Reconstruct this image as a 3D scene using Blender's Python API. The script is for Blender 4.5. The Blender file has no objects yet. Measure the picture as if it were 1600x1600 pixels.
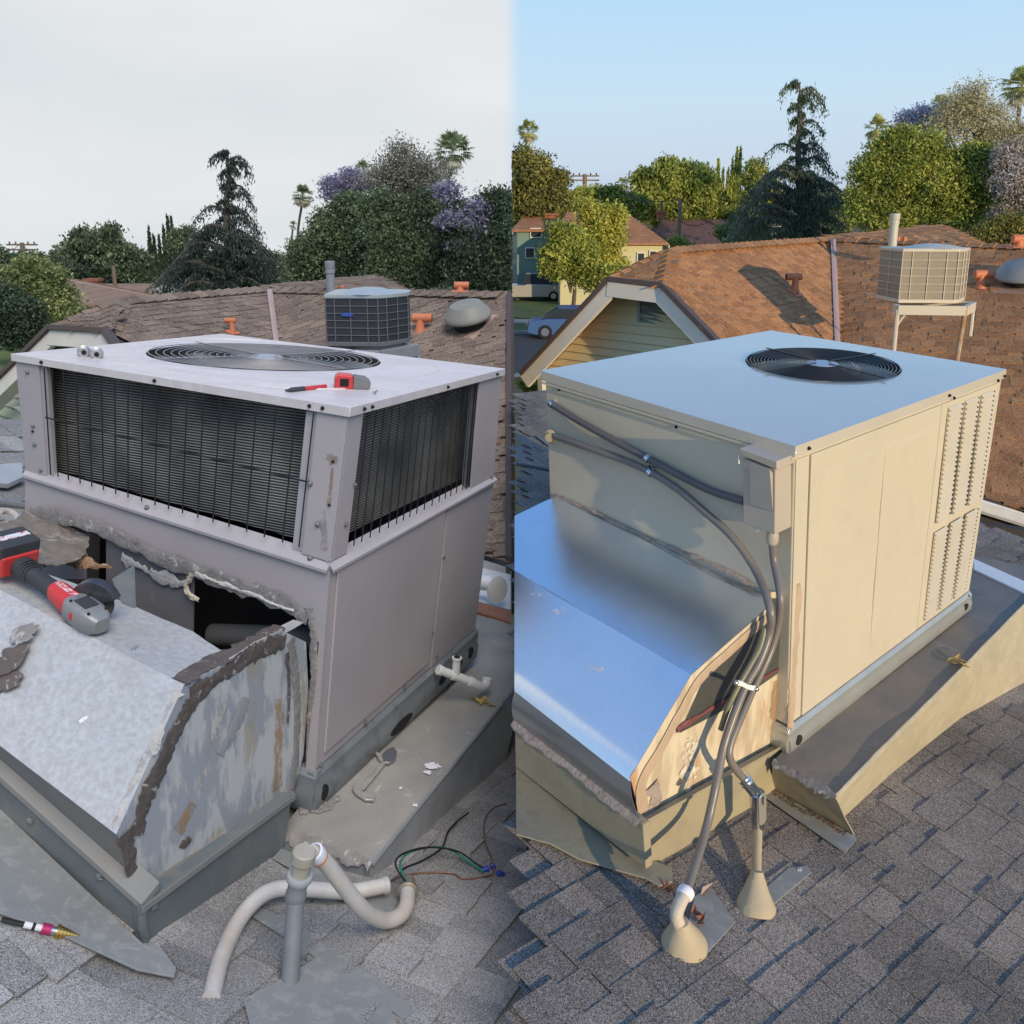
import bpy, bmesh, math, random
import numpy as np
from mathutils import Vector, Matrix, noise as mnoise
R = math.radians
rnd = random.Random(7)
nrng = np.random.default_rng(11)
sc = bpy.context.scene
# ------------------------------------------------------------------ camera
F, CY, TH = 1500.0, 700.0, math.atan(360/1500)
cam_d = bpy.data.cameras.new('camera'); cam = bpy.data.objects.new('camera', cam_d)
sc.collection.objects.link(cam); sc.camera = cam
cam.location = (0, 0, 0); cam.rotation_euler = (R(90) - TH, 0, 0)
cam_d.sensor_width = 36; cam_d.lens = 36*F/1600; cam_d.shift_y = (CY-800)/1600
cam_d.clip_start = .05; cam_d.clip_end = 3000
# ------------------------------------------------------------------ view
sc.view_settings.view_transform = 'Standard'; sc.view_settings.look = 'None'
sc.view_settings.gamma = 1; sc.view_settings.exposure = 0; sc.view_settings.use_curve_mapping = False
# ------------------------------------------------------------------ collections: the roof before (west, overcast) and after (east, evening sun)
CB = bpy.data.collections.new('before'); CA = bpy.data.collections.new('after')
sc.collection.children.link(CB); sc.collection.children.link(CA)
COL = CB
# ------------------------------------------------------------------ sky: an overcast bank over the western half, clear evening sky over the eastern half
SUN_DIR = Vector((.54, -.82, .14)).normalized()      # towards the sun
SUN_EL = math.asin(SUN_DIR.z); SUN_AZ = math.atan2(SUN_DIR.x, SUN_DIR.y)
w = bpy.data.worlds.new('World'); sc.world = w; w.use_nodes = True
nt = w.node_tree; nt.nodes.clear()
def N(nt, t, **k):
    n = nt.nodes.new(t)
    for a, b in k.items():
        if a.startswith('i_'): n.inputs[int(a[2:])].default_value = b
        else: setattr(n, a, b)
    return n
def LK(nt, a, b): nt.links.new(a, b)
out = N(nt, 'ShaderNodeOutputWorld'); bg = N(nt, 'ShaderNodeBackground'); LK(nt, bg.outputs[0], out.inputs[0])
sky = N(nt, 'ShaderNodeTexSky', sky_type='NISHITA', sun_disc=False, sun_elevation=SUN_EL, sun_rotation=SUN_AZ,
        altitude=0, air_density=1.0, dust_density=1.0, ozone_density=2.0)
tc = N(nt, 'ShaderNodeTexCoord'); sep = N(nt, 'ShaderNodeSeparateXYZ'); LK(nt, tc.outputs['Generated'], sep.inputs[0])
# clear sky: the physical sky veiled by pale evening haze towards the horizon
hz = N(nt, 'ShaderNodeValToRGB'); LK(nt, sep.outputs['Z'], hz.inputs[0])
cr = hz.color_ramp; cr.elements[0].position = 0; cr.elements[0].color = (5.2, 6.3, 8.0, 1)
cr.elements[1].position = .95; cr.elements[1].color = (1.5, 3.2, 6.8, 1)
for p, c in ((.05, (6.2, 7.4, 8.9, 1)), (.11, (6.2, 8.0, 9.6, 1)), (.2, (5.2, 7.8, 10.2, 1)), (.34, (2.9, 5.6, 9.8, 1)), (.6, (1.9, 4.2, 8.8, 1))):
    e = cr.elements.new(p); e.color = c
mixh = N(nt, 'ShaderNodeMix', data_type='RGBA'); mixh.inputs[0].default_value = .9
LK(nt, sky.outputs[0], mixh.inputs[6]); LK(nt, hz.outputs[0], mixh.inputs[7])
# overcast
cn = N(nt, 'ShaderNodeTexNoise'); cn.inputs['Scale'].default_value = 3.4; cn.inputs['Detail'].default_value = 5; cn.inputs['Roughness'].default_value = .45
mp = N(nt, 'ShaderNodeMapping'); mp.inputs['Scale'].default_value = (1, 1, 3.4); LK(nt, tc.outputs['Generated'], mp.inputs[0]); LK(nt, mp.outputs[0], cn.inputs[0])
cc = N(nt, 'ShaderNodeValToRGB'); LK(nt, cn.outputs[0], cc.inputs[0])
cc.color_ramp.elements[0].position = .3; cc.color_ramp.elements[0].color = (7.0, 7.45, 7.75, 1)
cc.color_ramp.elements[1].position = .7; cc.color_ramp.elements[1].color = (8.2, 8.4, 8.55, 1)
edge = N(nt, 'ShaderNodeMapRange', interpolation_type='SMOOTHSTEP'); 
# above the frame the cloud edge is bent west so the hood mirrors blue
lz = N(nt, 'ShaderNodeMath', operation='SUBTRACT'); LK(nt, sep.outputs['Z'], lz.inputs[0]); lz.inputs[1].default_value = .23
lm_ = N(nt, 'ShaderNodeMath', operation='MAXIMUM'); LK(nt, lz.outputs[0], lm_.inputs[0]); lm_.inputs[1].default_value = 0
lx = N(nt, 'ShaderNodeMath', operation='MULTIPLY_ADD'); LK(nt, lm_.outputs[0], lx.inputs[0]); lx.inputs[1].default_value = 1.6; LK(nt, sep.outputs['X'], lx.inputs[2]); LK(nt, lx.outputs[0], edge.inputs[0])
edge.inputs[1].default_value = -.011; edge.inputs[2].default_value = .011
# unseen end of the bank, placed so the new hood and faces get blue
bx = N(nt, 'ShaderNodeMath', operation='MULTIPLY_ADD'); LK(nt, sep.outputs['X'], bx.inputs[0]); bx.inputs[1].default_value = .35; LK(nt, sep.outputs['Y'], bx.inputs[2])
bk = N(nt, 'ShaderNodeMapRange', interpolation_type='SMOOTHSTEP'); LK(nt, bx.outputs[0], bk.inputs[0]); bk.inputs[1].default_value = -.55; bk.inputs[2].default_value = -.35; bk.inputs[3].default_value = 1; bk.inputs[4].default_value = 0
mxx = N(nt, 'ShaderNodeMath', operation='MAXIMUM'); LK(nt, edge.outputs[0], mxx.inputs[0]); LK(nt, bk.outputs[0], mxx.inputs[1])
mixs = N(nt, 'ShaderNodeMix', data_type='RGBA'); LK(nt, mxx.outputs[0], mixs.inputs[0])
LK(nt, cc.outputs[0], mixs.inputs[6]); LK(nt, mixh.outputs[2], mixs.inputs[7])
LK(nt, mixs.outputs[2], bg.inputs[0]); bg.inputs[1].default_value = .1
# ------------------------------------------------------------------ suns: low warm sun on the clear side, veiled sun under the overcast
def sun(name, strength, angle, color, d, coll):
    l = bpy.data.lights.new(name, 'SUN'); l.energy = strength; l.angle = R(angle); l.color = color
    o = bpy.data.objects.new(name, l); sc.collection.objects.link(o)
    o.rotation_euler = Vector(d).to_track_quat('Z', 'Y').to_euler()
    o.light_linking.receiver_collection = coll
    return o
sun('evening_sun', 3.9, .5, (1, .77, .48), SUN_DIR, CA)
sun('veiled_sun', 3.0, 40, (1, .88, .745), (.25, -.62, .85), CB)

# ------------------------------------------------------------------ geometry helpers
SN, CN = math.sin(TH), math.cos(TH)
def ray(px, py):
    x, y, z = (px-800)/F, (py-CY)/F, 1.0
    return np.array([x, -SN*y + CN*z, -CN*y - SN*z])
def W(px, py, Y):
    d = ray(px, py); return Vector(d*(Y/d[1]))
def pix(P):
    x = P[0]; z = CN*P[1] - SN*P[2]; y = -SN*P[1] - CN*P[2]
    return 800+F*x/z, CY+F*y/z
def plane3(a, b, c):
    a, b, c = map(np.array, (a, b, c)); n = np.cross(b-a, c-a); n = n/np.linalg.norm(n)
    if n[2] < 0: n = -n
    return a, n
def hit(pl, px, py):
    d = ray(px, py); return Vector(d*(pl[0]@pl[1])/(d@pl[1]))
class Frame:
    def __init__(s, O, M, A, B, H): s.O = np.array(O); s.M = np.array(M); s.A, s.B, s.H = A, B, H; s.I = np.linalg.inv(s.M)
    def w(s, u, v, z): return Vector(s.O + s.M@np.array([u, v, z]))
    def loc(s, P): return s.I@(np.array(P)-s.O)
    def ip(s, px, py, ax, val):
        o = s.I@(-s.O); d = s.I@ray(px, py); t = (val-o[ax])/d[ax]; return Vector(s.O + s.M@(o+t*d))
    def near(s, px, py, loc):
        P = s.O+s.M@np.array(loc); d = ray(px, py); d = d/np.linalg.norm(d); return (P@d)*d
FL = Frame([-.5906, 2.6146, -1.7622], [[-.91659, .38761, .09809], [.38908, .92119, -.00452], [.09212, -.03402, .99517]], 1.25, 1.098, 1.238)
FL = Frame(FL.O*1.2, FL.M*1.2, FL.A, FL.B, FL.H)
KS = 1.2     # the old unit is a fifth larger and stands farther away
FR = Frame([.9094, 2.9548, -1.7695], [[-.65605, .75442, -.02129], [.75323, .65272, -.08118], [.04735, .0693, .99647]], 1.12, 1.431, 1.103)
def hL(u, v): return -.075 - .19*v + (.38*u if u > 0 else .02*u)
def hR(u, v): return -.175 - .11*v + .1*u
def roofpt(fr, h, px, py, off=0.0):
    d = ray(px, py); lo, hi = .5, 30.0
    f = lambda t: (lambda q: q[2]-h(q[0], q[1])-off)(fr.loc(d*t))
    for _ in range(60):
        m = (lo+hi)/2
        if f(m) > 0: lo = m
        else: hi = m
    return Vector(d*lo)
class Cage:
    """unit body: bilinear in a,b and piecewise linear in h over measured levels"""
    def __init__(s, fr, levels):
        s.fr = fr; s.lv = []
        for h, pts in levels:
            row = {}
            for k in ((0, 0), (1, 0), (0, 1), (1, 1)):
                row[k] = fr.M@np.array([k[0]*fr.A, k[1]*fr.B, h*fr.H])+fr.O if pts.get(k) is None else fr.near(*pts[k], (k[0]*fr.A, k[1]*fr.B, h*fr.H))
            s.lv.append((h, row))
    def p(s, a, b, h):
        L = s.lv; i = 0
        while i < len(L)-2 and h > L[i+1][0]: i += 1
        t = (h-L[i][0])/(L[i+1][0]-L[i][0]); r = 0
        for (hh, row), wt in ((L[i], 1-t), (L[i+1], t)):
            r = r + wt*((1-a)*(1-b)*row[(0, 0)]+a*(1-b)*row[(1, 0)]+(1-a)*b*row[(0, 1)]+a*b*row[(1, 1)])
        return Vector(r)
    def m(s, x, y, z): return s.p(x/s.fr.A, y/s.fr.B, z/s.fr.H)
    def inv(s, px, py, ax, val):
        q = [.5, .5, .5]; q[ax] = val; fre = [i for i in range(3) if i != ax]
        for _ in range(25):
            def e(q):
                x, y = pix(s.p(*q)); return np.array([x-px, y-py])
            r = e(q); J = np.zeros((2, 2))
            for j, i in enumerate(fre):
                q2 = list(q); q2[i] += 1e-4; J[:, j] = (e(q2)-r)/1e-4
            dlt = np.linalg.solve(J, -r)
            for j, i in enumerate(fre): q[i] += float(np.clip(dlt[j], -.4, .4))
        return q

def shade(me, smooth): me.polygons.foreach_set('use_smooth', [smooth]*len(me.polygons))
class MB:
    def __init__(s): s.v = []; s.f = []; s.mi = []
    def add(s, vs, fs, mi=0):
        b = len(s.v); s.v += [Vector(v) for v in vs]; s.f += [[b+i for i in f] for f in fs]; s.mi += [mi]*len(fs); return s
    def hexa(s, p, mi=0):  # p: 4 bottom, 4 top
        return s.add(p, [(3, 2, 1, 0), (4, 5, 6, 7), (0, 1, 5, 4), (1, 2, 6, 5), (2, 3, 7, 6), (3, 0, 4, 7)], mi)
    def box(s, c, x, y, z, mi=0):  # centre and three half vectors
        c, x, y, z = map(Vector, (c, x, y, z))
        return s.hexa([c-x-y-z, c+x-y-z, c+x+y-z, c-x+y-z, c-x-y+z, c+x-y+z, c+x+y+z, c-x+y+z], mi)
    def cage(s, cg, a0, a1, b0, b1, h0, h1, mi=0):
        return s.hexa([cg.p(a0, b0, h0), cg.p(a1, b0, h0), cg.p(a1, b1, h0), cg.p(a0, b1, h0), cg.p(a0, b0, h1), cg.p(a1, b0, h1), cg.p(a1, b1, h1), cg.p(a0, b1, h1)], mi)
    def prism(s, poly, ext, mi=0):
        n = len(poly); e = Vector(ext); p = [Vector(q) for q in poly]
        return s.add(p+[q+e for q in p], [tuple(range(n))[::-1], tuple(range(n, 2*n))]+[(i, (i+1) % n, n+(i+1) % n, n+i) for i in range(n)], mi)
    def tube(s, pts, r, n=10, cap=True, mi=0, smooth=0):
        pts = [Vector(p) for p in pts]
        if smooth: pts = catmull(pts, smooth)
        rr = r if isinstance(r, (list, tuple)) else None
        t0 = (pts[1]-pts[0]).normalized(); up = Vector((0, 0, 1)) if abs(t0.z) < .9 else Vector((1, 0, 0))
        x = t0.cross(up).normalized(); vs = []; fs = []; m = len(pts)
        for i, p in enumerate(pts):
            t = (pts[min(i+1, m-1)]-pts[max(i-1, 0)]).normalized()
            x = (x-t*x.dot(t)).normalized(); y = t.cross(x)
            ri = KS*r if rr is None else KS* (rr[0]+(rr[-1]-rr[0])*i/(m-1))
            for k in range(n):
                a = 2*math.pi*k/n; vs.append(p+(x*math.cos(a)+y*math.sin(a))*ri)
        for i in range(m-1):
            for k in range(n): fs.append((i*n+k, i*n+(k+1) % n, (i+1)*n+(k+1) % n, (i+1)*n+k))
        if cap: fs += [tuple(range(n))[::-1], tuple((m-1)*n+k for k in range(n))]
        return s.add(vs, fs, mi)
    def lathe(s, base, axis, prof, n=20, mi=0, cap=True):  # prof: (r, h) list
        base = Vector(base); ax = Vector(axis).normalized(); up = Vector((0, 0, 1)) if abs(ax.z) < .9 else Vector((1, 0, 0))
        x = ax.cross(up).normalized(); y = ax.cross(x); vs = []; fs = []
        for r, h in prof:
            for k in range(n):
                a = 2*math.pi*k/n; vs.append(base+(ax*h+(x*math.cos(a)+y*math.sin(a))*r)*KS)
        for i in range(len(prof)-1):
            for k in range(n): fs.append((i*n+k, i*n+(k+1) % n, (i+1)*n+(k+1) % n, (i+1)*n+k))
        if cap: fs += [tuple(range(n))[::-1], tuple((len(prof)-1)*n+k for k in range(n))]
        return s.add(vs, fs, mi)
    def grid(s, fn, nu, nv, mi=0):
        vs = [fn(i/nu, j/nv) for j in range(nv+1) for i in range(nu+1)]
        return s.add(vs, [(j*(nu+1)+i, j*(nu+1)+i+1, (j+1)*(nu+1)+i+1, (j+1)*(nu+1)+i) for j in range(nv) for i in range(nu)], mi)
    def build(s, name, mats, parent=None, smooth=False, bevel=0, segs=2, solid=0, weld=False, fixn=True):
        mats = mats if isinstance(mats, (list, tuple)) else [mats]
        org = Vector((0, 0, 0))
        if parent is not None: org = wloc(parent)
        else: org = sum(s.v, Vector((0, 0, 0)))/max(1, len(s.v))
        me = bpy.data.meshes.new(name); me.from_pydata([v-org for v in s.v], [], s.f)
        for m in mats: me.materials.append(m)
        if len(mats) > 1: me.polygons.foreach_set('material_index', s.mi)
        if fixn or weld:
            bm = bmesh.new(); bm.from_mesh(me)
            if weld: bmesh.ops.remove_doubles(bm, verts=bm.verts, dist=1e-5)
            if fixn: bmesh.ops.recalc_face_normals(bm, faces=bm.faces)
            bm.to_mesh(me); bm.free()
        if smooth: shade(me, True)
        o = bpy.data.objects.new(name, me); COL.objects.link(o)
        if parent is not None: o.parent = parent
        else: o.location = org
        if solid:
            md = o.modifiers.new('thickness', 'SOLIDIFY'); md.thickness = solid; md.offset = 0
        if bevel:
            md = o.modifiers.new('bevel', 'BEVEL'); md.width = bevel; md.segments = segs; md.limit_method = 'ANGLE'; md.angle_limit = R(35)
            if not smooth:
                shade(me, True)
                md.harden_normals = True
        elif smooth:
            md = o.modifiers.new('edges', 'EDGE_SPLIT'); md.split_angle = R(40)
        return o
def wloc(o):
    p = Vector((0, 0, 0))
    while o is not None: p += o.location; o = o.parent
    return p
def catmull(P, k):
    if len(P) < 3: return P
    Q = [P[0]*2-P[1]]+P+[P[-1]*2-P[-2]]; r = []
    for i in range(1, len(Q)-2):
        for j in range(k):
            t = j/k; a, b, c, d = Q[i-1], Q[i], Q[i+1], Q[i+2]
            r.append(.5*((2*b)+(c-a)*t+(2*a-5*b+4*c-d)*t*t+(3*b-a-3*c+d)*t**3))
    return r+[P[-1]]
def thing(name, label, cat, loc, group=None):
    o = bpy.data.objects.new(name, None); COL.objects.link(o); o.location = loc; o.empty_display_size = .1
    o['label'] = label; o['category'] = cat
    if group: o['group'] = group
    return o
def tag(o, label, cat, group=None):
    o['label'] = label; o['category'] = cat
    if group: o['group'] = group
    return o
def struct(o, label=None):
    o['kind'] = 'structure'
    if label: o['label'] = label
    return o
def stuff(o, label=None):
    o['kind'] = 'stuff'
    if label: o['label'] = label
    return o
# ------------------------------------------------------------------ materials
MATS = {}
def mat(name, col, rough=.6, metal=0., col2=None, scale=8., amt=.5, bump=0., bscale=60., detail=6., spec=.5, stretch=None, col3=None, scale3=3., amt3=.5, rvar=0., pos=(.35, .65), pos3=(.5, .62), dist=.01, coat=0.):
    m = bpy.data.materials.new(name); m.use_nodes = True; t = m.node_tree; b = t.nodes['Principled BSDF']
    b.inputs['Roughness'].default_value = rough; b.inputs['Metallic'].default_value = metal
    b.inputs['Base Color'].default_value = (*col, 1); b.inputs['Specular IOR Level'].default_value = spec
    if coat: b.inputs['Coat Weight'].default_value = coat; b.inputs['Coat Roughness'].default_value = .15
    tcn = N(t, 'ShaderNodeTexCoord'); src = tcn.outputs['Object']
    if stretch:
        mpn = N(t, 'ShaderNodeMapping'); mpn.inputs['Scale'].default_value = stretch; LK(t, src, mpn.inputs[0]); src = mpn.outputs[0]
    cur = None
    if col2:
        n = N(t, 'ShaderNodeTexNoise'); n.inputs['Scale'].default_value = scale; n.inputs['Detail'].default_value = detail; n.inputs['Roughness'].default_value = .6; LK(t, src, n.inputs[0])
        rp = N(t, 'ShaderNodeMapRange'); rp.inputs[1].default_value = pos[0]; rp.inputs[2].default_value = pos[1]; rp.inputs[4].default_value = amt; LK(t, n.outputs[0], rp.inputs[0])
        mx = N(t, 'ShaderNodeMix', data_type='RGBA'); mx.inputs[6].default_value = (*col, 1); mx.inputs[7].default_value = (*col2, 1)
        LK(t, rp.outputs[0], mx.inputs[0]); cur = mx.outputs[2]
        if rvar:
            rr = N(t, 'ShaderNodeMapRange'); rr.inputs[3].default_value = rough-rvar; rr.inputs[4].default_value = rough+rvar; LK(t, n.outputs[0], rr.inputs[0]); LK(t, rr.outputs[0], b.inputs['Roughness'])
    if col3:
        n3 = N(t, 'ShaderNodeTexNoise'); n3.inputs['Scale'].default_value = scale3; n3.inputs['Detail'].default_value = 8; n3.inputs['Roughness'].default_value = .65; n3.inputs['Distortion'].default_value = .6; LK(t, src, n3.inputs[0])
        rp = N(t, 'ShaderNodeMapRange'); rp.inputs[1].default_value = pos3[0]; rp.inputs[2].default_value = pos3[1]; rp.inputs[4].default_value = amt3; LK(t, n3.outputs[0], rp.inputs[0])
        mx = N(t, 'ShaderNodeMix', data_type='RGBA'); mx.inputs[7].default_value = (*col3, 1)
        if cur: LK(t, cur, mx.inputs[6])
        else: mx.inputs[6].default_value = (*col, 1)
        LK(t, rp.outputs[0], mx.inputs[0]); cur = mx.outputs[2]
    if cur: LK(t, cur, b.inputs['Base Color'])
    if bump:
        n2 = N(t, 'ShaderNodeTexNoise'); n2.inputs['Scale'].default_value = bscale; n2.inputs['Detail'].default_value = 5; LK(t, src, n2.inputs[0])
        bp = N(t, 'ShaderNodeBump'); bp.inputs['Strength'].default_value = bump; bp.inputs['Distance'].default_value = dist
        LK(t, n2.outputs[0], bp.inputs['Height']); LK(t, bp.outputs[0], b.inputs['Normal'])
    MATS[name] = m; return m
def shingle_mat(name, base, dark, light, gran=260., speck=.35, tint=None, blot_=(.75, 1.15)):
    """granule covered asphalt shingle, each tab its own tone"""
    m = bpy.data.materials.new(name); m.use_nodes = True; t = m.node_tree; b = t.nodes['Principled BSDF']
    b.inputs['Roughness'].default_value = .95; b.inputs['Specular IOR Level'].default_value = .2
    oi = N(t, 'ShaderNodeObjectInfo'); at = N(t, 'ShaderNodeAttribute', attribute_name='tone')
    ad = N(t, 'ShaderNodeMath', operation='ADD'); LK(t, oi.outputs['Random'], ad.inputs[0]); LK(t, at.outputs['Fac'], ad.inputs[1])
    fr = N(t, 'ShaderNodeMath', operation='FRACT'); LK(t, ad.outputs[0], fr.inputs[0])
    geo = N(t, 'ShaderNodeNewGeometry')
    mx = N(t, 'ShaderNodeMix', data_type='RGBA'); mx.inputs[6].default_value = (*dark, 1); mx.inputs[7].default_value = (*base, 1); LK(t, fr.outputs[0], mx.inputs[0])
    if tint:
        f2 = N(t, 'ShaderNodeMath', operation='MULTIPLY'); f2.inputs[1].default_value = 7.31; LK(t, fr.outputs[0], f2.inputs[0])
        f3 = N(t, 'ShaderNodeMath', operation='FRACT'); LK(t, f2.outputs[0], f3.inputs[0])
        f4 = N(t, 'ShaderNodeMath', operation='MULTIPLY'); f4.inputs[1].default_value = .55; LK(t, f3.outputs[0], f4.inputs[0])
        mt = N(t, 'ShaderNodeMix', data_type='RGBA'); mt.inputs[7].default_value = (*tint, 1); LK(t, f4.outputs[0], mt.inputs[0]); LK(t, mx.outputs[2], mt.inputs[6]); mx = mt
    vn = N(t, 'ShaderNodeTexVoronoi'); vn.inputs['Scale'].default_value = gran; LK(t, geo.outputs['Position'], vn.inputs['Vector'])
    sc_ = N(t, 'ShaderNodeSeparateXYZ'); LK(t, vn.outputs['Color'], sc_.inputs[0])
    g = N(t, 'ShaderNodeMapRange'); g.inputs[1].default_value = .0; g.inputs[2].default_value = 1; g.inputs[3].default_value = 1-speck; g.inputs[4].default_value = 1+speck; LK(t, sc_.outputs[0], g.inputs[0])
    ml = N(t, 'ShaderNodeMix', data_type='RGBA', blend_type='MULTIPLY'); ml.inputs[0].default_value = 1; LK(t, mx.outputs[2], ml.inputs[6]); LK(t, g.outputs[0], ml.inputs[7])
    w2 = N(t, 'ShaderNodeMapRange'); w2.inputs[1].default_value = .8; w2.inputs[2].default_value = 1; w2.inputs[4].default_value = .8; LK(t, sc_.outputs[1], w2.inputs[0])
    m2 = N(t, 'ShaderNodeMix', data_type='RGBA'); m2.inputs[7].default_value = (*light, 1); LK(t, w2.outputs[0], m2.inputs[0]); LK(t, ml.outputs[2], m2.inputs[6])
    ns = N(t, 'ShaderNodeTexNoise'); ns.inputs['Scale'].default_value = 1.7; ns.inputs['Detail'].default_value = 5; LK(t, geo.outputs['Position'], ns.inputs[0])
    nr = N(t, 'ShaderNodeMapRange'); nr.inputs[1].default_value = .35; nr.inputs[2].default_value = .65; nr.inputs[3].default_value = blot_[0]; nr.inputs[4].default_value = blot_[1]; LK(t, ns.outputs[0], nr.inputs[0])
    m3 = N(t, 'ShaderNodeMix', data_type='RGBA', blend_type='MULTIPLY'); m3.inputs[0].default_value = 1; LK(t, m2.outputs[2], m3.inputs[6]); LK(t, nr.outputs[0], m3.inputs[7])
    LK(t, m3.outputs[2], b.inputs['Base Color'])
    bp = N(t, 'ShaderNodeBump'); bp.inputs['Strength'].default_value = .6; bp.inputs['Distance'].default_value = .003
    LK(t, vn.outputs['Distance'], bp.inputs['Height']); LK(t, bp.outputs[0], b.inputs['Normal'])
    return m
def leaf_mat(name, c1, c2, c3=None, sc1=.6, sc2=6., trans=.35):
    m = bpy.data.materials.new(name); m.use_nodes = True; t = m.node_tree; b = t.nodes['Principled BSDF']
    b.inputs['Roughness'].default_value = .6; b.inputs['Specular IOR Level'].default_value = .25
    at = N(t, 'ShaderNodeAttribute', attribute_name='tone'); geo = N(t, 'ShaderNodeNewGeometry')
    n = N(t, 'ShaderNodeTexNoise'); n.inputs['Scale'].default_value = sc1; n.inputs['Detail'].default_value = 3; LK(t, geo.outputs['Position'], n.inputs[0])
    ad = N(t, 'ShaderNodeMath', operation='ADD'); LK(t, at.outputs['Fac'], ad.inputs[0]); LK(t, n.outputs[0], ad.inputs[1])
    r = N(t, 'ShaderNodeValToRGB'); LK(t, ad.outputs[0], r.inputs[0])
    r.color_ramp.elements[0].position = .35; r.color_ramp.elements[0].color = (*c1, 1); r.color_ramp.elements[1].position = 1.; r.color_ramp.elements[1].color = (*c2, 1)
    if c3:
        e = r.color_ramp.elements.new(.68); e.color = (*c3, 1)
    LK(t, r.outputs[0], b.inputs['Base Color'])
    tr = N(t, 'ShaderNodeBsdfTranslucent'); LK(t, r.outputs[0], tr.inputs[0]); ms = N(t, 'ShaderNodeMixShader'); ms.inputs[0].default_value = trans
    o = t.nodes['Material Output']; LK(t, b.outputs[0], ms.inputs[1]); LK(t, tr.outputs[0], ms.inputs[2]); LK(t, ms.outputs[0], o.inputs[0])
    return m

def stain_mat(name, c1, c2, lo=.42, hi=.6, scale=26., rough=.75, stretch=None):
    """broken-up stain: patches of paint or rust with bare gaps between them"""
    m = mat(name, c1, rough, col2=c2, scale=scale*1.3, stretch=stretch); t = m.node_tree
    tcn = N(t, 'ShaderNodeTexCoord'); src = tcn.outputs['Object']
    if stretch:
        mpn = N(t, 'ShaderNodeMapping'); mpn.inputs['Scale'].default_value = stretch; LK(t, src, mpn.inputs[0]); src = mpn.outputs[0]
    n = N(t, 'ShaderNodeTexNoise'); n.inputs['Scale'].default_value = scale; n.inputs['Detail'].default_value = 10; n.inputs['Roughness'].default_value = .7; LK(t, src, n.inputs[0])
    r = N(t, 'ShaderNodeMapRange'); r.inputs[1].default_value = lo; r.inputs[2].default_value = hi; LK(t, n.outputs[0], r.inputs[0]); LK(t, r.outputs[0], t.nodes['Principled BSDF'].inputs['Alpha'])
    return m
# ------------------------------------------------------------------ shingled surfaces
def wedge_mesh(name, m):
    me = bpy.data.meshes.new(name)
    me.from_pydata([(0, 0, 0), (1, 0, 0), (1, 1, 0), (0, 1, 0), (0, 0, .15), (1, 0, .15), (1, 1, 1), (0, 1, 1)], [], [(3, 2, 1, 0), (4, 5, 6, 7), (0, 1, 5, 4), (1, 2, 6, 5), (2, 3, 7, 6), (3, 0, 4, 7)])
    me.materials.append(m); return me
WV = np.array([(0, 0, 0), (1, 0, 0), (1, 1, 0), (0, 1, 0), (0, 0, .15), (1, 0, .15), (1, 1, 1), (0, 1, 1)], float)
WF = np.array([(3, 2, 1, 0), (4, 5, 6, 7), (0, 1, 5, 4), (1, 2, 6, 5), (2, 3, 7, 6), (3, 0, 4, 7)])
def inframe(P, m=30):
    z = CN*P[1]-SN*P[2]
    if z < .2: return False
    x, y = pix(P); return -m < x < 1600+m and -m < y < 1600+m
def shingles(parent, S, rows, tabw, thick, m, keep, limit=300, lam=.5, name='shingle', seed=1, visible=None):
    rg = random.Random(seed); tabs = []
    for r in range(rows):
        t0 = (r-.35)/rows; a = S(0, (r+.5)/rows); b = S(1, (r+.5)/rows); L = (b-a).length
        s = -rg.random()*tabw/L
        while s < 1:
            wd = tabw*rg.uniform(.6, 1.4)/L; s1 = s+wd; hi = rg.random() < lam
            t1 = (r+1+(.04 if hi else -.1)+rg.uniform(-.03, .03))/rows
            c = S((s+s1)/2, (r+.5)/rows)
            if keep(c, (s+s1)/2, (r+.5)/rows):
                tabs.append((s, s1, t0, t1, 1. if hi else .45, c))
            s = s1
    out = []
    for s0, s1, t0, t1, k, c in tabs:
        sm = (s0+s1)/2; tm = (t0+t1)/2; e = .004
        x = (S(s1, tm)-S(s0, tm)); y = (S(sm, t1)-S(sm, t0)); wx = x.length; ly = y.length
        y = y/ly; x = x/wx; n = x.cross(y); flip = n.z < 0
        if flip: x = -x; n = -n
        x = y.cross(n).normalized()
        o = S(sm, tm)-x*(wx/2-.0015)-y*(ly/2)+n*(.001+.002*rg.random()); Rm = Matrix((x, y, n)).transposed()
        out.append((o, Rm, wx-.003, ly, thick*k*rg.uniform(.85, 1.15), c))
    vis = [q for q in out if inframe(q[5]) and (visible is None or visible(q[5]))]
    vis.sort(key=lambda q: q[5].length)
    ind = vis[:limit]; ids = set(map(id, ind)); rest = [q for q in out if id(q) not in ids]
    me = wedge_mesh(name, m); po = wloc(parent)
    for o, Rm, wx, ly, th, c in ind:
        ob = bpy.data.objects.new(name, me); COL.objects.link(ob); ob.parent = parent
        ob.location = o-po; ob.rotation_euler = Rm.to_euler(); ob.scale = (wx, ly, th)
    if rest:
        V = []
        for o, Rm, wx, ly, th, c in rest:
            V.append((WV*np.array([wx, ly, th]))@np.array(Rm).T+np.array(o-po))
        V = np.concatenate(V); n = len(rest); Fc = (WF[None]+8*np.arange(n)[:, None, None]).reshape(-1, 4)
        ob = mesh_np(name+'_field', V, Fc, m, parent); shade(ob.data, False); tone_attr(ob.data, np.repeat(np.random.default_rng(seed).random(n), 6))
        stuff(ob)
    return len(ind), len(rest)
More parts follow.
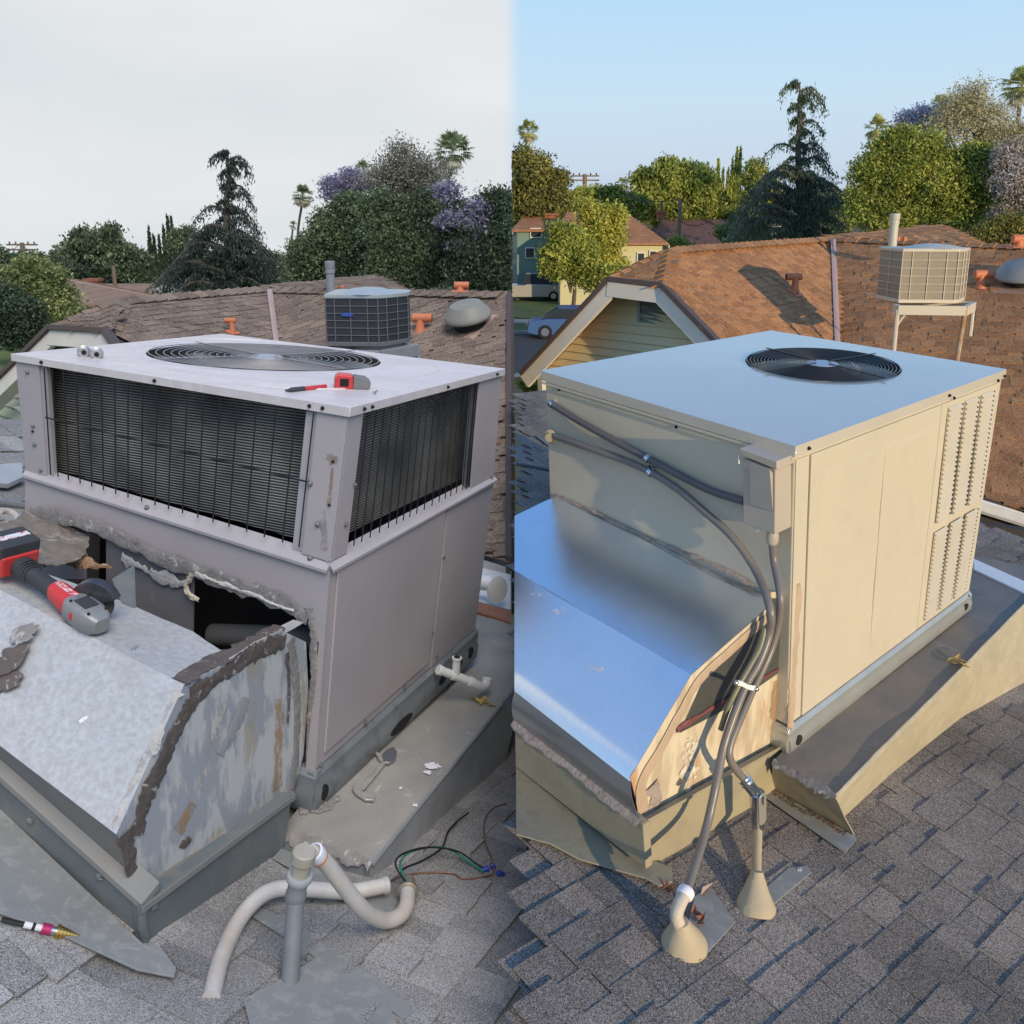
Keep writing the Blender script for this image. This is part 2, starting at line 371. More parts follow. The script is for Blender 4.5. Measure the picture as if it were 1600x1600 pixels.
def mesh_np(name, V, Fc, m, parent=None, k=4):
    me = bpy.data.meshes.new(name); me.vertices.add(len(V)); me.vertices.foreach_set('co', np.asarray(V, np.float32).ravel())
    nf = len(Fc); me.loops.add(nf*k); me.loops.foreach_set('vertex_index', np.asarray(Fc, np.int32).ravel())
    me.polygons.add(nf); me.polygons.foreach_set('loop_start', np.arange(0, nf*k, k, dtype=np.int32)); me.update(calc_edges=True)
    me.materials.append(m); ob = bpy.data.objects.new(name, me); COL.objects.link(ob)
    if parent is not None: ob.parent = parent
    return ob
def tone_attr(me, vals):
    a = me.attributes.new('tone', 'FLOAT', 'FACE'); a.data.foreach_set('value', np.asarray(vals, np.float32))
def bil(a, b, c, d):  # corners: (0,0) (1,0) (1,1) (0,1)
    a, b, c, d = map(Vector, (a, b, c, d))
    return lambda s, t: a*((1-s)*(1-t))+b*(s*(1-t))+c*(s*t)+d*((1-s)*t)
def inpoly(x, y, P):
    r = False; j = len(P)-1
    for i in range(len(P)):
        if (P[i][1] > y) != (P[j][1] > y) and x < (P[j][0]-P[i][0])*(y-P[i][1])/(P[j][1]-P[i][1])+P[i][0]: r = not r
        j = i
    return r

M_SHG_L = shingle_mat('grey_shingle_overcast', (.38, .37, .355), (.24, .236, .228), (.66, .65, .63), gran=430, speck=.62)
M_SHG_R = shingle_mat('grey_shingle_evening', (.29, .25, .215), (.17, .148, .13), (.62, .56, .48), gran=430, speck=.75, tint=(.15, .14, .135))  # evening copy of the grey shingle, low sun's warmth put into its colour
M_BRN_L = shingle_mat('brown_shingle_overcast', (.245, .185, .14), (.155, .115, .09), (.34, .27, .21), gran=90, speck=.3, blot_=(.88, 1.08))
M_BRN_R = shingle_mat('brown_shingle_evening', (.46, .235, .105), (.29, .145, .07), (.56, .33, .17), gran=90, speck=.3, blot_=(.9, 1.06))  # evening copy of the neighbour's shingle, golden sunlight mixed into the brown
M_UNDER = mat('dark_roof_underlay', (.05, .045, .042), .95)
M_WHITE_TRIM = mat('cream_trim_paint', (.66, .62, .54), .55, col2=(.5, .47, .4), scale=3, amt=.4)
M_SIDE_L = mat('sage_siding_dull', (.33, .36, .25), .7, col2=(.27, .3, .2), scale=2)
M_SIDE_R = mat('siding_evening_yellow', (.70, .64, .40), .6, col2=(.60, .55, .34), scale=2)  # same siding as the dull copy, evening sun's yellow put into its colour
M_DARK = mat('deep_dark', (.012, .012, .013), .9)
M_TERRA = mat('terracotta_flashing', (.62, .20, .09), .6, col2=(.42, .13, .06), scale=14, bump=.2, bscale=40)
M_COPPER_L = mat('pinkish_valley_metal', (.50, .34, .28), .45, .1, col2=(.4, .26, .22), scale=5)
M_GALV = mat('weathered_galvanised', (.42, .43, .44), .45, .55, col2=(.30, .31, .32), scale=18, rvar=.12, bump=.08)
M_GUTTER = mat('white_gutter', (.72, .73, .74), .3, 0, col2=(.5, .5, .5), scale=9, amt=.4)

def brown_house(tagR, V, items, mroof, mside, label, rows, group_side):
    """L-shaped bungalow with jerkinhead gable; V: dict of pixel+depth vertices"""
    pk, rg, rk = V['peak'], V['ridge'], V['rake']
    A = plane3(W(*pk), W(*rg), W(*rk))
    P0 = W(*pk); P1 = W(*rg)
    th = thing('shingled_house', label, 'house', W(*rk[:2], rk[2]))
    # slope A
    jr = hit(A, *V['jr']); d = (W(*rk)-jr); lowA = jr+d*V['rakelen']; base = lowA-jr
    hip = P0-jr
    down = (W(*rk)-jr).normalized(); LA = V['lenA']
    a0 = P0-down*0; ridge = (P1-P0)
    ridge_h = ridge.normalized()
    # true downslope for slope A
    nA = Vector(A[1]); ds = (Vector((0, 0, -1))-nA*Vector((0, 0, -1)).dot(nA)).normalized()
    ext = ridge_h*V.get('extA', 0)
    S = bil(P0-ridge_h*1.2, P1+ext, P1+ext+ds*LA, P0-ridge_h*1.2+ds*LA)
    b = MB(); n = nA*.012
    def clipA(c):
        x, y = pix(c)
        e1 = (W(*rk)-jr); e2 = (P0-jr)
        # right of rake line and below hip line, in-plane tests
        q = c-jr
        k1 = e1.cross(q).dot(nA); k2 = e2.cross(q).dot(nA)
        vl = V['valley']
        xv = vl[0]+(y-vl[1])*vl[2]
        return k1 > .03 and k2 < -.03 and x < xv+6
    sh = MB(); 
    vl = V['valley']; polyA = [P0, P1, hit(A, vl[0]+vl[3]*.66*vl[2], vl[1]+vl[3]*.66), jr+down*LA*.45, jr]
    sh.prism([p-nA*.025 for p in polyA], -nA*.06)
    ro = sh.build('roof', [M_UNDER], th)
    ca = shingles(ro, S, rows[0], .14, .011, mroof, lambda c, s, t: clipA(c), 300, seed=5)
    # slope B
    b0, b1, b2, b3 = [W(*q) for q in V['B']]
    if V['xmax'] > 900: b1 = b0+(b1-b0)*1.7; b2 = b3+(b2-b3)*1.7
    SB = bil(b0, b1, b2, b3)
    nB = (b1-b0).cross(b3-b0).normalized(); nB = nB if nB.z > 0 else -nB
    m2 = MB(); m2.grid(lambda s, t: SB(s, t)-nB*.02, 30, 30); m2.f = [f for f in m2.f if pix(m2.v[f[1]])[0] < V['xmax']+12]; m2.mi = [0]*len(m2.f); rb = m2.build('roof', [mroof], th, solid=.01)
    vl = V['valley']
    cb = shingles(rb, SB, rows[1], .15, .012, mroof, lambda c, s, t: pix(c)[0] > vl[0]+(pix(c)[1]-vl[1])*vl[2]-3 and pix(c)[0] < V['xmax'] and pix(c)[0] > V['xmin'], 300, seed=6)
    print('brown roof', ca, cb)
    # valley metal
    PB_ = plane3(b0, b1, b2); rows_ = []
    for k in range(9):
        y = vl[1]+vl[3]*.62*k/8; x = vl[0]+(y-vl[1])*vl[2]; hw = V.get('vw', 4)
        c_ = [min((hit(A, x+q, y), hit(PB_, x+q, y)), key=lambda p: p.length)*.994 for q in (-hw, 0, hw)]
        c_[1] = c_[1]*.997; rows_.append(c_)
    mv = MB(); mv.add([p for r_ in rows_ for p in r_], [(k*3+q, k*3+q+1, k*3+q+4, k*3+q+3) for k in range(8) for q in (0, 1)])
    mv.build('valley_flashing', [M_COPPER_L], th, fixn=False, solid=.01)
    # jerkinhead: small hip face
    jl = W(*V['jl'])
    hf = [P0, jr, jl]
    nh = (jr-P0).cross(jl-P0).normalized(); nh = nh if nh.z > 0 else -nh
    mh = MB(); mh.prism([p-nh*.01 for p in hf], -nh*.05); hb = mh.build('hip_end', [M_UNDER], th)
    SH = lambda s, t: P0.lerp(jl.lerp(jr, s), max(t, .02))
    shingles(hb, SH, rows[2], .24, .012, mroof, lambda c, s, t: 0 < s < 1, 60, seed=8)
    # far slope from left rake
    lr = W(*V['lrake'])
    dn = (lr-jl).normalized()
    far = (Vector((-ds.x, -ds.y, ds.z))).normalized()
    mf = MB(); mf.prism([P0, jl, lr, lr+ridge, P1], Vector((0, 0, -.05))); mf.build('roof', [mroof], th, fixn=True)
    # ridge and hip caps
    capm = cap_mesh(mroof)
    def caps(p, q, stp, parent, wd=.13):
        d = (q-p); L = d.length; d = d/L; k = int(L/stp)
        sdv = d.cross(Vector((0, 0, 1))).normalized(); up = sdv.cross(d)
        for i in range(k):
            o = bpy.data.objects.new('ridge_cap', capm); COL.objects.link(o); o.parent = parent
            tilt = Matrix((sdv, d, up)).transposed()
            o.location = p+d*(i*stp)+up*.012-wloc(parent); e = tilt.to_euler(); o.rotation_euler = e; o.scale = (wd, stp*1.35, .05)
    caps(P0, P1, .16, ro); caps(P0, jr, .16, ro); caps(P0, jl, .16, ro)
    if V['xmax'] < 900:   # the dull roof stops at a rake board
        def edge(t):
            lo, hi = 0., 1.
            for _ in range(40):
                m_ = (lo+hi)/2
                if pix(SB(m_, t))[0] < 797: lo = m_
                else: hi = m_
            return SB(lo, t)
        e0, e1 = edge(0.), edge(1.); sx_ = (b1-b0).normalized(); rb_ = MB()
        rb_.hexa([e0-sx_*.03-nB*.1, e0+sx_*.02-nB*.1, e1+sx_*.02-nB*.1, e1-sx_*.03-nB*.1, e0-sx_*.03+nB*.035, e0+sx_*.02+nB*.035, e1+sx_*.02+nB*.035, e1-sx_*.03+nB*.035]); rb_.build('rake_board', [M_DRIP], th)
        caps(b0, e0, .17, rb)
    else: caps(b0, b1, .17, rb)
    # fascia boards: jerkin eave and both rakes
    gn = (lr-jl).cross(jr-jl).normalized()
    if gn.dot(jl) > 0: gn = -gn    # towards the camera
    def board(p, q, wd, dep=.05, nm='fascia', off=.0, ma=M_WHITE_TRIM):
        d = (q-p).normalized(); dn2 = d.cross(gn).normalized(); 
        if dn2.z > 0: dn2 = -dn2
        bb = MB(); bb.hexa([p+dn2*wd+gn*off, q+dn2*wd+gn*off, q+dn2*wd+gn*(off-dep), p+dn2*wd+gn*(off-dep), p+gn*off, q+gn*off, q+gn*(off-dep), p+gn*(off-dep)])
        return bb.build(nm, [ma], th, bevel=.006)
    rk2 = jr+(W(*rk)-jr)*V['rakelen']; lr2 = jl+(lr-jl)*V.get('lrlen', 1.25)
    fw = V['fw']
    board(jl, jr, fw, off=.012); board(jl, lr2, fw*1.0, off=.006); board(jr, rk2, fw*1.0, off=.003)
    for p, q in ((jl, jr), (jl, lr2), (jr, rk2)):
        board(p+Vector((0, 0, .035)), q+Vector((0, 0, .035)), .05, .1, 'drip_edge', .03, M_DRIP)
    # gable wall of lap siding set back under the eave
    back = gn*-.38
    nsid = V['nsid']; dv = Vector((0, 0, -1)); wl = V['wallh']
    c0 = (jl+jr)/2+back; lat = (jr-jl); lat.z = 0; lat.normalize()
    ww = MB()
    zt = (jl.z+jr.z)/2-fw*.6; 
    for i in range(nsid):
        z1 = zt-i*wl; z0 = z1-wl
        def xs(z, pa, pb):  # where the rake line reaches height z
            t = (z-pa.z)/(pb.z-pa.z) if abs(pb.z-pa.z) > 1e-6 else 0; t = max(0, t)
            return pa.lerp(pb, min(t, V.get('tmax', 1.6)))
        ins = lat*.06; z = Vector((0, 0, 1)); fl = lambda p: Vector((p.x, p.y, 0))
        a = fl(xs(z0, jl, lr2)+back)+ins; bq = fl(xs(z0, jr, rk2)+back)-ins
        a1 = fl(xs(z1, jl, lr2)+back)+ins; b1_ = fl(xs(z1, jr, rk2)+back)-ins
        bb = MB()
        bb.hexa([a+z*z0, bq+z*z0, bq+z*z0-gn*.03, a+z*z0-gn*.03, a1+z*z1-gn*.022, b1_+z*z1-gn*.022, b1_+z*z1-gn*.035, a1+z*z1-gn*.035])
        bb.build('siding_board', [mside], th)
    # louvred attic vent
    if 'vent' in V:
        gp = plane3(jl+back, jr+back, lr2+back)
        q = [hit(gp, *p)+gn*.03 for p in V['vent']]
        fr_ = MB()
        for i in range(4):
            p0, p1 = q[i], q[(i+1) % 4]; ce = sum(q, Vector())/4
            fr_.hexa([p0, p1, p1.lerp(ce, .16), p0.lerp(ce, .16), p0+gn*.03, p1+gn*.03, p1.lerp(ce, .16)+gn*.03, p0.lerp(ce, .16)+gn*.03])
        vt = fr_.build('attic_vent', [V.get('ventmat', M_SAGE)], th)
        bb = MB(); bb.prism([p.lerp(sum(q, Vector())/4, .12) for p in q], gn*.004); bb.build('backing', [M_DARK], vt)
        for i in range(7):
            t = (i+.6)/7.4; a = q[0].lerp(q[3], t); b_ = q[1].lerp(q[2], t); a, b_ = a.lerp(b_, .1), b_.lerp(a, .1)
            bb = MB(); bb.hexa([a-Vector((0, 0, .012)), b_-Vector((0, 0, .012)), b_-Vector((0, 0, .012))+gn*.05, a-Vector((0, 0, .012))+gn*.05, a+Vector((0, 0, .022)), b_+Vector((0, 0, .022)), b_+gn*.035, a+gn*.035]); bb.build('louvre_slat', [V.get('ventmat', M_SAGE)], vt)
    # far cross gable rising over the ridge
    bp = [W(*q) for q in V['bump']]
    mb = MB(); mb.prism(bp, Vector((0, 0, -.1))); fg = mb.build('roof', [M_UNDER], th)
    Sb = bil(bp[0].lerp(bp[1], .0), bp[1], bp[2], bp[0]+(bp[2]-bp[1])*.001)
    SB2 = lambda s, t: (bp[0].lerp(bp[1], t)).lerp(bp[3].lerp(bp[2], t) if len(bp) > 3 else bp[0].lerp(bp[2], t), s)+Vector((0, 0, .015))
    shingles(fg, lambda s, t: SB2(s, 1-t), 9, .3, .014, mroof, lambda c, s, t: 0 < s < 1, 80, seed=9)
    caps(bp[0], bp[1], .2, fg); caps(bp[1], bp[2], .2, fg)
    # eave gutter and soffit of slope B
    g0, g1 = [W(*q) for q in V['gut']]
    if V['xmax'] > 900: g1 = g0+(g1-g0)*2.2
    dd = (g1-g0).normalized(); up = Vector((0, 0, 1)); oo = dd.cross(up).normalized()
    if oo.y > 0: oo = -oo
    gm = MB(); prof = [(0, .05), (.0, -.05), (.02, -.06), (.09, -.06), (.11, -.03), (.115, .05), (.105, .05), (.1, -.02), (.085, -.048), (.01, -.048), (.01, .05)]
    vs = [g0+oo*a+up*c for a, c in prof]; gm.prism(vs, g1-g0); gm.build('gutter', [M_GUTTER], th)
    fm = MB(); fm.hexa([g0-up*.35, g1-up*.35, g1-up*.35-oo*.05, g0-up*.35-oo*.05, g0+up*.07, g1+up*.07, g1+up*.07-oo*.05, g0+up*.07-oo*.05]); fm.build('fascia', [M_UNDER], th)
    return th, A, (b0, nB)
M_SAGE = mat('sage_trim', (.28, .33, .31), .6)
M_DRIP = mat('brown_drip_edge', (.085, .06, .05), .6)
_cap = {}
def cap_mesh(m):
    if m.name in _cap: return _cap[m.name]
    me = bpy.data.meshes.new('ridge_cap')
    me.from_pydata([(-1, 0, -1), (0, 0, 0), (1, 0, -1), (-1, 1, -.6), (0, 1, .5), (1, 1, -.6), (-1, 1, -.9), (0, 1, .1), (1, 1, -.9)], [], [(0, 1, 4, 3), (1, 2, 5, 4), (3, 4, 7, 6), (4, 5, 8, 7)])
    me.materials.append(m); _cap[m.name] = me; return me
# ================================================================== ROOFTOP UNITS
M_PAINT_L = mat('faded_mauve_grey_paint', (.42, .375, .375), .42, col2=(.37, .335, .338), scale=2.2, amt=.7, col3=(.36, .34, .34), scale3=14, amt3=.25, bump=.03, bscale=9, dist=.02)
M_LID_L = mat('sun_bleached_lid_paint', (.64, .58, .565), .38, col2=(.50, .455, .445), scale=5, amt=.6, col3=(.68, .66, .67), scale3=22, amt3=.5, rvar=.12, stretch=(1, 2.5, 1), bump=.03)
M_LEDGE_L = mat('pale_flange_paint', (.43, .40, .405), .35, col2=(.36, .33, .34), scale=6)
M_RAIL_L = mat('painted_base_rail', (.20, .225, .24), .4, .2, col2=(.26, .28, .29), scale=7, col3=(.12, .12, .12), scale3=9, amt3=.5)
M_BLACKWIRE = mat('black_coated_wire', (.012, .012, .014), .6)
M_STEEL = mat('bright_zinc', (.62, .63, .65), .28, 1.)
M_CHROME = mat('zinc_plated_fitting', (.70, .72, .76), .16, 1., col2=(.5, .52, .55), scale=30)
M_SCREW = mat('weathered_screw', (.45, .44, .42), .35, .9)
M_FAN = mat('dark_fan_blade', (.022, .022, .024), .6, .2, col2=(.05, .045, .04), scale=9)
M_GUARD_L = mat('grey_dirty_fan_guard', (.30, .29, .29), .45, .3, col2=(.46, .44, .42), scale=9)
M_GUARD_R = mat('black_fan_guard', (.02, .022, .026), .28)
def fin_mat(name, dark, light, pitch):
    m = bpy.data.materials.new(name); m.use_nodes = True; t = m.node_tree; b = t.nodes['Principled BSDF']
    b.inputs['Roughness'].default_value = .5; b.inputs['Metallic'].default_value = .3
    g = N(t, 'ShaderNodeNewGeometry'); mpn = N(t, 'ShaderNodeMapping'); mpn.inputs['Rotation'].default_value = (0, R(-2), 0); LK(t, g.outputs['Position'], mpn.inputs[0])
    wv = N(t, 'ShaderNodeTexWave', wave_type='BANDS', bands_direction='Z', wave_profile='TRI'); wv.inputs['Scale'].default_value = pitch; wv.inputs['Distortion'].default_value = .25; wv.inputs['Detail'].default_value = 2; wv.inputs['Detail Scale'].default_value = 4
    LK(t, mpn.outputs[0], wv.inputs[0])
    n = N(t, 'ShaderNodeTexNoise'); n.inputs['Scale'].default_value = 5; n.inputs['Detail'].default_value = 8; LK(t, g.outputs['Position'], n.inputs[0])
    ad = N(t, 'ShaderNodeMath', operation='MULTIPLY'); LK(t, wv.outputs['Fac'], ad.inputs[0]); LK(t, n.outputs[0], ad.inputs[1])
    r = N(t, 'ShaderNodeValToRGB'); LK(t, ad.outputs[0], r.inputs[0]); r.color_ramp.elements[0].position = .12; r.color_ramp.elements[0].color = (*dark, 1); r.color_ramp.elements[1].position = .55; r.color_ramp.elements[1].color = (*light, 1)
    LK(t, r.outputs[0], b.inputs['Base Color'])
    bp = N(t, 'ShaderNodeBump'); bp.inputs['Distance'].default_value = .004; bp.inputs['Strength'].default_value = .8; LK(t, wv.outputs['Fac'], bp.inputs['Height']); LK(t, bp.outputs[0], b.inputs['Normal'])
    return m
M_FIN = fin_mat('dusty_coil_fins', (.018, .018, .018), (.36, .345, .30), 30)

def holed_lid(cg, cx, cy, r, zt, seg=72, ringprof=(), a=(-.008, 1.008), el=(1., 1.)):
    """lid top with a round hole; returns MB"""
    b = MB(); A_, B_ = cg.fr.A, cg.fr.B
    def sq(th):
        dx, dy = math.cos(th), math.sin(th); k = 1e9
        for d, c, lo, hi in ((dx, cx, a[0]*A_, a[1]*A_), (dy, cy, a[0]*B_, a[1]*B_)):
            if d > 1e-9: k = min(k, (hi-c)/d)
            if d < -1e-9: k = min(k, (lo-c)/d)
        return cx+dx*k, cy+dy*k
    q_ = .70711
    def ci(t): c_, s_ = math.cos(t)*el[0], math.sin(t)*el[1]; return (s_-c_)*q_, (c_+s_)*q_      # long axis on the diagonal
    def inv_ci(dx, dy): return math.atan2((dx+dy)*q_/el[1], (dy-dx)*q_/el[0])
    def sqd(t): dx, dy = ci(t); return sq(math.atan2(dy, dx))
    angs = [2*math.pi*i/seg for i in range(seg)]
    for ca in ((a[0]*A_, a[0]*B_), (a[1]*A_, a[0]*B_), (a[0]*A_, a[1]*B_), (a[1]*A_, a[1]*B_)):
        angs.append(inv_ci(ca[0]-cx, ca[1]-cy) % (2*math.pi))
    angs = sorted(set(angs)); n = len(angs)
    prof = [(r, 0)]+list(ringprof); rows = []
    for rr, dz in prof: rows.append([cg.m(cx+ci(t)[0]*rr, cy+ci(t)[1]*rr, zt+dz) for t in angs])
    rows.append([cg.m(*sqd(t), zt) for t in angs])
    vs = [p for row in rows for p in row]
    fs = [(i*n+k, i*n+(k+1) % n, (i+1)*n+(k+1) % n, (i+1)*n+k) for i in range(len(rows)-1) for k in range(n)]
    return b.add(vs, fs)
def fan(cg, parent, cx, cy, r, zt, mguard, nr, hubr, spokes, mblade=None, nb=4, wire=.0022, sag=.0, rot=0, mhub=None, el=(1., 1.)):
    def cp(t, q, z): c_, s_ = math.cos(t)*el[0], math.sin(t)*el[1]; return cg.m(cx+(s_-c_)*.70711*q, cy+(c_+s_)*.70711*q, z)
    b = MB(); b.add([], [])
    seg = 64
    wl = MB(); pr = [(r, 0), (r-.004, -.05), (r-.01, -.16)]
    vs = [cp(2*math.pi*k/seg, q, zt+z) for q, z in pr for k in range(seg)]
    wl.add(vs, [(i*seg+k, i*seg+(k+1) % seg, (i+1)*seg+(k+1) % seg, (i+1)*seg+k) for i in range(2) for k in range(seg)])
    wl.add([cp(2*math.pi*k/seg, r-.01, zt-.16) for k in range(seg)], [tuple(range(seg))])
    wl.build('fan_well', [M_FAN], parent, smooth=True)
    g = MB()
    for i in range(nr):
        q = hubr+(r-.006-hubr)*(i+1)/nr
        z = zt+.006-sag*(1-(q/r)**2)
        P = [cp(2*math.pi*k/56, q, z) for k in range(57)]
        g.tube(P, wire, 5, cap=False)
    g.build('fan_guard', [mguard], parent, smooth=True)
    for s in range(spokes):
        t = 2*math.pi*s/spokes+rot
        P = [cp(t, q, zt+.011-sag*(1-(q/r)**2)) for q in (hubr*.6, r*.55, r+.012)]
        sp = MB(); sp.tube(P, wire*1.3, 6); sp.build('guard_spoke', [mguard], parent, smooth=True)
    hb = MB(); up = (cg.m(cx, cy, zt)-cg.m(cx, cy, zt-.1)).normalized()
    hb.lathe(cg.m(cx, cy, zt-.012-sag), up, [(hubr*1.05, 0), (hubr*1.05, .012), (hubr*.95, .018), (hubr*.2, .02), (.001, .02)], 32); hb.build('guard_hub', [mhub or M_STEEL], parent, smooth=True)
    for i in range(nb):
        t0 = 2*math.pi*i/nb+.4; bl = MB()
        def fb(s, t, t0=t0):
            q = hubr*.8+(r*.93-hubr*.8)*t; an = t0+(s-.5)*(.75+.25*t)*1.25+t*.25; return cp(an, q, zt-.075+(s-.5)*.05)
        bl.grid(fb, 6, 5); bl.build('fan_blade', [mblade or M_FAN], parent, smooth=True, solid=.003)
    mo = MB(); mo.lathe(cg.m(cx, cy, zt-.15), up, [(.06, 0), (.06, .08), (.03, .1), (.03, .13)], 20); mo.build('fan_motor', [M_FAN], parent, smooth=True)
def screw(P, n, r, parent, m=None, name='screw'):
    b = MB(); b.lathe(P, n, [(r*1.5, 0), (r*1.5, .002), (r, .0025), (r, .006), (r*.8, .007)], 8); return b.build(name, [m or M_SCREW], parent, smooth=True)

# ---------------- LEFT unit
COL = CB; KS = 1.2
cgL = Cage(FL, [(0, {(0, 0): (487, 1270), (0, 1): (736, 1030)}),
                (.65, {(0, 0): (515, 880), (1, 0): (40, 738), (0, 1): (772, 746)}),
                (1, {(0, 0): (545, 636), (1, 0): (23, 553), (0, 1): (785, 576), (1, 1): (347, 522)})])
nA = -Vector(FL.M[:, 1]); nB = -Vector(FL.M[:, 0]); upL = Vector(FL.M[:, 2])   # outward normals of the left and right faces
UL = thing('packaged_rooftop_unit', 'weathered mauve grey rooftop air conditioner with exposed black coils and torn curb', 'air conditioner', cgL.p(0, 0, 0))
# lid
_fq = cgL.inv(416, 558, 2, 1.0); fcx, fcy = _fq[0]*FL.A, _fq[1]*FL.B
lid = holed_lid(cgL, fcx, fcy, .352, FL.H, ringprof=[(.37, .005), (.39, -.001), (.405, .005), (.42, .0035)], el=(1.17, .98))
for q in (((-.008, -.008), (1.008, -.008)), ((1.008, -.008), (1.008, 1.008)), ((1.008, 1.008), (-.008, 1.008)), ((-.008, 1.008), (-.008, -.008))):
    (a0, b0), (a1, b1) = q
    lid.add([cgL.p(a0, b0, .9805), cgL.p(a1, b1, .9805), cgL.p(a1, b1, 1), cgL.p(a0, b0, 1)], [(0, 1, 2, 3)])
lo = lid.build('lid', [M_LID_L], UL, bevel=.004, weld=True)
# pressed rectangle line on the lid
pr = MB(); 
def rr_path(cg, x0, x1, y0, y1, r, z, n=8):
    P = []
    for cx, cy, t0 in ((x1-r, y1-r, 0), (x0+r, y1-r, 90), (x0+r, y0+r, 180), (x1-r, y0+r, 270)):
        for i in range(n+1):
            t = R(t0+90*i/n); P.append(cg.m(cx+math.cos(t)*r, cy+math.sin(t)*r, z))
    return P+[P[0]]
pr.tube(rr_path(cgL, .12, 1.20, .09, 1.04, .3, FL.H+.0005), .005, 6, cap=False); pr.build('pressed_bead', [M_LID_L], UL, smooth=True)
fan(cgL, UL, fcx, fcy, .352, FL.H, M_GUARD_L, 13, .06, 4, wire=.0017, sag=.004, rot=.5, mhub=mat('grey_hub_plate', (.42, .43, .44), .5, .3), el=(1.17, .98))
E_ = .0
b = MB(); b.cage(cgL, .03, .97, .03, .97, .02, .1); b.build('base_pan', [M_RAIL_L], UL)
b = MB(); b.cage(cgL, .06, .94, .06, .94, .66, .975); b.build('coil_block', [M_FIN], UL)
# corner posts
def Lp(px, py, ax=1, v=0): return cgL.inv(px, py, ax, v)
def post(a0, a1, b0, b1, h0=.652, h1=.985, m=M_PAINT_L, bev=.003):
    b = MB(); b.cage(cgL, a0, a1, b0, b1, h0, h1); return b.build('corner_post', [m], UL, bevel=bev)
aP = Lp(483, 750)[0]; aPl = Lp(66, 650)[0]; bP = cgL.inv(556, 750, 0, 0)[1]; bPr = cgL.inv(742, 690, 0, 0)[1]
post(.0, aP, .0, .012); post(.0, .015, .012, bP)
post(aPl, 1, .0, .012); post(.985, 1, .012, .12)
post(.0, .015, bPr, 1)
b = MB(); b.cage(cgL, aPl-.022, aPl, .006, .02, .655, .975); b.build('post_flange', [M_LEDGE_L], UL)
b = MB(); b.cage(cgL, aP, aP+.03, .006, .02, .655, .975); b.build('post_flange', [M_LEDGE_L], UL)
b = MB(); b.cage(cgL, .006, .02, bPr-.025, bPr, .655, .975); b.build('post_flange', [M_RAIL_L], UL)
# sheet ledges below the coils
def ledge(p0, p1, p2, p3, nrm):
    b = MB(); b.add([p0, p1, p2, p3, p0-upL*.008, p1-upL*.008, p2, p3], [(0, 1, 2, 3), (0, 4, 5, 1), (4, 7, 6, 5)]); return b.build('flange', [M_LEDGE_L], UL, solid=.002)
ledge(cgL.p(.0, -.012, .635), cgL.p(1.0, -.012, .645), cgL.p(1.0, .02, .672), cgL.p(.0, .02, .662), nA)
ledge(cgL.p(-.012, 0, .635), cgL.p(-.012, 1., .645), cgL.p(.02, 1., .668), cgL.p(.02, 0, .662), nB)
# grille wires
xs_top = [88, 105, 124, 143, 162, 182, 202, 224, 246, 268, 291, 316, 341, 367, 396, 425, 455, 482]
for x in [76]+xs_top:
    y0 = 577+(x-70)*.186; q = Lp(x, y0+80)[0]
    b = MB(); b.tube([cgL.p(q, -.004, .975), cgL.p(q, -.006, .668)], .0022, 6); b.build('grille_wire', [M_BLACKWIRE], UL, smooth=True)
b = MB(); b.tube([cgL.p(aP, -.009, .822), cgL.p(aPl-.02, -.009, .835)], .0028, 6); b.build('grille_wire', [M_BLACKWIRE], UL, smooth=True)
for i in range(17):
    q = bP+.015+(bPr-bP-.05)*i/16
    b = MB(); b.tube([cgL.p(-.004, q, .975), cgL.p(-.008, q-.006*math.sin(i), .668)], .0022, 6); b.build('grille_wire', [M_BLACKWIRE], UL, smooth=True)
for q, h in ((bPr-.02, .0), (bPr-.035, 0)):
    b = MB(); b.tube([cgL.p(.0, q, .975), cgL.p(.0, q, .665)], .003, 6); b.build('grille_wire', [M_BLACKWIRE], UL, smooth=True)
# lower panels on the right face
bS = cgL.inv(687, 900, 0, 0)[1]
hB = .115
b = MB(); b.cage(cgL, 0, .012, .004, bS, hB, .640); b.build('side_panel', [M_PAINT_L], UL, bevel=.004)
b = MB(); b.cage(cgL, -.002, .012, bS+.003, 1, hB, .645); b.build('side_panel', [M_PAINT_L], UL, bevel=.004)
for x0, x1 in ((.035, bS-.02),):
    b = MB(); b.cage(cgL, -.006, .001, x0, x1, .145, .625); b.build('panel_face', [M_PAINT_L], UL, bevel=.0055, segs=3)
b = MB(); b.cage(cgL, .99, 1, .0, 1, hB, .645); b.build('back_panel', [M_PAINT_L], UL)
b = MB(); b.cage(cgL, 0, 1, .985, 1, hB, .645); b.build('back_panel', [M_PAINT_L], UL)
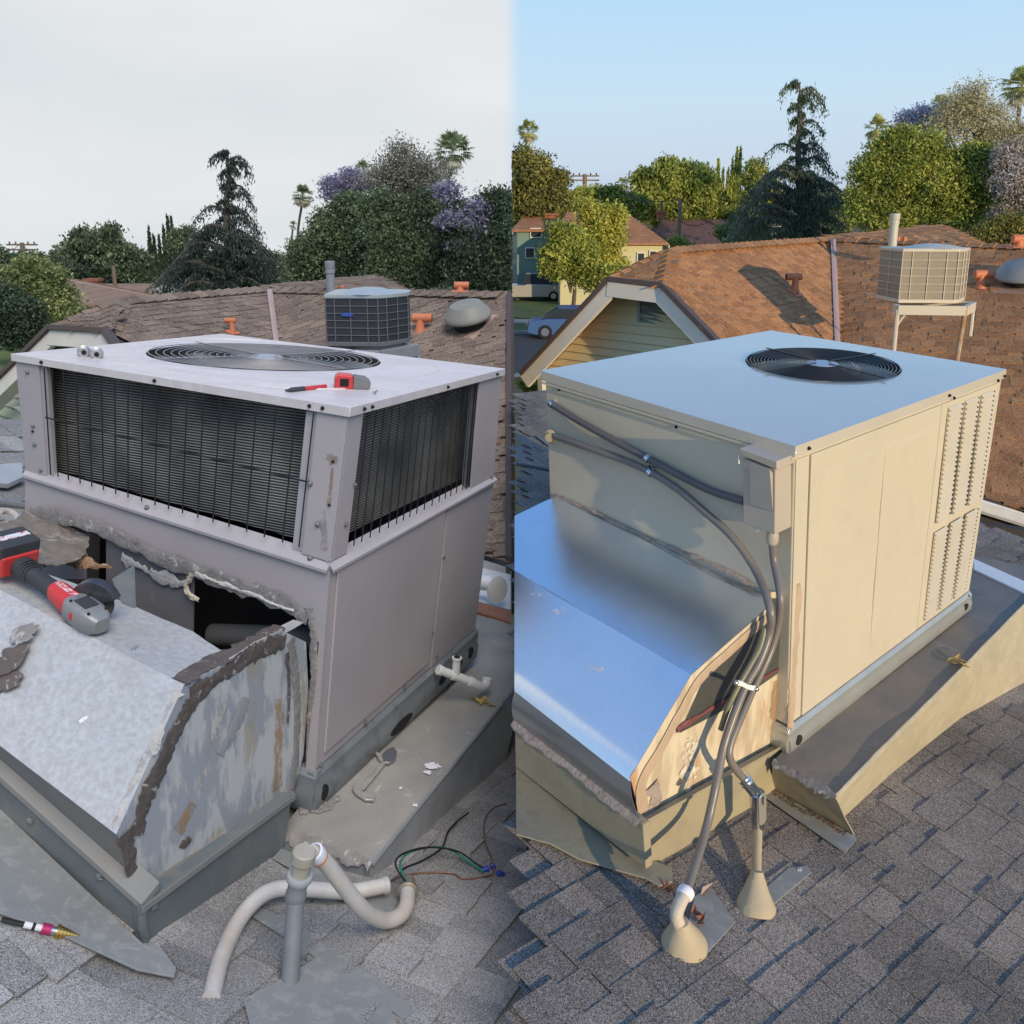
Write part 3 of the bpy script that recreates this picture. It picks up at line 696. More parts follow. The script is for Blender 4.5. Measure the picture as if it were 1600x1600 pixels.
# base rail with holes (channel section)
def rail(cg, m, par, h0, h1, outb=-.02, holes=(), bmax=1.01, side=0):
    b = MB(); fr = cg.fr; H = fr.H
    def P(y, x, z): return cg.m(x, y, z) if side == 0 else cg.m(y, x, z)
    y0, y1 = -.01, bmax*(fr.B if side == 0 else fr.A)
    prof = [(.02, h1), (-.002, h1), (-.014, h1-.015), (-.014, (h0+h1)/2+.01), (-.02, (h0+h1)/2), (-.02, h0+.012), (-.012, h0), (.02, h0)]
    prof = [(x+outb+.02, z) for x, z in prof]
    n = len(prof)
    b.add([P(y0, *q) for q in prof]+[P(y1, *q) for q in prof], [(i, (i+1) % n, n+(i+1) % n, n+i) for i in range(n)]+[tuple(range(n)), tuple(range(n, 2*n))[::-1]])
    o = b.build('base_rail', [m], par, bevel=.002)
    for y, z, ry, rz in holes:
        hb = MB(); hb.add([P(y+math.cos(2*math.pi*k/20)*ry, outb-.0015, z+math.sin(2*math.pi*k/20)*rz) for k in range(20)]+[P(y+math.cos(2*math.pi*k/20)*ry, outb+.012, z+math.sin(2*math.pi*k/20)*rz) for k in range(20)], [tuple(range(20))]+[(i, (i+1) % 20, 20+(i+1) % 20, 20+i) for i in range(20)])
        hb.build('lifting_hole', [M_DARK], o)
    return o
rail(cgL, M_RAIL_L, UL, .0, .14, holes=((.035, .055, .018, .026), (.50, .035, .075, .022), (.80, .06, .03, .018), (.93, .06, .035, .024), (1.04, .062, .022, .025)))
rail(cgL, M_RAIL_L, UL, .0, .14, side=1)
# left face, lower panel with ragged cut-outs into the dark duct space
def facepoly(cg, pts, off, thick, name, m, par, fr_ax=1, bevel=0):
    P = [cg.p(*cg.inv(x, y, fr_ax, 0)) for x, y in pts]; n = nA if fr_ax == 1 else nB
    b = MB(); b.prism([p+n*off for p in P], -n*thick); return b.build(name, [m], par, bevel=bevel)
facepoly(cgL, [(42, 745), (515, 890), (498, 1005), (480, 962), (300, 893), (165, 838), (44, 800)], .0, .006, 'lower_panel', M_PAINT_L, UL)
facepoly(cgL, [(165, 836), (302, 890), (300, 1000), (240, 990), (165, 950)], -.002, .006, 'lower_panel', mat('inner_grey_steel', (.21, .21, .225), .35, .3, col2=(.19, .19, .2), scale=5, col3=(.30, .30, .29), scale3=7, amt3=.5, pos3=(.6, .66)), UL)
facepoly(cgL, [(44, 800), (133, 838), (133, 905), (60, 905), (44, 860)], -.001, .006, 'lower_panel', M_PAINT_L, UL)
facepoly(cgL, [(498, 1005), (515, 890), (490, 1240), (474, 1240)], .0, .006, 'lower_panel', M_PAINT_L, UL)
b = MB(); b.cage(cgL, .01, .99, .30, .31, .0, .63); b.build('dark_cavity_wall', [M_DARK], UL)  # black wall added inside so the cut-outs look deep in shade
b = MB(); P0 = cgL.p(.03, .28, .30); b.tube([cgL.p(.02, .10, .42), cgL.p(.42, .12, .31)], .035, 14); b.build('insulated_line', [mat('dusty_grey_pipe_insulation', (.10, .105, .11), .8)], UL, smooth=True)
for a, h in ((.96, .955), (.955, .745), (.94, .672), (.955, .80)): screw(cgL.p(a, -.0005, h), nA, .006, UL)
for (x, y) in ((497, 819), (485, 755), (485, 872), (230, 793)):
    q = Lp(x, y); screw(cgL.p(*q)+nA*.001, nA, .0065, UL)
for (x, y) in ((539, 819), (553, 757), (692, 870), (674, 988), (681, 1024), (631, 1073), (570, 1128), (518, 1200), (775, 702), (767, 745), (500, 1195)):
    q = cgL.inv(x, y, 0, 0); screw(cgL.p(*q)+nB*.003, nB, .005, UL)
for (x, y) in ((486, 637), (507, 636), (245, 601), (69, 569)):
    q = Lp(x, y+2); screw(cgL.p(q[0], -.009, .9905), nA, .004, UL, M_DARK, 'hole')
for bq in (.06, .1, .55, .93): screw(cgL.p(-.009, bq, .9905), nB, .004, UL, M_DARK, 'hole')
for (x, y) in ((521, 721), (515, 789), (52, 674)):
    q = Lp(x, y); screw(cgL.p(*q)+nA*.0005, nA, .003, UL, M_DARK, 'hole')

# ---------------- RIGHT unit
COL = CA; KS = 1.0
M_PAINT_R = mat('cream_beige_paint', (.60, .545, .42), .36, col2=(.555, .505, .39), scale=2.6, amt=.8, spec=.5, bump=.05, bscale=3.2, dist=.03, col3=(.50, .45, .34), scale3=9, amt3=.35, pos3=(.52, .7))
M_LID_R = mat('cream_beige_lid_paint', (.60, .56, .46), .17, col2=(.52, .49, .42), scale=3, amt=.5, spec=.9, rvar=.05, coat=.8)
M_RAIL_R = mat('galvanised_base_rail', (.55, .56, .52), .35, .6, col2=(.42, .43, .4), scale=9)
cgR = Cage(FR, [(0, {(0, 0): (1230, 1174), (0, 1): (1510, 953)}),
                (.56, {(1, 0): (869, 775)}),
                (1, {(0, 0): (1243, 695), (1, 0): (850, 579), (0, 1): (1568, 577), (1, 1): (1205, 517)})])
nAr = -Vector(FR.M[:, 1]); nBr = -Vector(FR.M[:, 0]); upR = Vector(FR.M[:, 2])
UR = thing('packaged_rooftop_unit', 'clean new cream rooftop air conditioner with a blue sky reflection on its lid', 'air conditioner', cgR.p(0, 0, 0))
lid = holed_lid(cgR, .53, .97, .305, FR.H)
def lip(cg, lid, h):
    for q in (((-.008, -.008), (1.008, -.008)), ((1.008, -.008), (1.008, 1.008)), ((1.008, 1.008), (-.008, 1.008)), ((-.008, 1.008), (-.008, -.008))):
        (a0, b0), (a1, b1) = q
        lid.add([cg.p(a0, b0, h), cg.p(a1, b1, h), cg.p(a1, b1, 1), cg.p(a0, b0, 1)], [(0, 1, 2, 3)])
lip(cgR, lid, .967); lid.build('lid', [M_LID_R], UR, bevel=.004, weld=True)
fan(cgR, UR, .53, .97, .305, FR.H, M_GUARD_R, 17, .06, 4, wire=.002, sag=.0, rot=.62, nb=4, mhub=mat('pale_blue_hub_plate', (.45, .5, .55), .4, .4))
b = MB(); b.cage(cgR, 0.001, 1, 0.001, 1, .09, .966); b.build('cabinet', [M_PAINT_R], UR, bevel=.006, segs=3)
b = MB(); b.add([cgR.p(0, -.011, .958), cgR.p(1, -.011, .958), cgR.p(1, -.011, .965), cgR.p(0, -.011, .965)], [(0, 1, 2, 3)]); b.build('lid_seam', [M_PAINT_R], UR, solid=.004)
# right face doors
bq = cgR.inv(1257, 900, 0, 0)[1]; bq2 = cgR.inv(1455, 800, 0, 0)[1]; bm_ = cgR.inv(1340, 900, 0, 0)[1]
def doorp(b0, b1, h0, h1, t=.005, nm='access_panel', m=M_PAINT_R, bev=.003, off=0):
    b = MB(); b.cage(cgR, -t, .002, b0, b1, h0, h1); return b.build(nm, [m], UR, bevel=bev)
doorp(.003, bq-.004, .095, .955, .003, 'corner_post')
doorp(bq, bq2-.012, .095, .955, .006)
bmid = (bq+bq2)/2
doorp(bq+.035, bmid-.018, .14, .88, .0072, 'panel_face', bev=.003); doorp(bmid+.018, bq2-.045, .14, .88, .0072, 'panel_face', bev=.003)
doorp(bq2-.008, .985, .095, .955, .005)
# louvre banks
def Rq(x, y): q = cgR.inv(x, y, 0, 0); return q[1], q[2]
cols = []
for (xt, xb) in (((1487, 1503), (1463, 1482)), ((1508, 1529), (1487, 1505)), ((1533, 1552), (1511, 1527))): cols.append((xt, xb))
bk0, bk1 = bq2+.018, .955
for bank, (h0, h1, nn) in enumerate(((.50, .935, 24), (.115, .465, 22))):
    for c in range(3):
        c0 = bk0+(bk1-bk0)*(c+.06)/3; c1 = bk0+(bk1-bk0)*(c+.80)/3
        hh = MB()
        for i in range(nn):
            z0 = h0+(h1-h0)*i/nn; z1 = z0+(h1-h0)/nn
            b = MB(); b.add([cgR.p(-.006, c0, z0), cgR.p(-.006, c1, z0), cgR.p(-.006, c1, z1), cgR.p(-.006, c0, z1), cgR.p(-.017, c0, z0+(z1-z0)*.45), cgR.p(-.017, c1, z0+(z1-z0)*.45), cgR.p(-.005, c0, z0+(z1-z0)*.1), cgR.p(-.005, c1, z0+(z1-z0)*.1)],
                            [(3, 2, 5, 4), (4, 5, 7, 6), (3, 4, 6), (2, 7, 5)])
            b.build('louvre_slat', [M_PAINT_R], UR, solid=.0015)
            zc = z0+(z1-z0)*.5; cb = c1+.012
            hh.add([cgR.p(-.0062, cb+math.cos(k*math.pi/4)*.0055, zc+math.sin(k*math.pi/4)*.0055) for k in range(8)], [tuple(range(8))])
        o = hh.build('drain_hole', [M_DARK], UR); stuff(o)
rail(cgR, M_RAIL_R, UR, .0, .095, holes=((.04, .035, .02, .018), (1.37, .045, .018, .015)), bmax=1.0)
rail(cgR, M_RAIL_R, UR, .0, .095, side=1)
for (x, y) in ((1259, 697), (1479, 615), (1486, 619), (1555, 592), (1565, 585)):
    q = cgR.inv(x, y+2, 0, 0); screw(cgR.p(-.0095, q[1], q[2]), nBr, .0045, UR, M_DARK)
for (x, y) in ((1257, 1130), (1252, 1139), (1347, 1058), (1424, 998), (1438, 987), (1503, 937), (1510, 930)):
    q = cgR.inv(x, y, 0, 0); screw(cgR.p(-.006, q[1], q[2]), nBr, .004, UR, M_DARK)
for (x, y) in ((874, 609), (1057, 667), (889, 763)):
    q = cgR.inv(x, y, 1, 0); screw(cgR.p(*q)+nAr*.001, nAr, .004, UR, M_DARK)
# ================================================================== DUCT HOODS, CURBS, PLATFORMS
M_HOODTOP_L = mat('mottled_galvanised_sheet', (.52, .53, .535), .5, .15, col2=(.38, .39, .39), scale=55, amt=.9, col3=(.33, .32, .29), scale3=3.4, amt3=.5, pos3=(.5, .72), bump=.2, bscale=140, dist=.002, rvar=.1, detail=10)
M_HOODSIDE_L = mat('streaked_sheet_metal_side', (.40, .425, .455), .5, .2, col2=(.62, .625, .61), scale=6, amt=.9, pos=(.46, .54), col3=(.42, .36, .27), scale3=3.2, amt3=.7, pos3=(.56, .62), stretch=(2.2, 2.2, .8), bump=.3, bscale=50, dist=.003)
M_TAR = mat('dried_brown_sealant', (.095, .075, .065), .7, col2=(.145, .12, .105), scale=22, amt=.7, col3=(.45, .43, .40), scale3=30, amt3=.8, pos3=(.60, .64), bump=.6, bscale=45, dist=.006)
M_TARG = mat('crusty_grey_sealant', (.20, .185, .17), .85, col2=(.30, .29, .275), scale=18, amt=.8, col3=(.47, .46, .44), scale3=24, amt3=.8, pos3=(.58, .62), bump=.7, bscale=55, dist=.007)
M_CURB_L = mat('dark_grey_curb_paint', (.125, .145, .15), .55, col2=(.16, .178, .18), scale=3.5, amt=.8, col3=(.22, .21, .18), scale3=9, amt3=.4, bump=.08, bscale=30)
M_LEDGEP_L = mat('taupe_ledge_paint', (.215, .215, .205), .6, col2=(.27, .26, .23), scale=8)
M_TRAY_L = mat('stained_flashing_sheet', (.33, .315, .28), .7, col2=(.24, .24, .225), scale=4, amt=.8, col3=(.52, .51, .48), scale3=12, amt3=.7, pos3=(.6, .68), bump=.2, bscale=30, dist=.004)
M_TRAYSIDE_L = mat('bluish_grey_flashing', (.27, .29, .31), .5, .2, col2=(.36, .375, .385), scale=5, amt=.8, col3=(.55, .56, .56), scale3=16, amt3=.6, pos3=(.64, .7), bump=.08, bscale=20)
M_FLASH_L = mat('grey_roof_flashing', (.26, .27, .262), .6, col2=(.20, .21, .205), scale=3, amt=.8, col3=(.36, .36, .34), scale3=20, amt3=.5, bump=.1, bscale=40)
M_HOOD_R = mat('new_galvanised_sheet', (.88, .92, .97), .25, 1., col2=(.80, .84, .90), scale=70, amt=.5, rvar=.04, bump=.04, bscale=2.6, dist=.015, col3=(.76, .80, .86), scale3=5, amt3=.3)
M_TAN = mat('tan_brushed_sealant', (.50, .385, .27), .75, col2=(.40, .30, .21), scale=26, amt=.7, bump=.45, bscale=50, dist=.004, stretch=(1, 1, .5))
M_HSIDE_R = mat('peeling_cream_duct_side', (.66, .58, .42), .6, col2=(.46, .38, .26), scale=8, amt=.9, pos=(.42, .6), col3=(.50, .22, .08), scale3=4.5, amt3=.75, pos3=(.55, .66), stretch=(2.4, 2.4, .6), bump=.3, bscale=40, dist=.003)
M_HDARK_R = mat('grey_primer_duct_side', (.10, .105, .10), .35, .4, col2=(.16, .16, .15), scale=14)
M_REDTAR = mat('dark_red_sealant', (.16, .045, .045), .6, col2=(.25, .10, .10), scale=30, bump=.5, bscale=60)
M_CURB_R = mat('tan_curb_paint', (.38, .335, .22), .6, col2=(.32, .28, .19), scale=5, amt=.8, col3=(.27, .24, .18), scale3=9, amt3=.4, bump=.08, bscale=30)
M_TRAY_R = mat('dirty_platform_sheet', (.17, .165, .155), .6, .1, col2=(.27, .225, .175), scale=4.5, amt=.9, col3=(.36, .34, .31), scale3=15, amt3=.6, pos3=(.62, .7), bump=.2, bscale=30, dist=.004)
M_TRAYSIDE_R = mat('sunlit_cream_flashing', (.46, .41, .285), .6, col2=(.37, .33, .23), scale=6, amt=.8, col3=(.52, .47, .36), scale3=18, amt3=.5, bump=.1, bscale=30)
M_FLASH_R = mat('olive_grey_flashing', (.25, .235, .18), .6, col2=(.33, .30, .21), scale=3.5, amt=.8, col3=(.18, .165, .14), scale3=14, amt3=.4, bump=.1, bscale=40)
M_WHITEP = mat('white_roof_coating', (.82, .83, .84), .6, col2=(.72, .73, .74), scale=9, amt=.5, bump=.15, bscale=20)
M_PUTTY_R = mat('pinkish_grey_putty', (.33, .27, .235), .85, col2=(.42, .36, .31), scale=30, amt=.8, col3=(.20, .16, .14), scale3=26, amt3=.6, bump=.8, bscale=70, dist=.005)
M_RUSTMET = mat('rusty_sheet', (.28, .12, .07), .8, col2=(.38, .18, .10), scale=20, bump=.3)

def smear(path, nrm, wid, name, m, parent, thick=.004, jag=.35, seg=10, seed=0, fine=6, side=None):
    thick = thick*KS; wid = [q*KS for q in wid] if isinstance(wid, (list, tuple)) else wid*KS
    P = catmull([Vector(p) for p in path], seg) if len(path) > 2 else [Vector(path[0]).lerp(Vector(path[1]), i/(seg*3)) for i in range(seg*3+1)]
    n = Vector(nrm).normalized(); b = MB(); k = 9; vs = []
    for i, p in enumerate(P):
        t = (P[min(i+1, len(P)-1)]-P[max(i-1, 0)]).normalized(); s = t.cross(n).normalized()
        wv = wid if not isinstance(wid, (list, tuple)) else wid[0]+(wid[-1]-wid[0])*i/(len(P)-1)
        e = [1+jag*(.9*mnoise.noise(p*9+Vector((q*9, seed, 1)))+mnoise.noise(p*fine*3+Vector((seed*7+3*q, 0, 0)))*1.3+mnoise.noise(p*fine*14+Vector((seed, q, 3)))*1.1+.5*mnoise.noise(p*fine*40)) for q in (0, 1)]
        for j in range(k):
            x = j/(k-1)*2-1; ww = wv/2*(e[0] if x < 0 else e[1])
            hgt = .6*thick*(1-x**4)*(.75+.8*abs(mnoise.noise(p*55+Vector((j, seed, 0)))))-.0005
            vs.append(p+s*x*ww+n*hgt)
    b.add(vs, [(i*k+j, i*k+j+1, (i+1)*k+j+1, (i+1)*k+j) for i in range(len(P)-1) for j in range(k-1)])
    return b.build(name, [m], parent, smooth=True)
def blot(c, nrm, r, name, m, parent, thick=.003, seed=0, asp=1.6, ang=0, n=36, jag=.5):
    r = r*KS
    nv = Vector(nrm).normalized(); x = nv.cross(Vector((.3, .2, 1))).normalized(); y = nv.cross(x)
    ca, sa = math.cos(ang), math.sin(ang); x, y = x*ca+y*sa, y*ca-x*sa; b = MB(); c = Vector(c); vs = []
    for q in (1, .7, .3):
        for k in range(n):
            a = 2*math.pi*k/n; rr = r*q*(1+jag*(mnoise.noise(Vector((math.cos(a)*2+seed, math.sin(a)*2, seed)))+.6*mnoise.noise(Vector((math.cos(a)*7, math.sin(a)*7+seed, 1)))))
            vs.append(c+x*math.cos(a)*rr*asp+y*math.sin(a)*rr+nv*(thick*(1-q**3)-.0004))
    b.add(vs, [(i*n+k, i*n+(k+1) % n, (i+1)*n+(k+1) % n, (i+1)*n+k) for i in range(2) for k in range(n)]+[tuple(2*n+k for k in range(n))])
    return b.build(name, [m], parent, smooth=True)
def lerp(a, b, t): return a+(b-a)*t
# ---------------- LEFT curb, hood and platform
COL = CB; KS = 1.2
u0, u1 = .06, 1.30
HL = thing('supply_duct_hood', 'cut open weathered galvanised duct hood smeared with brown sealant', 'duct', FL.w(.06, -.4, .2))
def hoodL(u, t):   # profile from the cut edge down to the lip
    k = max(0, u-u0)
    prof = [(-.10, .615), (-.30, .625), (-.548, .638), (-.764, .359)]
    ks = [.12, .14, .155, .30]
    x = t*(len(prof)-1); i = min(int(x), len(prof)-2); f = x-i
    z = lerp(prof[i][1]+ks[i]*k, prof[i+1][1]+ks[i+1]*k, f); v = lerp(prof[i][0], prof[i+1][0], f)
    return v, z
def vopen(u):  # cut edge of the top sheet
    pts = [(.06, -.05), (.098, -.06), (.105, -.30), (.30, -.255), (.575, -.222), (.80, -.235), (1.3, -.25)]
    for i in range(len(pts)-1):
        if u <= pts[i+1][0]: return lerp(pts[i][1], pts[i+1][1], (u-pts[i][0])/max(1e-6, pts[i+1][0]-pts[i][0]))
    return pts[-1][1]
_pl = plane3(FL.w(.2, -.3, .625+.13*.14), FL.w(.2, -.5, .634+.15*.14), FL.w(1.1, -.4, .63+.14*1.04))
_ed = [tuple(FL.loc(hit(_pl, x, y))[:2]) for x, y in ((362, 1027), (330, 1008), (300, 988), (262, 972), (225, 955), (190, 940), (150, 925), (60, 895))]
_ed.sort(); print('cut edge', [(round(float(a), 2), round(float(c), 2)) for a, c in _ed])
def vopen(u):
    pts = [(.06, -.05), (.094, -.06)]+[(float(a), float(c)) for a, c in _ed]+[(1.4, float(_ed[-1][1]))]
    for i in range(len(pts)-1):
        if u <= pts[i+1][0]: return lerp(pts[i][1], pts[i+1][1], (u-pts[i][0])/max(1e-6, pts[i+1][0]-pts[i][0]))+(.004*mnoise.noise(Vector((u*40, 0, 0))) if u > .11 else 0)
    return pts[-1][1]
us = [.06, .075, .09, .097]+[.105+(1.3-.105)*i/40 for i in range(1, 41)]; NV = 26
b = MB(); vs = []
for j in range(NV+1):
    for u in us:
        v0 = vopen(u); t = j/NV
        # parametrise by v from open edge to lip
        NC = 15; v = lerp(v0, -.548, j/NC) if j <= NC else lerp(-.548, -.764, (j-NC)/(NV-NC))
        lo = 0.0; hi = 1.0
        for _ in range(22):
            m_ = (lo+hi)/2
            if hoodL(u, m_)[0] > v: lo = m_
            else: hi = m_
        vv, z = hoodL(u, lo); z += .0025*mnoise.noise(Vector((u*5, v*5, 0)))
        vs.append(FL.w(u, v, z))
nu = len(us)
b.add(vs, [(j*nu+i, j*nu+i+1, (j+1)*nu+i+1, (j+1)*nu+i) for j in range(NV) for i in range(nu-1)])
b.build('top_sheet', [M_HOODTOP_L], HL, smooth=True, solid=.003)
# side sheet (ends short of the unit, corroded edge)
sp = [(478, 1003), (440, 985), (400, 1003), (365, 1026), (285, 1076), (182, 1303), (212, 1392), (300, 1340), (380, 1292), (456, 1245), (474, 1180), (482, 1080)]
Ps = [FL.ip(x, y, 0, u0) for x, y in sp]
sideb = MB(); sideb.prism(Ps, Vector(FL.M[:, 0])*.004); sideb.build('side_sheet', [M_HOODSIDE_L], HL)
# inner return flange, lip skirt
b = MB(); b.grid(lambda s, t: FL.w(lerp(u0, 1.3, s), lerp(-.764, -.702, t), lerp(.359+.30*(lerp(u0, 1.3, s)-u0), .175+.40*lerp(0, 1.3, s)-.01*0, t)), 12, 3)
b.build('front_skirt', [mat('stained_skirt_metal', (.20, .215, .225), .45, .4, col2=(.30, .29, .25), scale=6, col3=(.36, .27, .16), scale3=3, amt3=.5, pos3=(.55, .62))], HL, solid=.003)
# brown sealant along the side edge and crease
nside = nB
e1 = [(440, 988), (400, 1000), (368, 1022), (330, 1048), (292, 1078)]
e2 = [(292, 1078), (270, 1120), (240, 1180), (215, 1240), (196, 1300)]
topn = upL
smear([FL.ip(x+6, y+14, 0, u0-.002) for x, y in e1], nB, .052, 'brown_sealant', M_TAR, HL, seed=1, jag=.35)
smear([FL.ip(x+16, y+6, 0, u0-.003) for x, y in e2], nB, [.05, .055], 'brown_sealant', M_TAR, HL, seed=2, jag=.4)
smear([FL.ip(196, 1300, 0, u0-.004), FL.ip(203, 1340, 0, u0-.004), FL.ip(213, 1385, 0, u0-.004)], nB, [.05, .02], 'brown_sealant', M_TAR, HL, seed=3)
ntop = (FL.w(0.5, -.57, .61+.07)-FL.w(.5, -.764, .359+.13)).cross(Vector(FL.M[:, 0])); ntop = ntop if ntop.z > 0 else -ntop
smear([FL.w(u0+.025, -.56, .625), FL.w(u0+.03, -.66, .497), FL.w(u0+.022, -.762, .366)], ntop, [.07, .045], 'pale_sealant', stain_mat('scraped_pale_sealant', (.50, .48, .45), (.27, .24, .22), .36, .5, 22, .85), HL, seed=4, jag=.5)
smear([FL.w(u0+.03, -.12, .622), FL.w(u0+.030, -.3, .631), FL.w(u0+.032, -.45, .640), FL.w(u0+.025, -.548, .644)], upL, [.055, .06], 'brown_sealant', M_TAR, HL, seed=5, jag=.45)
smear([FL.ip(x, y, 0, u0-.002) for x, y in ((455, 1000), (462, 1060), (465, 1120), (462, 1200), (455, 1240))], nB, [.035, .03], 'grey_sealant', M_TARG, HL, seed=6, jag=.3)
smear([FL.ip(x, y, 0, u0-.003) for x, y in ((448, 1020), (452, 1075), (450, 1130))], nB, [.014, .008], 'brown_sealant', M_TAR, HL, seed=16, jag=.6)
M_RUSTSTREAK = stain_mat('orange_rust_streak', (.46, .27, .13), (.34, .25, .17), .38, .62, 16, stretch=(2.5, 2.5, .7))
smear([FL.ip(x, y, 0, u0-.0022) for x, y in ((437, 1090), (438, 1130), (435, 1180), (432, 1235))], nB, [.03, .045], 'rust_streak', M_RUSTSTREAK, HL, .001, seed=7, jag=.4)
smear([FL.ip(x, y, 0, u0-.0022) for x, y in ((303, 1255), (290, 1280), (278, 1300))], nB, [.03, .05], 'rust_streak', M_RUSTSTREAK, HL, .001, seed=8, jag=.3)
smear([FL.ip(x, y, 0, u0-.0022) for x, y in ((350, 1100), (335, 1150), (310, 1230))], nB, [.05, .025], 'pale_streak', stain_mat('pale_cream_streak', (.52, .50, .46), (.38, .385, .39), .40, .55, 14, stretch=(2, 2, .7)), HL, .001, seed=9, jag=.5)
smear([FL.ip(x, y, 0, u0-.0022) for x, y in ((345, 1180), (365, 1140), (385, 1090))], nB, [.04, .05], 'grey_sealant', stain_mat('smooth_grey_putty', (.34, .34, .34), (.28, .28, .285), .36, .46, 9), HL, .002, seed=19, jag=.5)
for i, (x, y, r_, a) in enumerate(((290, 1318, .014, 1),)):
    blot(FL.ip(x, y, 0, u0-.002), nB, r_, 'brown_sealant', M_TAR, HL, seed=i)
def onslope(px, py, off=.002):
    a = FL.w(.3, -.57, .61+.16*.24); bq = FL.w(.3, -.764, .359+.3*.24); c = FL.w(1.0, -.764, .359+.3*.94)
    return hit(plane3(a, bq, c), px, py)+ntop.normalized()*off
def ontop(px, py, off=.002):
    a = FL.w(.2, -.3, .625+.14*.14); bq = FL.w(.2, -.5, .634+.15*.14); c = FL.w(1.1, -.4, .63+.15*1.04)
    return hit(plane3(a, bq, c), px, py)+upL*off
for i, (x, y, r_, as_) in enumerate(((40, 990, .026, 1.5), (18, 1030, .035, 1.3), (8, 1065, .03, 1.5))):
    blot(onslope(x, y, .004), ntop, r_, 'brown_sealant', M_TARG if i == 0 else M_TAR, HL, seed=20+i, asp=as_, ang=.9)
for i, (x, y, r_) in enumerate(((165, 1098, .009), (178, 1106, .007), (125, 1125, .006), (185, 1092, .005))):
    blot(onslope(x, y, .003), ntop, r_, 'white_scuff', M_WHITEP, HL, .0008, seed=30+i, asp=3.4, ang=.45, jag=.9)
# putty band on the unit face above the cut-outs
bandpts = [(48, 793), (110, 806), (175, 830), (240, 862), (310, 888), (380, 912), (440, 935), (482, 958)]
smear([FL.ip(x, y+6, 1, -.014) for x, y in bandpts], nA, [.042, .052], 'putty_band', M_TARG, HL, .004, seed=11, jag=.35)
smear([FL.ip(x, y, 1, -.012) for x, y in ((482, 950), (490, 1010), (488, 1080), (484, 1150), (480, 1215))], nA, [.03, .02], 'putty_band', M_TARG, HL, .008, seed=12, jag=.5)
smear([FL.ip(x, y, 1, -.006) for x, y in ((190, 872), (225, 890), (260, 905), (295, 915))], nA, [.03, .035], 'pale_sealant', mat('flaky_pale_sealant', (.42, .42, .41), .8, col2=(.25, .25, .25), scale=20, bump=.6), HL, .004, seed=13, jag=.8)
smear([FL.ip(x, y, 1, -.012) for x, y in ((302, 895), (292, 918), (300, 932), (312, 938))], nA, [.02, .014], 'foam_crumb', mat('cream_foam', (.55, .50, .40), .9, col2=(.4, .35, .28), scale=40, bump=.7), HL, .012, seed=14, jag=.6)
smear([FL.ip(x, y, 1, -.016) for x, y in ((305, 897), (340, 910), (385, 925), (430, 945), (460, 955))], nA, [.012, .01], 'pale_sealant', mat('torn_white_edge', (.62, .60, .55), .8, col2=(.3, .28, .26), scale=40, bump=.7), HL, .006, seed=15, jag=.9)
# torn flashing and rotten insulation in the cut
DB = thing('torn_flashing', 'torn strip of curled grey flashing over rotten brown insulation', 'debris', FL.w(1.1, -.15, .7))
def px_sheet(poly_rows, name, m, par, plane, amp, seed, th=.004, sub=10):
    """grid from pixel rows laid on a plane and crumpled"""
    rows = [[hit(plane, *p) for p in r] for r in poly_rows]
    def fn(s, t):
        x = s*(len(rows[0])-1); i = min(int(x), len(rows[0])-2); fx = x-i; y = t*(len(rows)-1); j = min(int(y), len(rows)-2); fy = y-j
        p = rows[j][i].lerp(rows[j][i+1], fx).lerp(rows[j+1][i].lerp(rows[j+1][i+1], fx), fy)
        d = amp*(mnoise.noise(p*9+Vector((seed, 0, 0)))+.5*mnoise.noise(p*28+Vector((0, seed, 0)))+.25*mnoise.noise(p*80))
        return p+Vector(plane[1])*(d+amp*.6)+Vector((mnoise.noise(p*30+Vector((5, 5, seed))), 0, 0))*amp*.5
    b = MB(); b.grid(fn, sub*(len(rows[0])-1), sub*(len(rows)-1)); return b.build(name, [m], par, smooth=True, solid=th)
plT = plane3(FL.w(1.2, -.02, .70), FL.w(.7, -.05, .62), FL.w(1.1, -.3, .735))
M_FELT = mat('crusty_brown_felt', (.17, .145, .12), .9, col2=(.24, .22, .2), scale=14, amt=.8, col3=(.40, .38, .35), scale3=7, amt3=.7, pos3=(.52, .6), bump=.6, bscale=60, dist=.006)
M_INSUL = mat('rotten_brown_insulation', (.30, .17, .085), .95, col2=(.48, .34, .20), scale=22, amt=.9, col3=(.13, .07, .05), scale3=14, amt3=.8, pos3=(.52, .6), bump=1, bscale=60, dist=.012)
px_sheet([[(42, 800), (90, 815), (142, 838)], [(20, 815), (80, 835), (135, 862)], [(-30, 845), (30, 862), (122, 880)], [(-60, 868), (35, 880), (70, 892)]], 'felt_strip', M_FELT, DB, plT, .02, 1)
plT2 = plane3(FL.w(1.2, -.04, .66), FL.w(.7, -.07, .58), FL.w(1.1, -.3, .68))
px_sheet([[(20, 868), (75, 862), (118, 868)], [(40, 880), (90, 880), (140, 890)], [(62, 900), (100, 892), (168, 900)]], 'insulation', M_INSUL, DB, plT2, .035, 3, th=.012, sub=14)
b = MB(); b.prism([ontop(175, 915, .02), ontop(207, 902, .035), ontop(209, 950, .0), ontop(190, 943, .0)], Vector(FL.M[:, 1])*.008); b.build('bent_tab', [M_CURB_L], DB)
b = MB(); P = [FL.ip(x, y, 1, -.06) for x, y in ((413, 1008), (424, 982), (434, 998))]; b.prism(P, Vector(FL.M[:, 1])*.004); tag(b.build('metal_shard', [M_STEEL]), 'small bright triangular metal shard at the edge of the black cut-out', 'scrap')
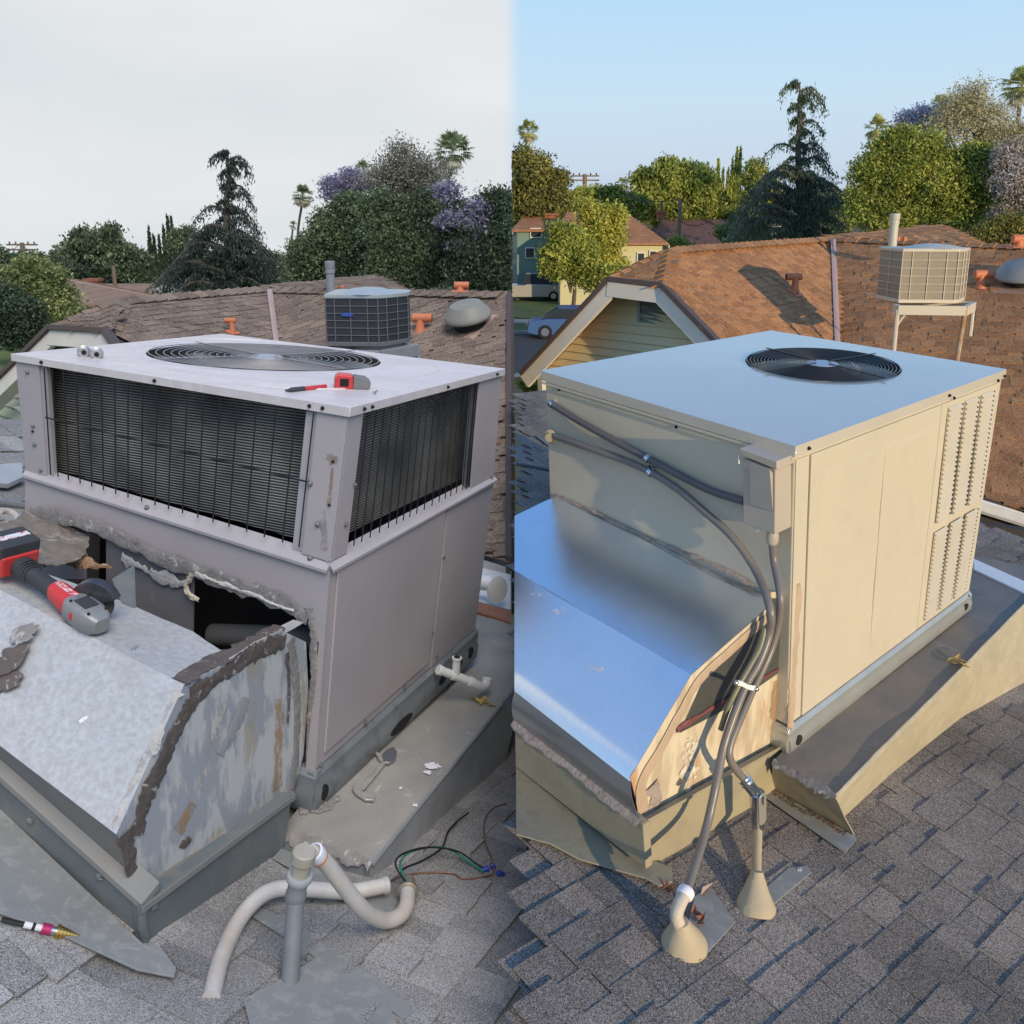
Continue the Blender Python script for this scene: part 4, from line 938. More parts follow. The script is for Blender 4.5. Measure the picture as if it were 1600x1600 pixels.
# curb below the hood
CU = thing('roof_curb', 'dark grey painted roof curb under the cut open hood', 'curb', FL.w(.0, -.5, 0))
def curb(fr, h, uu, vf, zt0, kz, zb0, kb, par, mc, ml, inner, width=1.25):
    out = []
    # front face, side face (side face runs to the unit)
    b = MB(); b.hexa([fr.w(uu, vf, zb0), fr.w(width, vf, zb0+kb*width), fr.w(width, vf+.03, zb0+kb*width), fr.w(uu, vf+.03, zb0), fr.w(uu, vf, zt0), fr.w(width, vf, zt0+kz*width), fr.w(width, vf+.03, zt0+kz*width), fr.w(uu, vf+.03, zt0)])
    b.build('front_board', [mc], par, bevel=.004)
b = MB(); P = [FL.ip(x, y, 1, -.74) for x, y in ((221, 1413), (0, 1213), (0, 1272), (225, 1475))]
d_ = P[1]-P[0]; d2 = P[2]-P[3]; P[1] = P[0]+d_*2.; P[2] = P[3]+d2*2.; P[2].z -= .05; P[3].z -= .05
b.prism(P, Vector(FL.M[:, 1])*.03); b.build('front_board', [M_CURB_L], CU, bevel=.004)
Q = [FL.ip(x, y, 0, -.0) for x, y in ((221, 1413), (457, 1240), (440, 1330), (400, 1350), (245, 1474), (225, 1477))]
Q = [Q[0]+nB*0]+Q[1:]; 
for i in (2, 3, 4, 5): Q[i] = Q[i]-Vector((0, 0, .04))
b = MB(); b.prism(Q, -nB*.03); b.build('side_board', [M_CURB_L], CU, bevel=.004)
smear([FL.ip(x, y, 0, -.003) for x, y in ((221, 1413), (222, 1445), (228, 1475))], nB+nA, .018, 'corner_seam', M_CURB_L, CU, .006, seed=3)
# ledge on top of the curb
Wp = Vector(FL.M[:, 2])
lt = [FL.ip(221, 1413, 0, .0)+nB*.012+nA*.012, FL.ip(457, 1240, 0, 0)+nB*.012, FL.ip(457, 1235, 0, u0+.02), FL.ip(213, 1388, 0, u0+.02)]
b = MB(); b.prism([p+Wp*.004 for p in lt], -Wp*.02); b.build('top_ledge', [M_LEDGEP_L], CU, bevel=.003)
f0 = FL.ip(221, 1413, 1, -.752); f1 = FL.ip(0, 1213, 1, -.752); f1 = f0+(f1-f0)*2.
g0 = f0+Vector(FL.M[:, 1])*.06+Wp*.02; g1 = f1+Vector(FL.M[:, 1])*.06+Wp*.02
b = MB(); b.prism([f0, f1, g1, g0], -Wp*.02); b.build('top_ledge', [M_LEDGEP_L], CU, bevel=.003)
for x, y, fc in ((47, 1283, 1), (155, 1370, 1), (242, 1416, 0), (345, 1332, 0)):
    if fc: p = FL.ip(x, y, 1, -.742); nn = nA
    else: p = FL.ip(x, y, 0, -.003); nn = nB
    blot(p, nn, .010, 'nail_patch', M_CURB_L, CU, .008, seed=x, asp=1)
# platform beside the unit
PF = thing('equipment_platform', 'stained grey sheet metal platform carrying a wrench and a white drain pipe', 'platform', FL.w(-.2, .4, 0))
vend = 1.75
ty = [FL.ip(437, 1296, 2, 0), FL.ip(580, 1352, 2, 0), FL.ip(735, 1160, 2, 0)]
sideL = plane3(ty[1], ty[2], FL.ip(640, 1330, 0, -.285)); 
e_far = ty[1]+(ty[2]-ty[1])*2.2
tl = [ty[0]-Vector(FL.M[:, 0])*-.0, ty[1], e_far, FL.w(1.5, 1.9, 0), FL.w(1.5, -.02, 0), FL.w(.05, -.02, 0)]
b = MB(); nn = 26
def tray(s, t):
    p = (ty[0].lerp(ty[1], s)).lerp(FL.w(.25, 1.75, 0).lerp(e_far, s), t)
    return p+Wp*(.004*mnoise.noise(p*6)+.002*mnoise.noise(p*20)-.002)
b.grid(tray, 8, 30); b.build('top_sheet', [M_TRAY_L], PF, smooth=True, solid=.003)
b = MB(); b.prism([FL.w(.10, -.03, -.004), FL.w(1.4, -.03, -.004), FL.w(1.4, 1.75, -.004), FL.w(.10, 1.75, -.004)], Wp*-.01); b.build('deck', [M_CURB_L], PF)
sb = [roofpt(FL, hL, 580, 1375, .004), roofpt(FL, hL, 640, 1330, .004), roofpt(FL, hL, 700, 1268, .004), roofpt(FL, hL, 790, 1190, .004)]
st = [ty[1], ty[1].lerp(e_far, .22), ty[1].lerp(e_far, .5), ty[1].lerp(e_far, .8)]
b = MB()
def sidef(s, t):
    x = s*3; i = min(int(x), 2); f = x-i
    p = st[i].lerp(st[i+1], f).lerp(sb[i].lerp(sb[i+1], f), t); return p+nB*(.004*mnoise.noise(p*12)*(1 if 0 < t < 1 else 0))
b.grid(sidef, 30, 6); b.build('side_sheet', [M_TRAYSIDE_L], PF, smooth=True, solid=.003)
smear([p+nB*.003+Wp*.003 for p in (ty[1], ty[1].lerp(e_far, .3), ty[1].lerp(e_far, .6), ty[1].lerp(e_far, .8))], nB+Wp, .012, 'bent_edge', M_TRAYSIDE_L, PF, .003, seed=3, jag=.1)
fb = [ty[0], ty[1], sb[0]-Wp*.02, roofpt(FL, hL, 425, 1335, -.02)]
b = MB(); b.prism([fb[0]-Wp*.004, fb[1]-Wp*.004, fb[2], fb[3]], -nA*.02); b.build('front_board', [M_CURB_L], PF, bevel=.003)
smear([p+nA*.006 for p in (ty[0], ty[0].lerp(ty[1], .3)+Wp*.002, ty[0].lerp(ty[1], .65), ty[1])], nA+Wp, .035, 'crumbled_edge', M_TARG, PF, .007, seed=21, jag=.6)
smear([FL.ip(x, y, 2, .004) for x, y in ((468, 1265), (500, 1262), (530, 1245))], Wp, [.05, .02], 'crumbled_edge', M_TARG, PF, .006, seed=22, jag=.6)
for i, (x, y, r_, a) in enumerate(((675, 1196, .020, .9), (668, 1206, .010, .3), (650, 1258, .007, .4), (626, 1231, .005, 2))):
    blot(FL.ip(x, y, 2, .004), Wp, r_, 'white_paint_splash', M_WHITEP, PF, .0006, seed=40+i, asp=1.3, ang=a, jag=.75)
# apron flashing on the roof around the curb
AP = thing('apron_flashing', 'grey apron flashing spread on the shingles below the dark curb', 'flashing', roofpt(FL, hL, 120, 1400))
ap = [(-40, 1225), (225, 1475), (250, 1478), (276, 1512), (272, 1526), (215, 1515), (100, 1462), (-5, 1424), (-60, 1410)]
b = MB(); b.prism([roofpt(FL, hL, x, y, .024) for x, y in ap], -Wp*.006); b.build('flashing_sheet', [M_FLASH_L], AP, bevel=.002)
b = MB(); b.prism([roofpt(FL, hL, *q, .016) for q in ((440, 1325), (425, 1340), (600, 1440), (608, 1464), (640, 1410), (580, 1380))], -Wp*.004); b.build('flashing_sheet', [M_FLASH_L], AP, bevel=.002)
b = MB(); b.prism([roofpt(FL, hL, *q, .016) for q in ((455, 1520), (520, 1480), (590, 1530), (640, 1640), (400, 1640), (380, 1560))], -Wp*.004); b.build('flashing_sheet', [M_FLASH_L], AP, bevel=.002)
b = MB(); b.prism([roofpt(FL, hL, *q, .014) for q in ((402, 1415), (450, 1437), (580, 1520), (650, 1580), (630, 1592), (500, 1500), (395, 1432))], -Wp*.003); b.build('flashing_strip', [M_FLASH_L], AP)
# near roof deck, left
def deck(fr, h, name, m, rows, label, u0_, u1_, v0_, v1_, side0, seed, skip, topline):
    def side(P):
        if not side0(P): return False
        if fr.loc(P)[0] < 1.2: return fr is FR or fr.loc(P)[1] < 1.72
        z = CN*P[1]-SN*P[2]
        if z < .2: return True
        x, y = pix(P); return y > topline(x)
    b = MB(); b.grid(lambda s, t: fr.w(lerp(u0_, u1_, s), lerp(v0_, v1_, t), h(lerp(u0_, u1_, s), lerp(v0_, v1_, t))-.006), 60, 60)
    vs = b.v; keepf = [f for f in b.f if all(side(b.v[i]) for i in f)]; b.f = keepf; b.mi = [0]*len(keepf)
    o = b.build(name, [m], None, fixn=False); struct(o, label)
    S = (lambda s, t: fr.w(lerp(u1_, u0_, t), lerp(v0_, v1_, s), h(lerp(u1_, u0_, t), lerp(v0_, v1_, s)))) if fr is FL else (lambda s, t: fr.w(lerp(u0_, u1_, t), lerp(v0_, v1_, s), h(lerp(u0_, u1_, t), lerp(v0_, v1_, s))))
    r = shingles(o, S, rows,   .12, (.0065 if fr is FR else .016), m, lambda c, s, t: side(c) and (fr is FL or c[0] > .06) and not skip(*fr.loc(c)[:2]), 300, lam=.5, seed=seed)
    print(name, r); return o
deck(FL, hL, 'roof_shingled', M_SHG_L, 42, 'grey shingled roof under the old unit, overcast side', -1.9, 3.2, -1.6, 3.4, lambda P: P[0] < .12, 3, lambda u, v: (.02 < u < 1.3 and -.70 < v < 1.6) or (-.12 < u <= .02 and 0 < v < 1.3), lambda x: 668-x*.33)
# ---------------- RIGHT
COL = CA; KS = 1.0
HR = thing('supply_duct_hood', 'new shiny galvanised duct hood edged with tan sealant', 'duct', FR.w(.03, -.4, .2))
UR0 = .03; Wr = Vector(FR.M[:, 2]); Ur = Vector(FR.M[:, 0]); Vr = Vector(FR.M[:, 1])
def seamcut(p, q, px=806):  # end a line running to the left at the meeting line of the two roofs
    # q beyond; find t where pixel x == px
    lo, hi = 0., 1.
    for _ in range(40):
        m_ = (lo+hi)/2
        if pix(p.lerp(q, m_))[0] > px: lo = m_
        else: hi = m_
    return p.lerp(q, lo)
r_top = [FR.ip(1195, 952, 0, UR0), FR.ip(1080, 1055, 0, UR0), FR.ip(985, 1215, 0, UR0)]
cr_l = FR.ip(818, 900, 1, -.453); lip_l = FR.ip(818, 1086, 1, -.713)
def ext(a, b_, px=804): return seamcut(a, a+(b_-a)*1.6, px)
cr_l = ext(r_top[1], cr_l); lip_l = ext(r_top[2], lip_l)
wl_r = FR.ip(1197, 928, 1, -.004); wl_m = FR.ip(1040, 855, 1, -.004); wl_l = FR.ip(870, 774, 1, -.004)
back_l = hit(plane3(r_top[1], cr_l, wl_l), 804, 806)
b = MB()
def ptop(s, t):
    a = wl_r.lerp(wl_m, min(1, s*2.2)) if s < 1/2.2 else (wl_m.lerp(wl_l, (s-1/2.2)/(.45)) if s < 1/2.2+.45 else wl_l.lerp(back_l, (s-1/2.2-.45)/(1-1/2.2-.45)))
    c = r_top[1].lerp(cr_l, s); e = r_top[0]
    p = a.lerp(c, t)
    p = hit(plane3(r_top[1], cr_l, wl_l), *pix(p)).lerp(p, .25)
    if s == 0: p = wl_r.lerp(r_top[0], min(1, t*4)) if t < .25 else r_top[0].lerp(c, (t-.25)/.75)
    return p+Wr*.0022*mnoise.noise(p*4)
b.grid(ptop, 30, 16); b.build('upper_sheet', [M_HOOD_R], HR, smooth=True, solid=.002)
b = MB()
def plow(s, t):
    c = r_top[1].lerp(cr_l, s); l = r_top[2].lerp(lip_l, s); p = c.lerp(l, t)
    if t > .88: p = p-Wr*.015*((t-.88)/.12)**2
    return p+Wr*.003*mnoise.noise(p*3+Vector((3, 0, 0)))
b.grid(plow, 30, 20); b.build('lower_sheet', [M_HOOD_R], HR, smooth=True, solid=.002)
# rolled lip
lw = [FR.ip(1003, 1283, 1, -.705), FR.ip(818, 1138, 1, -.705)]; lw[1] = ext(lw[0], lw[1])
b = MB(); b.grid(lambda s, t: (r_top[2].lerp(lip_l, s)-Wr*.015).lerp(lw[0].lerp(lw[1], s), t)-Vr*.012*math.sin(math.pi*t), 16, 6); b.build('front_skirt', [mat('shaded_galvanised_lip', (.45, .47, .5), .3, .9, col2=(.35, .36, .37), scale=5)], HR, smooth=True, solid=.002)  # dark reflection along the lip put into the metal's colour
# side
spR = [(1197, 952), (1080, 1055), (985, 1215), (1003, 1285), (1225, 1168), (1232, 1030), (1228, 925), (1205, 925)]
b = MB(); b.prism([FR.ip(x, y, 0, UR0) for x, y in spR], Ur*.004); b.build('side_sheet', [M_HSIDE_R], HR)
b = MB(); b.prism([FR.ip(x, y, 0, UR0-.003) for x, y in ((1193, 975), (1100, 1062), (1063, 1145), (1140, 1105), (1226, 1045), (1228, 935), (1205, 935))], Ur*.003); b.build('primer_patch', [M_HDARK_R], HR)
e = [(1194, 962), (1140, 1010), (1090, 1058), (1060, 1110), (1030, 1165), (1000, 1220), (1005, 1275)]
smear([FR.ip(x+3, y+6, 0, UR0-.004) for x, y in e], nBr, [.035, .045], 'tan_sealant', M_TAN, HR, .004, jag=.1, seed=2)
smear([FR.ip(x, y, 0, UR0-.006) for x, y in ((1058, 1142), (1100, 1115), (1150, 1085), (1190, 1062), (1226, 1040))], nBr, [.02, .010], 'red_sealant', M_REDTAR, HR, .005, jag=.4, seed=3)
smear([FR.ip(x, y, 0, UR0-.004) for x, y in ((1020, 1225), (1025, 1250), (1012, 1280))], nBr, [.05, .04], 'tan_sealant', M_PUTTY_R, HR, .005, jag=.5, seed=4)
smear([FR.ip(x, y, 0, UR0-.0035) for x, y in ((1215, 1062), (1212, 1100), (1214, 1150))], nBr, [.05, .03], 'rust_streak', M_RUSTSTREAK, HR, .001, jag=.7, seed=33)
smear([FR.ip(x, y, 0, UR0-.0035) for x, y in ((1085, 1150), (1078, 1200), (1082, 1240))], nBr, [.07, .05], 'white_primer_patch', stain_mat('flaking_white_primer', (.72, .68, .58), (.55, .47, .36), .46, .54, 18), HR, .001, jag=.9, seed=34)
blot(FR.ip(1062, 1222, 0, UR0-.002), nBr, .012, 'brown_spot', M_TAR, HR, .002, seed=3, asp=1.1)
smear([FR.ip(x, y, 1, -.008) for x, y in ((870, 774), (930, 800), (1000, 835), (1080, 868), (1140, 895), (1195, 925))], nAr+Wr, [.012, .02], 'putty_seam', M_PUTTY_R, HR, .005, jag=.5, seed=5)
smear([cgR.p(*cgR.inv(x, y, 0, 0))+nBr*.006 for x, y in ((1242, 912), (1240, 980), (1237, 1050), (1234, 1120), (1231, 1170))], nBr+nAr*.4, [.034, .022], 'tan_sealant', M_TAN, HR, .006, jag=.3, seed=6)
ledge_pts = [lw[0], lw[1]]
smear([p-Vr*.008+Wr*.0 for p in (lw[0], lw[0].lerp(lw[1], .33), lw[0].lerp(lw[1], .66), lw[1])], nAr+Wr, .035, 'putty_seam', M_PUTTY_R, HR, .006, jag=.35, seed=7)
smear([onp for onp in (FR.ip(873, 955, 1, -.5)+Vr*0, FR.ip(880, 952, 1, -.5))], Wr, .004, 'scuff', M_WHITEP, HR, .0006, seed=9) if False else None
CR = thing('roof_curb', 'tan painted roof curb under the new galvanised hood', 'curb', FR.w(0, -.5, 0))
cf = [FR.ip(1005, 1290, 1, -.712), FR.ip(818, 1145, 1, -.712), roofpt(FR, hR, 1010, 1340, -.03)]
cf[1] = ext(cf[0], cf[1])
lowdir = cf[1]-cf[0]; lowdir2 = FR.ip(818, 1165, 1, -.712)-FR.ip(1009, 1338, 1, -.712); low_r = FR.ip(1010, 1346, 1, -.712)
low_l = ext(low_r, low_r+lowdir2)
b = MB(); b.prism([cf[0], cf[1], low_l-Wr*.1, low_r-Wr*.03], Vr*.03); b.build('front_board', [M_CURB_R], CR, bevel=.004)
cs = [FR.ip(x, y, 0, -.005) for x, y in ((1004, 1290), (1228, 1165), (1232, 1212), (1130, 1282), (1030, 1342), (1010, 1344))]
for i in (2, 3, 4, 5): cs[i] = cs[i]-Wr*.03
b = MB(); b.prism(cs, Ur*.03); b.build('side_board', [M_CURB_R], CR, bevel=.004)
b = MB(); b.prism([FR.ip(1003, 1287, 0, -.012)+Wr*.004, FR.ip(1228, 1163, 0, -.012)+Wr*.004, FR.ip(1228, 1160, 0, .05), FR.ip(1005, 1284, 0, .05)], -Wr*.012); b.build('top_ledge', [M_CURB_R], CR, bevel=.003)
# platform
PR = thing('equipment_platform', 'sunlit cream sided sheet metal platform beside the new unit', 'platform', FR.w(-.2, .5, 0))
tr = [FR.ip(1208, 1190, 2, 0), FR.ip(1305, 1245, 2, 0), FR.ip(1600, 946, 2, 0)]
erR = tr[1]+(tr[2]-tr[1])*1.25
b = MB()
def trayR(s, t):
    p = tr[0].lerp(tr[1], s).lerp(FR.w(.30, 2.02, 0).lerp(erR, s), t); return p+Wr*(.004*mnoise.noise(p*5)+.002*mnoise.noise(p*17)-.002)
b.grid(trayR, 8, 34); b.build('top_sheet', [M_TRAY_R], PR, smooth=True, solid=.003)
b = MB(); b.prism([FR.w(.15, -.03, -.004), FR.w(1.1, -.03, -.004), FR.w(1.1, 2.0, -.004), FR.w(.15, 2.0, -.004)], Wr*-.01); b.build('deck', [M_CURB_R], PR)
sbR = [roofpt(FR, hR, 1318, 1276, .006), roofpt(FR, hR, 1395, 1206, .006), roofpt(FR, hR, 1500, 1122, .006), roofpt(FR, hR, 1625, 1052, .006)]
stR = [tr[1], tr[1].lerp(erR, .2), tr[1].lerp(erR, .45), tr[1].lerp(erR, .84)]
stR = [tr[1]]+[hit(plane3(tr[1], erR, tr[1]+Wr), x, y) for x, y in ((1385, 1163), (1490, 1058), (1625, 920))]
b = MB()
def sideR(s, t):
    x = s*3; i = min(int(x), 2); f = x-i
    p = stR[i].lerp(stR[i+1], f).lerp(sbR[i].lerp(sbR[i+1], f), t); return p+nBr*(.004*mnoise.noise(p*12)*(1 if 0 < t < 1 else 0))
b.grid(sideR, 30, 6); b.build('side_sheet', [M_TRAYSIDE_R], PR, smooth=True, solid=.003)
smear([p+nBr*.004+Wr*.004 for p in stR], nBr+Wr, .014, 'bent_edge', M_TRAYSIDE_R, PR, .003, seed=3, jag=.15)
fr0 = [tr[0], tr[1], roofpt(FR, hR, 1335, 1306, .004), roofpt(FR, hR, 1205, 1232, .004)]
b = MB(); b.grid(lambda s, t: fr0[0].lerp(fr0[1], s).lerp(fr0[3].lerp(fr0[2], s), t)+Wr*.006*mnoise.noise(Vector((s*5, t*3, 0))), 14, 6); b.build('front_board', [M_CURB_R], PR, smooth=True, solid=.004)
smear([p+nAr*.004 for p in (tr[0], tr[0].lerp(tr[1], .35), tr[0].lerp(tr[1], .7), tr[1])], nAr+Wr, .03, 'crumbled_edge', M_TARG, PR, .006, seed=23, jag=.7)
b = MB(); ws = [FR.ip(x, y, 2, .01) for x, y in ((1521, 889), (1640, 945), (1640, 925), (1521, 872))]; b.prism(ws, -Wr*.03); b.build('white_edge', [M_WHITEP], PR, bevel=.004)
# apron flashing
AR = thing('apron_flashing', 'olive grey apron flashing spread on the sunlit shingles', 'flashing', roofpt(FR, hR, 900, 1300))
apr = [(806, 1150), (1008, 1338), (1050, 1355), (1051, 1377), (1030, 1384), (1010, 1372), (960, 1358), (905, 1342), (860, 1318), (806, 1303)]
b = MB(); b.prism([roofpt(FR, hR, x, y, .024) for x, y in apr], -Wr*.006); b.build('flashing_sheet', [M_FLASH_R], AR, bevel=.002)
b = MB(); b.prism([roofpt(FR, hR, *q, .016) for q in ((1205, 1232), (1335, 1306), (1338, 1312), (1320, 1332), (1195, 1245))], -Wr*.003); b.build('flashing_strip', [M_FLASH_L], AR)
smear([roofpt(FR, hR, x, y, .012) for x, y in ((1202, 1236), (1235, 1258), (1275, 1278), (1320, 1305))], Wr, .035, 'gravel_heap', mat('leaf_litter_gravel', (.10, .075, .055), .95, col2=(.30, .24, .17), scale=90, amt=1, bump=1, bscale=120, dist=.02), AR, .012, seed=24, jag=.8)
deck(FR, hR, 'roof_shingled', M_SHG_R, 76, 'brownish grey shingled roof under the new unit, evening side', -2.6, 5.2, -1.7, 3.6, lambda P: P[0] > -.04, 4, lambda u, v: (.03 < u < 1.25 and -.70 < v < 1.9) or (-.10 < u <= .03 and 0 < v < 1.9), lambda x: 612)

COL = CB; KS = 1.2
M_RST = stain_mat('rust_bleed', (.34, .21, .12), (.30, .24, .19), .40, .66, 12)
def onL(x, y, ax=1): return cgL.p(*cgL.inv(x, y, ax, 0))+(nA if ax == 1 else nB)*.0015
blot(onL(519, 718), nA, .016, 'rust_bleed', M_RST, UL, .0006, seed=51, asp=1.2)
smear([onL(520, 730), onL(517, 760), onL(514, 790)], nA, [.008, .014], 'rust_bleed', M_RST, UL, .0006, seed=52)
smear([onL(500, 800), onL(508, 830), onL(506, 860)], nA, [.03, .02], 'rust_bleed', stain_mat('faint_dirt', (.30, .27, .25), (.34, .31, .30), .44, .7, 14), UL, .0005, seed=53)
COL = CA; KS = 1.0

M_SCUF = stain_mat('scuff_mark', (.75, .77, .80), (.55, .57, .6), .48, .62, 40, .5)
def hoodpt(x, y): return hit(plane3(r_top[1], r_top[2], cr_l), x, y)
nh_ = (r_top[2]-r_top[1]).cross(cr_l-r_top[1]).normalized(); nh_ = nh_ if nh_.z > 0 else -nh_
for i, (x, y, r_, a) in enumerate(((878, 955, .010, .6), (838, 928, .008, .3), (930, 1045, .012, .2), (852, 1002, .006, 1.4), (960, 1060, .005, .4))):
    blot(hoodpt(x, y)+nh_*.004, nh_, r_, 'scuff', M_SCUF, HR, .0004, seed=80+i, asp=2.6, ang=a, jag=.8)
KS = 1.0
# ================================================================== NEIGHBOUR HOUSE
GZ = -5.5
COL = CA
VR = dict(peak=(1045, 390, 10.6), ridge=(1302, 372, 15.0), rake=(1115, 530, 8.9), jr=(1035, 447), rakelen=1.5, lenA=5.0, extA=.3,
          jl=(950, 437, 9.9), lrake=(818, 580, 10.5), lrlen=1.05, valley=(1302, 374, .04, 330, 9.6), B=[(1302, 374, 14.5), (1660, 388, 12.4), (1660, 812, 8.0), (1312, 715, 9.2)],
          xmin=800, xmax=2300, tmax=1.02, fw=.17, nsid=24, wallh=.088, bump=[(1300, 372, 15.2), (1470, 353, 19), (1532, 382, 15.5)], gut=[(1440, 760, 8.45), (1660, 828, 8.15)],
          vent=[(1000, 462), (1053, 470), (1057, 515), (1000, 503)])
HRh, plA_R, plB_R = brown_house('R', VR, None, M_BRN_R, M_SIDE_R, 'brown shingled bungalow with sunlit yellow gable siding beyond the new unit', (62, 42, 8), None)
BR = [W(*q) for q in VR['B']]; PBR = plane3(BR[0], BR[1], BR[2])
COL = CB
VL = dict(peak=(185, 469, 9.4), ridge=(420, 450, 11.6), rake=(180, 541, 8.3), jr=(165, 518), rakelen=6, lenA=3.4, extA=.2,
          jl=(78, 513, 8.9), lrake=(0, 590, 9.1), lrlen=1.6, valley=(421, 452, .13, 330, 7.6), B=[(420, 452, 11.6), (860, 461, 9.6), (860, 892, 6.0), (440, 780, 7.0)],
          xmin=0, xmax=789, fw=.16, nsid=22, wallh=.095, bump=[(418, 450, 12.2), (585, 432, 16), (637, 457, 12.4)], gut=[(600, 828, 6.7), (800, 888, 6.3)],
          vent=[(128, 536), (168, 538), (172, 562), (128, 558)])
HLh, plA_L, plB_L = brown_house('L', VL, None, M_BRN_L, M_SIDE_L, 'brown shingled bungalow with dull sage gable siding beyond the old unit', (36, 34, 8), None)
BL = [W(*q) for q in VL['B']]; PBL = plane3(BL[0], BL[1], BL[2])

def tile_vent(pl, px, py, w_, h_, label, side, grp=None, nrm=None):
    """terracotta painted roof jack: base plate, neck and a cross tube on top"""
    p = hit(pl, px, py); D = p.length; s = D/F; t = thing('roof_vent', label, 'vent', p, grp); up = Vector((0, 0, 1)); n = Vector(pl[1])
    r = w_*s*.19; xx = Vector((1, 0, 0)); yy = Vector((0, 1, 0))
    ds = (Vector((0, 0, -1))-n*Vector((0, 0, -1)).dot(n)).normalized(); lat = n.cross(ds)
    b = MB(); b.box(p+n*.015, lat*w_*s*.42, ds*w_*s*.35, n*.006); b.build('base_plate', [M_TERRA], t, bevel=.003)
    b = MB(); b.lathe(p+n*.01, up, [(r*1.25, 0), (r*.9, h_*s*.3), (r*.8, h_*s*.75)], 18); b.build('neck', [M_TERRA], t, smooth=True)
    a = p+up*h_*s*.8; d = side
    b = MB(); b.tube([a-d*w_*s*.3, a+d*w_*s*.45], r*.92, 18); b.build('cross_tube', [M_TERRA], t, smooth=True)
    b = MB(); e = a+d*(w_*s*.45+.002); b.lathe(e, d, [(r*.78, 0), (r*.76, .001)], 18); b.build('open_end', [M_DARK], t)
    return t
def dome_vent(pl, px, py, rx, mt, label):
    p = hit(pl, px, py); s = p.length/F; n = (Vector(pl[1])*.75+Vector((0, 0, .4))).normalized(); R_ = rx*s
    t = thing('turbine_vent', label, 'roof vent', p)
    b = MB(); b.lathe(p+n*.02, n, [(R_*.7, 0), (R_*.7, .10)], 28); b.build('throat', [M_DARK], t, smooth=True)
    b = MB(); b.lathe(p+n*.10, n, [(R_*.96, 0), (R_, .015), (R_, .03), (R_*.93, .06), (R_*.72, .125), (R_*.66, .145), (R_*.3, .155), (.001, .158)], 40); b.build('dome', [mt], t, smooth=True)
    b = MB(); ds = (Vector((0, 0, -1))-Vector(pl[1])*Vector((0, 0, -1)).dot(Vector(pl[1]))).normalized(); lat = Vector(pl[1]).cross(ds)
    b.box(p+Vector(pl[1])*.02, lat*R_*.8, ds*R_*.95, Vector(pl[1])*.004); b.build('flashing', [M_COPPER_L], t)
def pipe_vent(p, r, h_, m, label):
    t = thing('vent_pipe', label, 'vent pipe', p); up = Vector((0, 0, 1))
    b = MB(); b.lathe(p-up*.2, up, [(r, 0), (r, h_+.2-.12)], 20); b.build('pipe', [m], t, smooth=True)
    b = MB(); b.lathe(p+up*(h_-.13), up, [(r*1.15, 0), (r*1.15, .035), (r*1.05, .04), (r*1.2, .06), (r*1.2, .13), (r*.9, .135)], 20); b.build('cap', [m], t, smooth=True)
